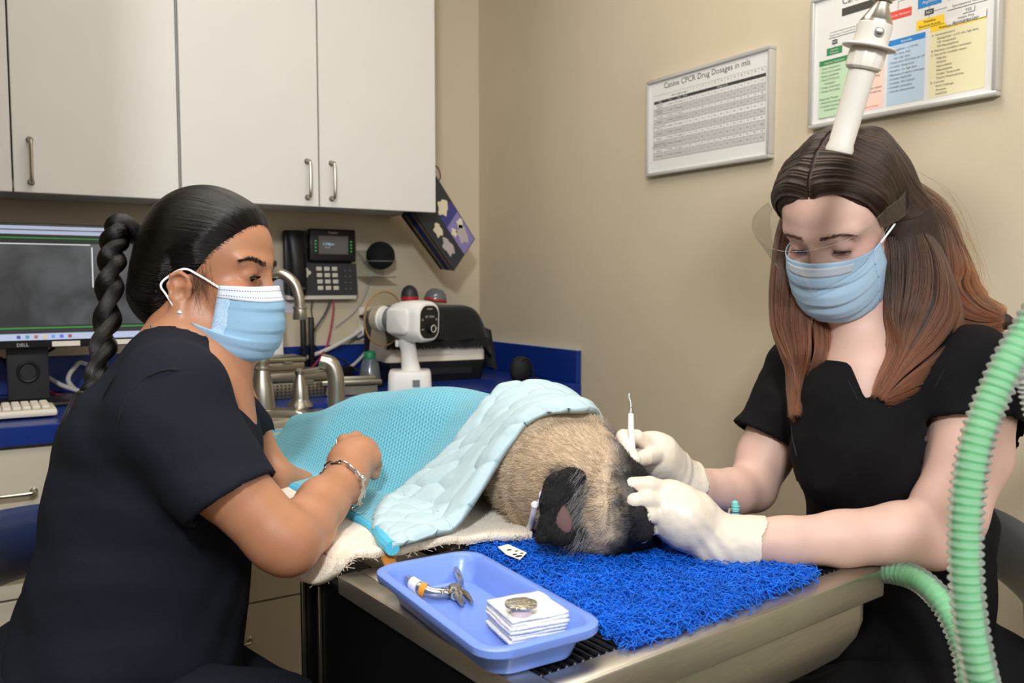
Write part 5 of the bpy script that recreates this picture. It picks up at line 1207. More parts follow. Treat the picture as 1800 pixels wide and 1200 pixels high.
def face_mask(H, parent, m, flare=False, sy=.067):
    na, nb = 61, 50; a = np.linspace(-1, 1, na)[:, None]; b = np.linspace(0, 1, nb)[None, :]
    xf = np.interp(b, [0, .15, .35, .6, .85, 1], [.100, .110, .1155, .1125, .098, .070]); zf = np.interp(b, [0, .15, .35, .6, .85, 1], [-.004, -.026, -.052, -.082, -.106, -.116])
    if flare: xs = np.interp(b, [0, .5, .56, .64, 1], [.040, .034, .030, .004, .036]); zs = np.interp(b, [0, .5, .56, .64, 1], [-.013, -.072, -.080, -.066, -.122]); ys = np.interp(b, [0, .5, .56, .64, .8, 1], [sy, sy, sy+.001, sy+.012, sy+.004, .050])
    else: xs = np.interp(b, [0, .5, 1], [.036, .030, .040]); zs = np.interp(b, [0, .5, 1], [-.010, -.045, -.092]); ys = np.interp(b, [0, .5, 1], [sy, sy, .058])
    ph = a*math.pi/2; w = np.abs(np.cos(ph))**.85; pl = .0032*((b*4.2) % 1.0)*np.clip(b/.15, 0, 1)*w**.3
    nose = np.exp(-(a/.16)**2)*np.clip(1-b/.4, 0, 1)*.004
    X = xs+(xf-xs)*w+nose+pl; Y = ys*np.sin(ph); Zz = zs+(zf-zs)*w-.003*np.abs(np.sin(2*ph))
    P = np.stack([X+0*Y, Y+0*X, Zz+0*Y], -1); o = sheet('face_mask', H(P.reshape(-1, 3)), grid_q(na, nb), m, parent, solid=.0012, offset=0)
    return P
def mask_trim(H, P, parent, mask):
    Q = P[:, :8].copy(); Q[..., 0] += .0012; Q[..., 1] *= 1.03; Q[..., 2] += .0004; sd_ = P[:5, :32].copy(); sd_[..., 1] *= 1.025; sheet('side_seam', H(sd_.reshape(-1, 3)), grid_q(*sd_.shape[:2]), mat('dotted blue edge', (176, 206, 232), .8, noise=.25, nscale=700), mask, solid=.0005); o = sheet('nose_strip', H(Q.reshape(-1, 3)), grid_q(*Q.shape[:2]), M_maskw, mask, solid=.0006); 
    g = G()
    M_st = mat('dark stitching', (66, 86, 120), .8)
    for row in (2, 5):
        line = resamp(H(P[:, row]*A(1, 1.045, 1)+A(.0024, 0, 0)), 121); nrm = H.M[:, 2]
        for i in range(0, 120, 2):
            d = (line[i+1]-line[i])*.9; g.add(([line[i]+nrm*.0004, line[i]-nrm*.0004, line[i]+d-nrm*.0004, line[i]+d+nrm*.0004], [(0, 1, 2, 3)]))
    o = g.build('stitching', M_st, mask); o['kind'] = 'stuff'
def ear_loop(H, parent, P, s, lowb, seen=True):
    i = 0 if s < 0 else -1; a, b = P[i, 1], P[i, lowb]
    pts = [a, A(.010, s*.0735, -.002), A(-.012, s*.078, .004), A(-.034, s*.084, -.010), A(-.042, s*.086, -.022), A(-.034, s*.082, -.034), A(-.018, s*.081, -.052), A(-.008, s*.081, -.062), b]
    return part('ear_loop', tube(H(smooth_path(A(*pts), 60)), .0014, 8, flat=(1, .6)), M_loop, parent)
def skin_tint(base, red, V, spots):
    n = fnoise(V, 60, 11)[:, None]; C = A(*base)*(1+.05*n)
    for p, r, c, k in spots:
        w = (np.clip(1-np.linalg.norm(V-p, axis=1)/r, 0, 1)**1.3)[:, None]*k; C = C*(1-w)+A(*c)*w
    return C
def finger(f, L, k=.006):
    L = [(p, r*.86) for p, r in at4(*L)]; k = .0018; f.chain(L, k); return L
def folds(dirs, amp):
    """cloth creases: sharp-crested sine bands along given directions"""
    def g(P):
        v = 0
        for i, (d, fr, a) in enumerate(dirs):
            w = P@unit(d)*fr+1.8*fnoise(P, 9, 20+i); s = np.sin(w); v = v-a*np.sign(s)*np.abs(s)**1.5*np.clip(.5+.9*fnoise(P, 5, 40+i), 0, 1)
        return v*amp
    return g

# ---------------------------------------------------------------- woman with the braid
W1 = thing('person', 'woman with a long black braid in dark navy scrubs, arm resting on the blanket', 'person', at(190, 1180, 1.08)*A(1, 1, 0)+A(0, 0, .0))
H1 = Head(RT*math.cos(R_(-8))+FH*math.sin(R_(-8)), R_(6), R_(-2), (-.018, -.074, -.026), at(307, 511, 1.035), (.80, .92, .895))
LID1 = -8
f = Field(*(lambda P: (P.min(0)-.10, P.max(0)+.10))(A(H1(.12, 0, .12), H1(-.1, 0, 0), at(300, 760, .93), at(300, 760, 1.2), at(490, 960, .95), at(650, 790, 1.22), at(430, 700, 1.3))), .0026)
head_skin(f, H1, LID1, .0056)
f.cone(H1(-.022, 0, -.05), at(318, 655, 1.065), .052, .054, .02).cone(H1(.02, 0, -.09), at(360, 680, 1.06), .034, .05, .02)
f.cone(at(318, 655, 1.065), at(300, 800, 1.06), .062, .088, .03).cone(at(318, 665, 1.06), at(310, 690, .96), .04, .045, .03).cone(at(318, 665, 1.06), at(335, 690, 1.17), .04, .045, .03)
f.cone(at(345, 690, 1.06), at(350, 760, 1.06), .06, .07, .03)
f.chain(at4((300, 700, .945, .050), (396, 846, .935, .0395), (488, 942, .945, .0350), (508, 956, .950, .0335)), .012)
f.chain(at4((508, 956, .950, .0335), (536, 926, .99, .0335), (566, 884, 1.045, .0305), (602, 850, 1.095, .0255), (612, 835, 1.12, .0262)), .012)
# fist
f.cone(at(606, 842, 1.11), at(620, 805, 1.155), .026, .030, .012, flat=(unit(A(0, 0, 1)*.8-FH*.5), .8))
f.cone(at(612, 812, 1.145), at(634, 800, 1.165), .026, .026, .012)
kn = ((606, 777, 1.172), (625, 772, 1.182), (645, 785, 1.177), (656, 804, 1.160))
for i, (a, b, d) in enumerate(kn):
    f.cone(at(618+i*4, 815, 1.145), at(a, b, d), .0135, .0118, .0035)
    finger(f, ((a, b, d, .0105), (a+6, b+12, d+.030, .0095), (a+2, b+30, d+.018, .0085), (a-8, b+26, d-.002, .0085)), .005)
finger(f, ((594, 836, 1.125, .0125), (590, 806, 1.145, .0115), (596, 790, 1.172, .0105), (606, 792, 1.195, .009)), .008)
f.chain(at4((405, 690, 1.30, .034), (446, 775, 1.30, .027), (486, 840, 1.28, .026), (530, 850, 1.31, .021)), .012)
SKA = srgb((178, 124, 92))[:3]
spA = [(H1(.0735, s*.0315, .006), .022, srgb((158, 96, 70))[:3], .55) for s in (-1, 1)]+[(H1(.06, s*.05, -.03), .045, srgb((206, 128, 98))[:3], .5) for s in (-1, 1)]+[(at(480, 985, .93), .06, srgb((150, 92, 66))[:3], .5)]
V, q = f.polys(1); sheet('skin', V, q, M_skinA, W1, skin_tint(SKA, 0, V, spA)); F1 = f
eyes(H1, W1, LID1, -.32); M_brow = mat('brow hair', (30, 22, 19), .6); brows(f, H1, W1, M_brow, 420, 1, .001, .0021, .00018, .006)
P = face_mask(H1, W1, M_maskb, True); mk = W1.children[-1]; mask_trim(H1, P, W1, mk); ear_loop(H1, mk, P, -1, 33); ear_loop(H1, mk, P, 1, 33)
# hair: slick cap
M_hairA = mat('sleek black hair', (12, 10, 10), .36, spec=.4); M_hsA = hair_mat('black hair strands', (12, 9, 9), (14, 11, 10), .2, ior=1.38)
PONY = H1(-.122, 0, .030)
fc = Field(H1.o-.16, H1.o+.16, .0028)
CAPC = A(-.015, 0, .03)
skull(fc, H1); fc.ell(H1(-.055, 0, -.02), A(.050, .060, .055), .03, M=H1.M).ell(H1(-.07, 0, -.05), A(.03, .045, .03), .03, M=H1.M)
def hairline1(q):
    return q[..., 2]-np.interp(q[..., 0], [-.062, -.046, -.040, -.034, -.02, .010, .030, .058, .074, .082, .10], [-.082, -.062, -.040, -.010, -.004, .004, .030, .058, .080, .090, .11])
def loc(H, P): return ((P-H.o)@H.M)/H.k
def thick1(P):
    g = hairline1(loc(H1, P))*.945; return -np.clip(g*.22, -.008, .0075)
fc.disp(thick1)
hc = fc.build('hair_cap', M_hairA, W1, 2)
def radial(f, c, D, r1=.15, r0=.05, n=70):
    """distance from c along unit directions D where field f is entered from outside"""
    rs = np.linspace(r1, r0, n); out = np.full(D.shape[:-1], r0); prev = None; done = np.zeros(out.shape, bool)
    for a_ in rs:
        g_ = np.clip((c+D*a_-f.lo)/f.vox, 0, f.n-1.001); i = g_.astype(int); w = g_-i; v = 0
        for dx in (0, 1):
            for dy in (0, 1):
                for dz in (0, 1): v = v+f.F[i[..., 0]+dx, i[..., 1]+dy, i[..., 2]+dz]*(w[..., 0] if dx else 1-w[..., 0])*(w[..., 1] if dy else 1-w[..., 1])*(w[..., 2] if dz else 1-w[..., 2])
        new = (v < 0) & ~done
        if prev is not None: out[new] = a_+(rs[0]-rs[1])*np.clip(-v[new]/np.maximum(prev[new]-v[new], 1e-6), 0, 1)
        done |= new; prev = v
    return out
n = 9000; r = np.random.default_rng(2); K = 16
D0 = r.normal(size=(n*3, 3)); D0 /= np.linalg.norm(D0, axis=1)[:, None]; C1 = H1(CAPC)
rad_ = radial(fc, C1, D0@H1.M.T); g_ = hairline1(loc(H1, C1+(D0@H1.M.T)*rad_[:, None])); D0 = D0[(g_ > .001)][:n]; n = len(D0)
d1 = unit(A(-.103, 0, .0)); om = np.arccos(np.clip(D0@d1, -1, .999)); s = np.linspace(0, 1, K)[None, :]*np.minimum(1, 2.2/om)[:, None]*(.7+.3*r.random((n, 1)))
D = (np.sin((1-s)*om[:, None])[..., None]*D0[:, None]+np.sin(s*om[:, None])[..., None]*d1)/np.sin(om)[:, None, None]
D = D/np.linalg.norm(D, axis=-1, keepdims=True)@H1.M.T
X = C1+D*(radial(fc, C1, D)+.0003+.0006*r.random((n, 1)))[..., None]
strands('hair_strands', X, .00040, M_hsA, W1, tip=.8)
# soft hairline: sparse fine hairs that start on the skin just ahead of the cap
g2 = (g_ > -.010) & (g_ < .004); Dh = r.normal(size=(60000, 3)); Dh /= np.linalg.norm(Dh, axis=1)[:, None]; Dh = Dh[Dh[:, 2] > -.2]
ra = np.maximum(radial(fc, C1, Dh@H1.M.T), radial(F1, C1, Dh@H1.M.T, .12)); gq = loc(H1, C1+(Dh@H1.M.T)*ra[:, None]); gh = hairline1(gq); Dh = Dh[(gh > -.009*r.random(len(gh))**1.6) & (gh < .003) & (gq[:, 0] > .012)]; n = len(Dh)
om = np.arccos(np.clip(Dh@d1, -1, .999)); s = np.linspace(0, 1, 8)[None, :]*(.20/om)[:, None]*(.6+.8*r.random((n, 1)))
Dp = (np.sin((1-s)*om[:, None])[..., None]*Dh[:, None]+np.sin(s*om[:, None])[..., None]*d1)/np.sin(om)[:, None, None]; Dp = Dp/np.linalg.norm(Dp, axis=-1, keepdims=True)@H1.M.T
strands('baby_hairs', C1+Dp*(np.maximum(radial(fc, C1, Dp), radial(F1, C1, Dp, .12))+.0007)[..., None], .00016, M_hsA, W1, tip=.9)
# wisps at the temple
n = 80; s = np.linspace(0, 1, 8)[None, :, None]; b0 = A(.010, -.070, -.002)+r.normal(size=(n, 1, 3))*A(.010, .0015, .010); w = b0+A(.004, -.004, -.034)*s*(.4+.9*r.random((n, 1, 1)))+A(.014, 0, 0)*np.sin(s*4+r.random((n, 1, 1))*6)*.5*s
strands('temple_wisps', H1(w.reshape(-1, 3)).reshape(n, 8, 3), .00016, M_hsA, W1)
n = 500; b0 = A(-.035, -.055, -.045)+r.normal(size=(n, 1, 3))*A(.014, .004, .012); w = b0+A(-.030, .010, .040)*s*(.5+.7*r.random((n, 1, 1)))+r.normal(size=(n, 1, 3))*.006*s; 
strands('nape_hair', H1(w.reshape(-1, 3)).reshape(n, 8, 3), .0002, M_hsA, W1)
# braid: two thick twisted ropes, then a loose tail
ax_ = smooth_path([PONY+H1.M[:, 0]*.012, at(212, 400, 1.085), at(201, 425, 1.08), at(197, 460, 1.07), at(192, 510, 1.06), at(188, 570, 1.05), at(180, 620, 1.02), at(166, 670, .995), at(152, 700, .985)], 150)
T, N_, B_ = frames(ax_); t_ = np.linspace(0, 1, 150); ropes = []
for j in range(2):
    w = t_*2*math.pi*4.2+j*math.pi; off = np.interp(t_, [0, .06, .7, 1], [.002, .0068, .0062, .0035]); rr = np.interp(t_, [0, .06, .7, 1], [.0105, .0100, .0090, .0060])*(1+.10*np.sin(w*2+1))
    P_ = ax_+off[:, None]*(np.cos(w)[:, None]*N_+np.sin(w)[:, None]*B_); ropes.append((P_, rr)); part('braid', tube(P_, rr, 16), M_hairA, W1)
L = []
for P_, rr in ropes:
    T2, N2, B2 = frames(P_)
    for i in range(900):
        a0 = r.random()*6.28; st = r.integers(0, 110); en = min(149, st+r.integers(25, 45)); ix = np.linspace(st, en, 14).astype(int); an = a0+np.linspace(0, 1.3, 14)
        L.append(P_[ix]+(rr[ix]*(.99+.03*r.random()))[:, None]*(np.cos(an)[:, None]*N2[ix]+np.sin(an)[:, None]*B2[ix]))
strands('braid_strands', A(*L), .00042, M_hsA, W1, tip=.9)
part('hair_tie', tube(ax_[2:6], .0135, 16), mat('black elastic', (12, 12, 13), .7), W1); part('braid_tie', tube(ax_[-5:-1], .0115, 16), mat('clear elastic', (60, 58, 58), .4), W1)
e0 = ax_[-1]; tail = smooth_path([ax_[-3], e0, at(136, 730, .975), at(124, 760, .97), at(121, 782, .97)], 30)
part('braid_tail', tube(tail, np.interp(np.linspace(0, 1, 30), [0, .3, .7, 1], [.009, .0135, .011, .002]), 14, flat=(1, .8)), M_hairA, W1)
T2, N2, B2 = frames(tail); n = 700; an = r.random((n, 1))*6.28; ro = np.sqrt(r.random((n, 1)))*np.interp(np.linspace(0, 1, 30), [0, .3, .7, 1], [.010, .0145, .013, .006])[None]
strands('tail_strands', tail[None]+ro[..., None]*(np.cos(an)[..., None]*N2[None]+np.sin(an)[..., None]*B2[None]), .0003, M_hsA, W1, tip=.4)
# earring, necklace, ring, bracelet
M_silver = mat('silver', (206, 204, 200), .18, 1)
p = f.hit(H1(-.016, -.14, -.056), H1.M[:, 1]); g = part('ear_stud', lathe([(.0032, 0), (.0036, .001), (.002, .0026), (.0008, .003)], 10), mat('bright stone', (240, 240, 244), .06, .6, coat=1), W1, along(p-(p-CAM)*0, p-H1.M[:, 1]))
nl = [f.hit(at(a, b, .80), ray(a, b), .5) for a, b in ((266, 572), (275, 590), (288, 606), (305, 622), (330, 640), (355, 655), (372, 668), (380, 680), (386, 694))]
nlp = smooth_path(nl, 70)-unit(FW)*.0016; g = G()
for i in range(0, 69): g.add(ball(.0012, 6, 4), mtx(nlp[i]), True)
g.build('necklace', M_silver, W1)['kind'] = 'stuff'
wc = at(604, 850, 1.098); wa = unit(at(612, 835, 1.12)-at(565, 882, 1.045)); Mw = along(wc, wc+wa); g = G(); N_l = 16
def wr_pt(a, k=1.0): return wc+wa*(-.004+.006*math.cos(a))+(.0315*k)*(math.cos(a)*Mw[:3, 0]+math.sin(a)*Mw[:3, 1])
bl_ = None
BR = thing('bracelet', 'silver paper-clip chain bracelet with a bead and tassel on the bare wrist', 'bracelet', wc-A(0, 0, .03))
for i in range(N_l):
    a0, a1 = 2*math.pi*i/N_l, 2*math.pi*(i+1)/N_l; p0, p1 = wr_pt(a0), wr_pt(a1); mid = (p0+p1)/2; d = unit(p1-p0); o_ = unit(mid-wc); nrm = wa if i % 2 else o_; s2 = unit(nrm-d*(nrm@d)); hl = np.linalg.norm(p1-p0)*.62
    loop_ = [mid+d*x+s2*y for x, y in rrect(hl*2, .0058, .0028, 4)]; part('link', tube(loop_+loop_[:2], .00105, 7), M_silver, BR)
ang = min(np.linspace(0, 6.28, 100), key=lambda a: np.linalg.norm(proj(wr_pt(a))[:2]-A(631, 842)))
part('bead', ball(.0048, 16, 10), M_silver, BR, mtx(wr_pt(ang, 1.08))); 
p0 = wr_pt(ang, 1.06); e = at(630, 880, 1.06); part('charm_bar', tube(smooth_path([p0, (p0+e)/2+RT*.004, e], 10), .0018, 8), M_silver, BR)
for i in range(5): part('charm_drop', tube([e, e+RT*(.004*i-.010)-UP*.005], .0013, 6), M_silver, BR)
rp = at(606, 776, 1.168); part('finger_ring', tube([rp+.0112*math.cos(a)*unit(UP+FW)+.0112*math.sin(a)*RT for a in np.linspace(0, 6.28, 25)], .0013, 7), M_silver, W1)
# scrub top
def pxbox(L, pad): P = A(*[at(*p) for p in L]); return P.min(0)-pad, P.max(0)+pad
f = Field(*pxbox([(60, 1230, 1.06), (230, 600, 1.06), (420, 760, .92), (440, 1000, 1.06), (300, 700, 1.25), (300, 700, .9), (180, 1230, .9), (180, 1230, 1.24)], .09), .0042)
lat = (FH, 1.22)
f.cone(at(205, 1230, 1.08), at(250, 1060, 1.075), .145, .118, .05, flat=lat).cone(at(250, 1060, 1.075), at(272, 880, 1.065), .118, .110, .05, flat=lat).cone(at(272, 880, 1.065), at(296, 740, 1.055), .110, .096, .05, flat=lat)
f.cone(at(300, 730, 1.05), at(318, 672, 1.06), .092, .07, .04, flat=(FH, 1.25))
f.cone(at(322, 800, 1.06), at(330, 870, 1.07), .075, .07, .05, flat=(FH, 1.2))
f.cone(at(312, 675, 1.06), at(300, 705, .955), .060, .062, .03).cone(at(312, 675, 1.06), at(340, 705, 1.2), .056, .060, .03)
s0, s1 = at(298, 705, .950), at(416, 892, .932); f.cone(s0, s1, .064, .0535, .025)
f.cone(at(345, 705, 1.2), at(425, 770, 1.27), .062, .056, .025)
f.disp(folds([(A(.2, .3, 1), 62, 1), (A(.7, -.5, .6), 75, .8), (A(.5, .4, -.7), 90, .6), (A(.5, .2, .9), 34, 1.3)], .0048))
f.cut(at(408, 879, .932), s1-s0+A(0, 0, 0), .0015) if False else None
sd = unit(s1-s0); ce = at(408, 879, .932)
f.func(ce-.09, ce+.16, lambda P: np.maximum(-(P-ce)@sd, np.linalg.norm(P-ce-((P-ce)@sd)[..., None]*sd, axis=-1)-.064), .0015, 'sub')
f.cone(ce-sd*.03, ce+sd*.06, .0462, .0488, .002, 'sub')
ce2 = at(428, 765, 1.265)
f.cone(ce2-unit(at(486, 840, 1.28)-at(405, 690, 1.30))*.02, ce2+unit(at(486, 840, 1.28)-at(405, 690, 1.30))*.06, .040, .044, .002, 'sub')
# neckline
f.cone(at(318, 650, 1.062), H1(-.02, 0, -.08), .0600, .066, .004, 'sub').cone(at(334, 640, 1.06), at(398, 690, 1.052), .052, .030, .008, 'sub').cone(at(398, 660, 1.05), at(420, 650, 1.05), .040, .06, .008, 'sub')
o = f.build('scrub_top', M_navy, W1, 1)
# stitched seams of the sleeve cap and pocket, as raised cord
def cord(name, L, r, m, fld, parent, d0=.7):
    pts = [p for p in (fld.hit(at(a, b, d0), ray(a, b), .7) for a, b in L) if np.linalg.norm(p-CAM) < 1.34]
    if len(pts) < 3: return
    part(name, tube(smooth_path(pts, 40), r, 6), m, parent)
M_seam = mat('dark seam', (12, 13, 18), .85)
cord('sleeve_seam', [(330, 652), (290, 650), (250, 668), (222, 700), (208, 745), (212, 800)], .0011, M_seam, f, W1)
cord('back_seam', [(248, 628), (205, 660), (178, 705), (165, 760), (150, 800)], .0011, M_seam, f, W1)
cord('pocket_seam', [(205, 1030), (240, 1040), (300, 1052), (345, 1050)], .0013, M_seam, f, W1); cord('pocket_seam', [(152, 1062), (220, 1072), (290, 1080), (350, 1080)], .0013, M_seam, f, W1)
cord('cuff_seam', [(346, 886), (385, 878), (425, 858), (456, 832)], .0010, M_seam, f, W1)
# trousers and shoes
kn1, kn2 = at(470, 1300, .98), at(500, 1290, 1.2)
f = Field(*pxbox([(100, 1230, 1.1), (560, 1330, .9), (560, 1330, 1.3), (440, 1230, 1.0)], .12), .007)
f.lo[2] = .03; f = Field(f.lo, f.lo+f.vox*(f.n-1)*A(1, 1, 0)+A(0, 0, .80), .007)
pv = at(165, 1225, 1.08); f.ell(pv, (.17, .17, .12), .03)
for kn_, sg in ((kn1, -1), (kn2, 1)):
    hp_ = pv+FH*sg*.085; f.cone(hp_, kn_, .098, .072, .04); ft = A(kn_[0], kn_[1], .10)+RT*(-.03); f.cone(kn_, ft, .068, .052, .03)
f.disp(folds([(A(1, .2, .4), 60, 1), (A(.2, 1, .6), 80, .7)], .004)); f.build('trousers', M_navy, W1, 1)
for kn_ in (kn1, kn2):
    p = A(kn_[0], kn_[1], 0)-RT*.03; fs = Field(p-.2, p+.2, .006); fs.cone(p+A(0, 0, .05), p+RT*.14+A(0, 0, .035), .042, .036, .02).cut((0, 0, .002), (0, 0, -1)); fs.cone(p+A(0, 0, .08), p+A(0, 0, .1), .04, .04, .02); fs.build('shoe', M_white, W1)
# ---------------------------------------------------------------- woman with the face shield
W2 = thing('person', 'woman with long auburn hair, clear face shield, black scrubs and latex gloves', 'person', at(1600, 1190, 1.14)*A(1, 1, 0))
H2 = Head(-FH*math.cos(R_(49))-RT*math.sin(R_(49)), R_(33), R_(-3), (.088, 0, .004), at(1434, 443, 1.055), (.88, .90, .89))
LID2 = -26
f = Field(*(lambda P: (P.min(0)-.09, P.max(0)+.09))(A(H2(.12, 0, .1), H2(-.1, 0, .1), at(1400, 650, 1.27), at(1715, 640, 1.03), at(1640, 950, .99), at(1290, 950, .98), at(1210, 850, 1.14), at(1560, 760, 1.14))), .0027)
head_skin(f, H2, LID2, .0030)
f.cone(H2(-.02, 0, -.05), at(1546, 625, 1.135), .052, .054, .02).cone(H2(.025, 0, -.095), at(1530, 640, 1.11), .034, .045, .02)
f.cone(at(1546, 625, 1.135), at(1556, 760, 1.14), .058, .088, .03).cone(at(1545, 640, 1.13), at(1430, 660, 1.24), .045, .040, .03).cone(at(1545, 640, 1.13), at(1690, 655, 1.06), .045, .042, .03)
f.cone(at(1515, 660, 1.10), at(1520, 760, 1.09), .05, .06, .03)
f.chain(at4((1712, 680, 1.03, .050), (1704, 800, 1.015, .0440), (1664, 905, .995, .0405), (1638, 944, .990, .0350)), .014)
f.chain(at4((1638, 946, .990, .0345), (1585, 938, .990, .0355), (1480, 946, .986, .0305), (1380, 952, .984, .0272), (1290, 950, .984, .0255)), .012)
f.chain(at4((1400, 670, 1.26, .046), (1345, 800, 1.245, .038), (1322, 856, 1.225, .0335)), .014)
f.chain(at4((1322, 858, 1.225, .0330), (1290, 864, 1.20, .0315), (1215, 856, 1.150, .0262), (1170, 838, 1.13, .0245)), .012)
SKB = srgb((216, 178, 162))[:3]
spB = [(H2(.0735, s*.0315, .004), .020, srgb((196, 146, 140))[:3], .5) for s in (-1, 1)]+[(H2(.055, s*.052, -.020), .045, srgb((230, 160, 146))[:3], .6) for s in (-1, 1)]+[(at(1655, 970, .96), .05, srgb((226, 170, 158))[:3], .5), (at(1300, 880, 1.19), .05, srgb((214, 160, 148))[:3], .4)]
V, q = f.polys(1); sheet('skin', V, q, M_skinB, W2, skin_tint(SKB, 0, V, spB)); F2 = f
eyes(H2, W2, LID2); brows(f, H2, W2, mat('auburn brow hair', (78, 52, 40), .6), 260, 4, .001, .0013, .00016, .005, .0028)
N = Nodes('pleated pale mask'); N.b.inputs['Base Color'].default_value = srgb((172, 202, 226)); N.b.inputs['Roughness'].default_value = .8; M_maskp = N.m
P = face_mask(H2, W2, M_maskp, False, .066); mk = W2.children[-1]
g = P[:, 2:7].copy(); g[..., 0] += .0010; sheet('nose_strip', H2(g.reshape(-1, 3)), grid_q(*g.shape[:2]), mat('grey mask strip', (196, 204, 214), .8), mk, solid=.0005)
for sg, i0 in ((1, slice(-6, None)), (-1, slice(0, 6))): g = P[i0].copy(); g[..., 1] += .0012*sg; g[..., 0] += .0006; sheet('side_seam', H2(g.reshape(-1, 3)), grid_q(*g.shape[:2]), M_maskp, mk, solid=.0006)
ear_loop(H2, mk, P, -1, 44); ear_loop(H2, mk, P, 1, 44)
# clear face shield: bent sheet with two temple wings
na, nb = 70, 24; a = np.linspace(-82, 112, na)[:, None]; b = np.linspace(0, 1, nb)[None]
ar = np.radians(a); top = np.interp(a, [-82, -60, 0, 40, 62, 72, 86, 104, 112], [.050, .056, .046, .044, .052, .053, .044, .040, .030]); bot = np.interp(a, [-82, -55, 0, 45, 62, 74, 92, 104, 112], [.040, -.012, -.040, -.014, .012, .022, .014, .012, .020])
zz = bot+(top-bot)*b; rr = .110+.030*b*np.cos(ar).clip(0)+.004
X = .010+(rr*1.0)*np.cos(ar); Y = (rr*.80)*np.sin(ar)
P_ = np.stack([X+0*zz, Y+0*zz, zz+0*X], -1)
N = Nodes('clear shield plastic'); t_ = N.t; t_.nodes.remove(N.b); tr_ = N.n('ShaderNodeBsdfTransparent'); tr_.inputs[0].default_value = (.86, .87, .88, 1); gl = N.n('ShaderNodeBsdfGlossy'); gl.inputs['Roughness'].default_value = .10
fr = N.n('ShaderNodeLayerWeight'); fr.inputs[0].default_value = .12; pw = N.n('ShaderNodeMath', operation='POWER'); pw.inputs[1].default_value = 3.5; N.l(fr.outputs['Facing'], pw.inputs[0])
ma = N.n('ShaderNodeMath', operation='MULTIPLY_ADD'); ma.inputs[1].default_value = .5; ma.inputs[2].default_value = .09; N.l(pw.outputs[0], ma.inputs[0]); mx = N.n('ShaderNodeMixShader'); N.l(ma.outputs[0], mx.inputs[0]); N.l(tr_.outputs[0], mx.inputs[1]); N.l(gl.outputs[0], mx.inputs[2]); N.l(mx.outputs[0], N.out.inputs[0])
sheet('face_shield', H2(P_.reshape(-1, 3)), grid_q(na, nb), N.m, W2)
ed = np.concatenate([P_[:, -1], P_[-1, ::-1], P_[::-1, 0], P_[0]]); part('shield_edge', tube(H2(ed[::3]), .0005, 5), N.m, W2)
# hair: solid mass, then strands over it
M_hairB = mat('auburn hair mass', (46, 29, 21), .6, noise=.3, nscale=60, stretch=(6, 6, .6)); M_hsB = hair_mat('auburn hair strands', (50, 35, 27), (98, 55, 34), .34, .10, .7)
fc2 = Field(*(lambda P: (P.min(0)-.03, P.max(0)+.03))(A(H2(.1, .09, .13), H2(-.11, -.09, .13), at(1370, 500, 1.16), at(1400, 740, 1.1), at(1780, 560, 1.05), at(1560, 700, 1.02), at(1560, 700, 1.18))), .0033)
skull(fc2, H2); fc2.ell(H2(-.05, 0, -.02), A(.055, .064, .06), .03, M=H2.M)
def hairline2(q):
    y = np.abs(q[..., 1]); z0 = np.interp(q[..., 0], [-.05, -.03, .0, .02, .045, .066, .078, .095], [-.08, -.06, -.03, .0, .045, .070, .082, .10]); return q[..., 2]-z0+0*y
fc2.disp(lambda P: -np.clip(hairline2(loc(H2, P))*.30, -.010, .0095))
LR = at4((1520, 340, 1.13, .040), (1592, 400, 1.13, .052), (1622, 470, 1.12, .050), (1660, 530, 1.10, .044), (1712, 560, 1.07, .030), (1768, 566, 1.05, .012))
LF = at4((1560, 380, 1.09, .030), (1602, 470, 1.075, .038), (1622, 560, 1.06, .042), (1612, 630, 1.045, .034), (1572, 682, 1.03, .018), (1545, 708, 1.02, .006))
LB = at4((1470, 300, 1.16, .040), (1405, 380, 1.155, .020), (1396, 470, 1.15, .028), (1408, 560, 1.145, .037), (1428, 630, 1.13, .034), (1418, 690, 1.12, .020), (1402, 738, 1.10, .006))
fc2.chain(at4((1548, 330, 1.09, .030), (1578, 390, 1.085, .038), (1600, 460, 1.08, .034)), .02)
for L, k in ((LR[1:], .02), (LF[1:-2], .02), (LB[1:-1], .02)): fc2.chain([(p, r*.80) for p, r in L], k)
fc2.func(H2.o-.16, H2.o+.16, lambda P: (lambda q: np.maximum.reduce([.012-q[..., 0]*1.0+.25*np.clip(q[..., 2], -.1, .1)-.0, hairline2(q)*1.0-.0, np.abs(q[..., 1])-.068]))((loc(H2, P))), .003, 'sub')
fc2.disp(lambda P: .0035*fnoise(P*A(1, 1, .25), 110, 31))
fc2.build('hair_mass', M_hairB, W2, 2)
r = np.random.default_rng(12); C2 = H2(-.015, 0, .03)
def capstr(n, side):
    """strand starts on the parting, combed down one side; returns (n,k,3) over the skull"""
    f0 = R_(1)*r.uniform(27, 150, n); K = 12; s = np.linspace(.015, 1, K)[None]; an = s*R_(108)
    fi = f0[:, None]+s*R_(34)*np.clip((R_(100)-f0[:, None])/R_(60), 0, 1); fi = fi+.02*r.normal(size=(n, 1))*s
    D = np.stack([np.cos(fi), side*np.sin(an)*np.sin(fi), np.cos(an)*np.sin(fi)], -1)*H2.k
    D /= np.linalg.norm(D, axis=-1, keepdims=True); D = D@H2.M.T
    return C2+D*(radial(fc2, C2, D, .19)+.0006+.0016*(.5+.5*np.sin(f0*95+2*np.sin(f0*31)))[:, None]+.0010*r.random((n, 1)))[..., None], f0
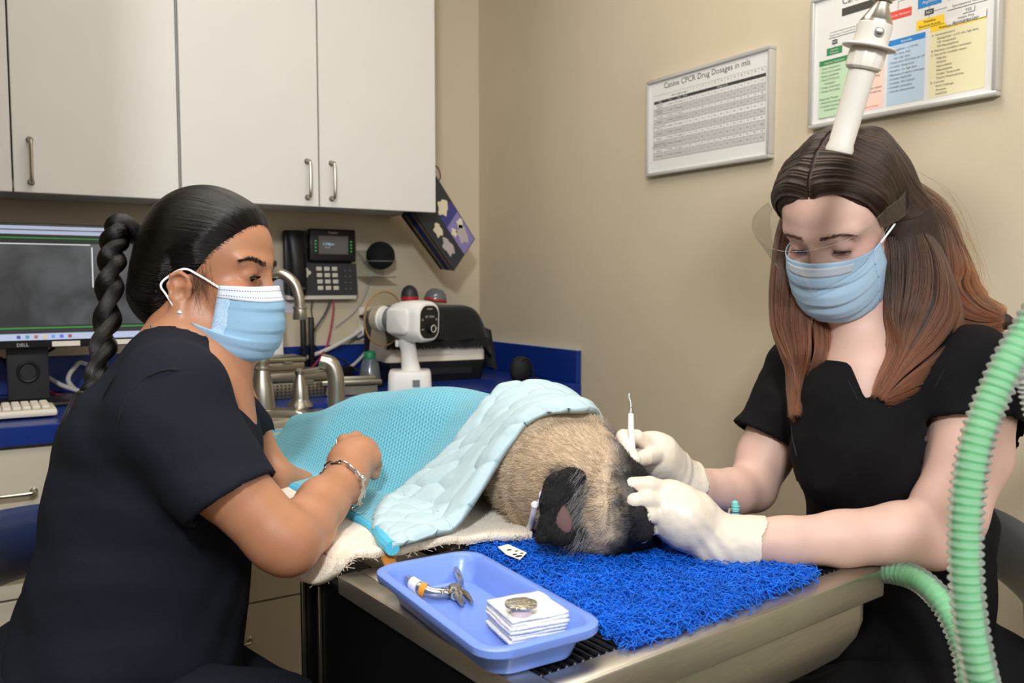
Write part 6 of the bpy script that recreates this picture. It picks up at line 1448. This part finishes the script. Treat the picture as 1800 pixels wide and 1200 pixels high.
def lockstr(L, n, seed, K=18, spread=1.0, fr=(0, 1)):
    r2 = np.random.default_rng(seed); P = smooth_path([p for p, _ in L], 60); R = np.interp(np.linspace(0, len(L)-1, 60), range(len(L)), [q for _, q in L]); T, N_, B_ = frames(P)
    an = r2.random((n, 1))*6.28; ro = (.74+.34*r2.random((n, 1)))*spread; clump = np.floor(an/6.28*14+.001)/14*6.28+.22; an = an*.88+clump*.12
    st = r2.uniform(0, .30, (n, 1)); en = r2.uniform(.70, 1.0, (n, 1))**.5; u = (st+(en-st)*np.linspace(0, 1, K)[None])*59; i = np.clip(u.astype(int), 0, 58); fr_ = (u-i)[..., None]
    g = lambda Q: Q[i]*(1-fr_)+Q[i+1]*fr_
    rad_ = (R[i]*(1-fr_[..., 0])+R[i+1]*fr_[..., 0])*ro; rad_ = rad_+.007*r2.random((n, 1))*np.linspace(0, 1, K)[None]**2
    tw = an+.5*np.sin(u/59*5+an*2)
    return g(P)+rad_[..., None]*(np.cos(tw)[..., None]*g(N_)+np.sin(tw)[..., None]*g(B_))
X1, _ = capstr(3600, 1); X2, _ = capstr(3600, -1)
def root_mat():
    return hair_mat('brown crown strands', (46, 33, 26), (62, 42, 31), .28, .1, 1.)
M_crown = root_mat()
strands('crown_strands', np.concatenate([X1, X2]), .00034, M_crown, W2, tip=.9)
for nm, L, n, sd, sp_ in (('back_hair', LR, 6500, 1, 1.02), ('front_lock', LF, 5200, 2, 1.0), ('side_lock', LB, 4200, 3, 1.0)): strands(nm, lockstr(L, n, sd, spread=sp_), .00032, M_hsB, W2, tip=.5)
n = 160; fl = lockstr(LR, n, 9, spread=1.25); strands('loose_hairs', fl+r.normal(size=(n, 1, 3))*.004, .00014, M_hsB, W2)
# scrub top
f = Field(*pxbox([(1590, 1230, 1.14), (1400, 640, 1.28), (1740, 640, 1.0), (1800, 1230, 1.14), (1560, 620, 1.14), (1330, 790, 1.26)], .09), .0042)
lat2 = unit(at(1715, 640, 1.03)-at(1400, 640, 1.27))
f.cone(at(1598, 1230, 1.17), at(1578, 1000, 1.165), .122, .098, .05, flat=(lat2, 1.05)).cone(at(1578, 1000, 1.165), at(1570, 880, 1.155), .098, .099, .05, flat=(lat2, 1.05)).cone(at(1570, 880, 1.155), at(1564, 750, 1.145), .099, .098, .05, flat=(lat2, 1.18))
f.cone(at(1566, 750, 1.14), at(1552, 668, 1.14), .100, .070, .04, flat=(lat2, 1.4)).cone(at(1520, 780, 1.09), at(1500, 800, 1.10), .075, .075, .04)
f.cone(at(1500, 700, 1.11), at(1520, 780, 1.095), .070, .074, .03).cone(at(1478, 630, 1.17), at(1492, 720, 1.09), .040, .05, .02).cone(at(1604, 628, 1.10), at(1552, 720, 1.06), .042, .046, .02)
f.cone(at(1548, 650, 1.14), at(1415, 665, 1.25), .050, .056, .03).cone(at(1552, 650, 1.13), at(1705, 660, 1.04), .050, .060, .03)
a0, a1 = at(1404, 672, 1.255), at(1342, 790, 1.247); b0, b1 = at(1710, 672, 1.035), at(1712, 772, 1.015)
f.cone(a0, a1, .056, .0500, .025).cone(b0, b1, .062, .0580, .025)
f.disp(folds([(A(.2, .3, 1), 60, 1), (A(.8, -.3, .6), 80, .8), (A(-.4, .6, .7), 95, .6), (A(.4, .3, .9), 34, 1.3)], .0042))
for p0, p1, ce, r0, r1, dd in ((a0, a1, at(1350, 772, 1.248), .0425, .0455, at(1322, 856, 1.225)-at(1400, 670, 1.26)), (b0, b1, at(1714, 748, 1.018), .0490, .0530, at(1664, 905, .995)-at(1712, 680, 1.03))):
    sd = unit(p1-p0); f.func(ce-.12, ce+.16, lambda P: np.maximum(-(P-ce)@sd, np.linalg.norm(P-ce-((P-ce)@sd)[..., None]*sd, axis=-1)-.060), .0015, 'sub'); f.cone(ce-sd*.03, ce+sd*.06, r0, r1, .002, 'sub')
f.cone(at(1546, 632, 1.135), H2(-.02, 0, -.09), .054, .060, .004, 'sub')
vn = [at(1476, 600, 1.05), at(1600, 612, 1.02), at(1522, 704, 1.02)]
def vcut(P):
    q = proj(P.reshape(-1, 3)); x, y = q[:, 0], q[:, 1]; e1_ = (x-(1478+ (y-600)*.42)); e2_ = ((1610-(y-610)*.92)-x); return (-np.minimum.reduce([e1_, e2_*.74, (1.115-q[:, 2])*1000])*.0007).reshape(P.shape[:-1])
f.func(at(1540, 640, 1.07)-.12, at(1540, 640, 1.07)+.12, vcut, .003, 'sub')
o = f.build('scrub_top', M_blk2, W2, 1); FT2 = f
cord('neck_seam', [(1470, 640), (1492, 672), (1520, 716), (1556, 688), (1590, 655)], .0010, M_seam, f, W2); cord('sleeve_seam', [(1660, 650), (1640, 690), (1632, 740), (1640, 780)], .0010, M_seam, f, W2); cord('sleeve_seam', [(1405, 650), (1392, 700), (1392, 760), (1400, 800)], .0010, M_seam, f, W2)
# trousers and shoes
pv = at(1618, 1215, 1.19); k1, k2 = at(1400, 1290, 1.30), at(1330, 1330, 1.02)
lo_ = np.minimum.reduce([pv, k1, k2])-.17; hi_ = np.maximum.reduce([pv, k1, k2])+.17; lo_[2] = .03; hi_[2] = pv[2]+.16
f = Field(lo_, hi_, .007); f.ell(pv, (.155, .17, .13), .03)
for kn_, sg in ((k1, -1), (k2, 1)):
    f.cone(pv+lat2*sg*.085, kn_, .098, .070, .04); f.cone(kn_, A(kn_[0], kn_[1], .10), .066, .052, .03)
f.disp(folds([(A(1, .2, .4), 60, 1), (A(.2, 1, .6), 80, .7)], .004)); f.build('trousers', M_blk2, W2, 1)
for kn_ in (k1, k2):
    p = A(kn_[0], kn_[1], 0); d = A(-1, 0, 0); fs = Field(p-.2, p+.2, .006); fs.cone(p+A(0, 0, .05), p+d*.14+A(0, 0, .035), .042, .036, .02).cut((0, 0, .002), (0, 0, -1)); fs.cone(p+A(0, 0, .08), p+A(0, 0, .1), .04, .04, .02); fs.build('shoe', M_black, W2)
# gloves
def glove(name, pts, cuff, cuffdir, cr, label, disp_=.0006):
    P = A(*pts); f = Field(P.min(0)-.05, P.max(0)+.05, .0016); return f
f = Field(*pxbox([(1225, 850, 1.16), (1065, 750, 1.04), (1065, 860, 1.05), (1200, 780, 1.14)], .035), .0016)
f.chain(at4((1200, 846, 1.147, .0285), (1178, 824, 1.128, .0270), (1150, 798, 1.108, .0290)), .012).cone(at(1156, 802, 1.11), at(1126, 786, 1.095), .027, .018, .014).cone(at(1140, 806, 1.115), at(1110, 800, 1.108), .024, .014, .014)
finger(f, ((1140, 782, 1.088, .0125), (1118, 768, 1.072, .0112), (1096, 767, 1.058, .0106), (1103, 788, 1.040, .0096), (1116, 807, 1.032, .0082)), .005)
finger(f, ((1126, 786, 1.102, .012), (1100, 776, 1.090, .0110), (1080, 784, 1.075, .0106), (1091, 808, 1.052, .0096), (1108, 827, 1.040, .0080)), .005)
finger(f, ((1116, 796, 1.112, .0115), (1092, 794, 1.10, .0104), (1077, 806, 1.085, .0098), (1088, 828, 1.062, .009), (1103, 842, 1.05, .0076)), .005)
finger(f, ((1112, 808, 1.118, .0105), (1094, 810, 1.108, .0095), (1083, 824, 1.095, .0088), (1094, 842, 1.075, .0078), (1106, 852, 1.066, .0068)), .005)
finger(f, ((1172, 806, 1.112, .0155), (1150, 800, 1.082, .0135), (1134, 804, 1.055, .0116), (1121, 807, 1.040, .0098)), .007)
cd = unit(at(1215, 856, 1.150)-at(1170, 838, 1.13)); ce = at(1202, 848, 1.142)
f.cone(ce-cd*.01, ce+cd*.016, .0300, .0345, .006); f.func(ce-.06, ce+.07, lambda P: np.maximum(-((P-ce)@cd-.013-.003*np.sin(P[..., 2]*160)), np.linalg.norm(P-ce-((P-ce)@cd)[..., None]*cd, axis=-1)-.06), .001, 'sub'); f.cone(ce-cd*.012, ce+cd*.03, .0275, .0325, .002, 'sub')
f.disp(lambda P: .0007*np.sin((P-ce)@cd*420+1.5*fnoise(P, 60, 2))*np.clip(1-np.abs((P-ce)@cd+.018)/.022, 0, 1)-.0003*fnoise(P, 190, 3)); f.build('glove', M_glove, W2, 1)
f = Field(*pxbox([(1345, 950, .985), (1090, 840, 1.03), (1090, 945, .96), (1200, 850, .97), (1250, 1000, .985)], .035), .0016)
f.chain(at4((1310, 954, .985, .0285), (1255, 946, .986, .0275), (1215, 918, .986, .0310), (1186, 898, .986, .0320)), .012, flat=(unit(CAM-at(1200, 910, .98)), .85))
f.cone(at(1200, 905, .985), at(1172, 878, .988), .030, .021, .014).cone(at(1200, 912, .98), at(1165, 902, .980), .028, .020, .014)
finger(f, ((1174, 866, .988, .0142), (1142, 853, .978, .0126), (1108, 854, .972, .0120), (1094, 866, .980, .0108), (1094, 880, .992, .0095)), .006)
finger(f, ((1168, 886, .978, .0138), (1138, 878, .966, .0122), (1114, 882, .960, .0118), (1102, 899, .966, .0106), (1103, 914, .976, .0092)), .006)
finger(f, ((1164, 908, .974, .0130), (1142, 905, .963, .0114), (1121, 908, .957, .0110), (1112, 922, .963, .0100), (1117, 933, .973, .0088)), .006)
finger(f, ((1168, 924, .978, .0115), (1150, 926, .975, .0098), (1136, 932, .975, .0092), (1130, 944, .985, .0082)), .006)
finger(f, ((1190, 872, 1.010, .0150), (1160, 858, 1.028, .0125), (1138, 858, 1.034, .0112), (1118, 866, 1.036, .0098)), .008)
cd = unit(at(1380, 952, .984)-at(1280, 950, .984)); ce = at(1318, 955, .985)
f.cone(ce-cd*.035, ce+cd*.02, .0290, .0325, .008); tl = unit(cd-UP*.25); f.func(ce-.06, ce+.07, lambda P: np.maximum(-((P-ce)@unit(cd-UP*.30)-.006-.0025*np.sin((P@UP)*150)), np.linalg.norm(P-ce-((P-ce)@cd)[..., None]*cd, axis=-1)-.06), .001, 'sub'); f.cone(ce-cd*.02, ce+cd*.04, .0278, .0315, .002, 'sub')
wr2 = at(1240, 940, .985); wd = unit(RT*.75+UP*.45)
f.disp(lambda P: .0009*np.sin((P-wr2)@wd*360+1.8*fnoise(P, 40, 5))*np.clip(1-np.abs((P-wr2)@RT-.005)/.035, 0, 1)-.0003*fnoise(P, 190, 6)); f.build('glove', M_glove, W2, 1)
# ---------------------------------------------------------------- what the gloved hands hold and what lies beside them
M_wh = mat('white resin', (240, 240, 238), .3)
a, b = at(1109, 752, 1.044), at(1116, 842, 1.028)
t = thing('dental_scaler', 'white-handled hooked dental scaler held upright in the gloved hand', 'dental tool', b)
part('handle', tube([at(1109, 727, 1.048), a, (a+b)/2, at(1115, 832, 1.030)], [.0034, .0038, .0038, .0036], 14), M_wh, t); part('ferrule', tube([at(1109, 727, 1.048), at(1109, 718, 1.0495), at(1109, 715, 1.05)], [.0034, .0022, .0012], 12), M_chrome, t)
part('hook', tube(smooth_path([at(1109, 716, 1.05), at(1108, 706, 1.051), at(1105.5, 698, 1.052), at(1106, 692.5, 1.053), at(1109.5, 692.5, 1.053), at(1110, 695, 1.053)], 24), np.linspace(.0012, .0005, 24), 8), M_chrome, t); part('lower_tip', tube(smooth_path([at(1115, 832, 1.03), at(1116, 845, 1.028), at(1114, 856, 1.03)], 12), np.linspace(.002, .0006, 12), 8), M_chrome, t)
t = thing('polishing_cup', 'small white cone-shaped tip gripped between the two gloved hands', 'dental tool', at(1119, 845, 1.02)); part('cone', lathe([(.0032, -.004), (.0050, .0), (.0058, .006), (.0046, .012), (.001, .0135)], 18), M_wh, t, along(at(1120, 846, 1.012), at(1117, 826, 1.018))); part('collar', lathe([(.0034, -.010), (.0036, -.0045), (.0030, -.0042)], 14), M_wh, t, along(at(1120, 846, 1.012), at(1117, 826, 1.018)))
# airway adapter lying on the mat behind the wrist
t = thing('airway_adapter', 'white airway adapter with an aqua plug behind the gloved wrist on the mat', 'connector', at_z(1300, 925, TZ+.02))
d_ = 1.075; q = lambda x, y, dd=0: at(x, y, d_+dd)
part('white_body', tube([q(1258, 921), q(1303, 923)], .0075, 16), M_wh, t); part('clear_end', tube([q(1303, 923), q(1345, 922)], .0085, 16), M_acryl, t); part('clear_end', tube([q(1252, 912), q(1252, 924)], .002, 8), M_acryl, t)
part('neck', tube([q(1294, 920), q(1293, 904)], [.0062, .0052], 14), mat('amber clear plastic', (206, 190, 168), .2, trans=.5), t)
M_aq = mat('aqua plug', (128, 206, 200), .4)
part('plug', tube([q(1293, 906), q(1292.5, 888), q(1292, 882), q(1292, 879.5)], [.0050, .0048, .0042, .0015], 16), M_aq, t)
for i in range(3): part('plug_ring', tube([q(1293+.0052*0, 889+5*i)+.0050*(math.cos(w)*RT+math.sin(w)*FH) for w in np.linspace(0, 6.28, 17)], .0006, 5), M_black if i == 2 else M_aq, t)
part('tube_loop', tube(smooth_path([q(1284, 915), q(1281, 905, .02), q(1284, 892, .03), q(1290, 884, .01)], 16), .0016, 8), mat('tan tubing', (176, 158, 128), .4), t)
# ---------------------------------------------------------------- anaesthesia hoses
def hose(label, L, r, pitch):
    P = smooth_path([at(*q) for q in L], 400); s = np.r_[0, np.cumsum(np.linalg.norm(np.diff(P, axis=0), axis=1))]; n = int(s[-1]/pitch)
    k = np.linspace(0, s[-1], n*8); P = np.stack([np.interp(k, s, P[:, i]) for i in range(3)], 1); ph = np.arange(n*8)/8*2*math.pi
    t = thing('corrugated_hose', label, 'hose', P[-1])
    part('ribbed_wall', tube(P, r*(1+.10*np.sign(np.cos(ph))*np.abs(np.cos(ph))**.6), 26, False), M_hose, t, sharp=180)
    part('green_bore', tube(P[::4], r*.66, 18), M_bore, t, sharp=180); return P
M_hose = mat('milky clear hose', (232, 242, 234), .28, trans=.82, ior=1.2, noise=.02); M_bore = mat('mint green bore', (104, 214, 140), .5)
hose('thick pale green ribbed breathing hose hanging in front of the woman with the face shield', [(2330, 560, 1.06), (2180, 420, .90), (2020, 380, .75), (1900, 450, .67), (1795, 600, .66), (1748, 690, .66), (1716, 780, .66), (1700, 880, .66), (1697, 980, .66), (1704, 1080, .66), (1722, 1180, .66), (1745, 1260, .67), (1775, 1400, .70), (1790, 1560, .74), (1785, 1680, .80)], .0122, .0066)
hose('pale green ribbed breathing hose bending down at the right end of the steel table', [(1500, 1002, 1.02), (1560, 1003, .985), (1610, 1016, .95), (1650, 1050, .92), (1680, 1100, .90), (1700, 1160, .88), (1712, 1260, .86), (1735, 1420, .84), (1770, 1580, .82), (1790, 1690, .81)], .0132, .0066)
M_hose2 = mat('milky white hose', (226, 228, 226), .4, trans=.4, ior=1.2); _h, M_hose = M_hose, M_hose2; _b, M_bore = M_bore, mat('white bore', (214, 216, 214), .5)
hose('whitish ribbed hose just entering at the edge beside the thick green hose', [(2360, 610, 1.08), (2200, 480, .92), (2050, 420, .78), (1915, 480, .70), (1822, 620, .69), (1822, 690, .69), (1850, 800, .69), (1880, 1000, .70), (1880, 1300, .74), (1820, 1600, .80)], .0120, .0046)
# ---------------------------------------------------------------- lamp handle
M_crm = mat('cream lamp plastic', (216, 210, 199), .32, coat=.2)
p0, p1 = at(1474, 268, .835), at(1552, 0, .80); ax = unit(p1-p0); LM = along(p0, p1); Lh = np.linalg.norm(p1-p0)
t = thing('lamp_handle', 'white sterile handle of the surgical lamp hanging above the auburn hair', 'lamp', p0); f_ = lambda y: Lh*(268-y)/268
part('grip', lathe([(.0100, .0), (.0128, .0005), (.0132, .004), (.0118, .009), (.0122, .05), (.0126, f_(122)), (.0126, f_(118))], 32), M_crm, t, LM)
V, F = lathe([(.0150, f_(120)), (.0168, f_(116)), (.0172, f_(88)), (.0160, f_(84))], 60); an = np.arctan2(V[:, 1], V[:, 0]); V[:, :2] *= (1-.035*np.abs(np.sin(an*6)))[:, None]; part('collar', (V, F), M_crm, t, LM)
part('disc', lathe([(.0170, f_(84)), (.0245, f_(83)), (.0250, f_(81)), (.0240, f_(79)), (.0165, f_(77))], 40), M_crm, t, LM)
part('sleeve', lathe([(.0160, f_(78)), (.0158, f_(42)), (.0150, f_(40))], 36), M_crm, t, LM)
part('metal_cone', lathe([(.0150, f_(41)), (.0150, f_(38)), (.0135, f_(33)), (.0072, f_(10)), (.0070, f_(4)), (.0090, f_(3)), (.0100, f_(-8)), (.0110, f_(-20))], 32), M_nick, t, LM)
bt = p0+ax*f_(57)-unit(FW-ax*(FW@ax))*.0162; part('lock_button', lathe([(.0036, -.002), (.0036, .0006), (.003, .001)], 18), M_nick, t, along(bt, bt-(FW-ax*(FW@ax)))); part('button_rim', tube([bt+.004*(math.cos(w)*RT+math.sin(w)*UP) for w in np.linspace(0, 6.28, 21)], .0006, 6), M_grey, t)
lh = p0+ax*(f_(-20)+.15); part('lamp_shaft', lathe([(.011, f_(-20)), (.011, f_(-20)+.145)], 24), M_nick, t, LM)
part('lamp_head', lathe([(.02, -.012), (.15, -.004), (.17, .02), (.16, .05), (.05, .08), (.02, .085)], 40), M_crm, t, along(lh, lh+ax)); part('lamp_arm', tube(smooth_path([lh+ax*.08, lh+ax*.2+A(.1, 0, .05), A(lh[0]+.25, lh[1]+.15, 2.2), A(lh[0]+.25, lh[1]+.15, 2.7)], 30), .02, 14), M_crm, t)
sp = bpy.data.lights.new('surgical_lamp_beam', 'SPOT'); so = bpy.data.objects.new('surgical_lamp_beam', sp); COL.objects.link(so)
tgt = at(1125, 790, 1.06); so.location = tuple(lh-ax*.02-RT*.03+A(-.10, -.02, .0)); so.rotation_euler = (Vector(tgt)-Vector(so.location)).to_track_quat('-Z', 'Y').to_euler()
sp.energy = 5; sp.spot_size = R_(9.5); sp.spot_blend = .7; sp.shadow_soft_size = .03; sp.color = (1, .97, .92)
# ---------------------------------------------------------------- stools
def stool(name, label, c, seat_z, arc, m, zc, rt=.030, hh=.055):
    t = thing(name, label, 'stool', (c[0], c[1], 0))
    part('seat', lathe([(.02, -.06), (.17, -.06), (.19, -.045), (.195, -.02), (.18, -.004), (.1, 0), (.001, 0)], 40), m, t, mtx((c[0], c[1], seat_z)))
    part('gas_column', lathe([(.026, .14), (.026, seat_z-.25), (.018, seat_z-.249), (.018, seat_z-.061)], 20), M_chrome, t, mtx((c[0], c[1], 0)))
    for i in range(5):
        a_ = i*2*math.pi/5+.3; d = A(math.cos(a_), math.sin(a_), 0); part('base_leg', tube([A(c[0], c[1], .14), A(c[0], c[1], .11)+d*.15, A(c[0], c[1], .075)+d*.29], [.024, .019, .014], 12), M_chrome, t)
        part('caster', lathe([(.001, -.011), (.030, -.011), (.032, 0), (.030, .011), (.001, .011)], 20), M_black, t, mtx(A(c[0], c[1], .033)+d*.28, x=d, z=np.cross(d, ZU), y=ZU))
    P = smooth_path(arc, 40); part('back_pad', tube(P, np.interp(np.linspace(0, 1, 40), [0, .06, .94, 1], [.3, 1, 1, .3])*hh, 18, flat=(1, rt/hh)), m, t)
    e = P[20]; part('back_post', tube(smooth_path([A(c[0], c[1], seat_z-.07), A(*(A(c[0], c[1], 0)+(e-A(c[0], c[1], 0))*A(1.05, 1.05, 0))[:2], seat_z-.06), e-A(0, 0, .03)], 20), .014, 12), M_chrome, t); return t
c1 = at(165, 1225, 1.08); zb = at(40, 962, 1.15)[2]
arc1 = [at(78, 945, 1.36), at(30, 955, 1.29), at(-40, 975, 1.17), at(-95, 1000, 1.04), at(-100, 1020, .93)]
stool('stool', 'stool with a curved blue vinyl backrest behind the woman in navy scrubs', c1, c1[2]-.125, arc1, mat('blue vinyl', (30, 52, 98), .32, bump=.1, bscale=60), zb)
c2 = at(1618, 1215, 1.19); arc2 = [at(1700, 930, 1.48), at(1760, 958, 1.42), at(1815, 1000, 1.30), at(1850, 1050, 1.17), at(1850, 1090, 1.05)]
stool('stool', 'stool with a dark slate curved backrest behind the woman with the face shield', c2, c2[2]-.135, arc2, mat('slate vinyl', (52, 58, 68), .38, bump=.1, bscale=60), zb)
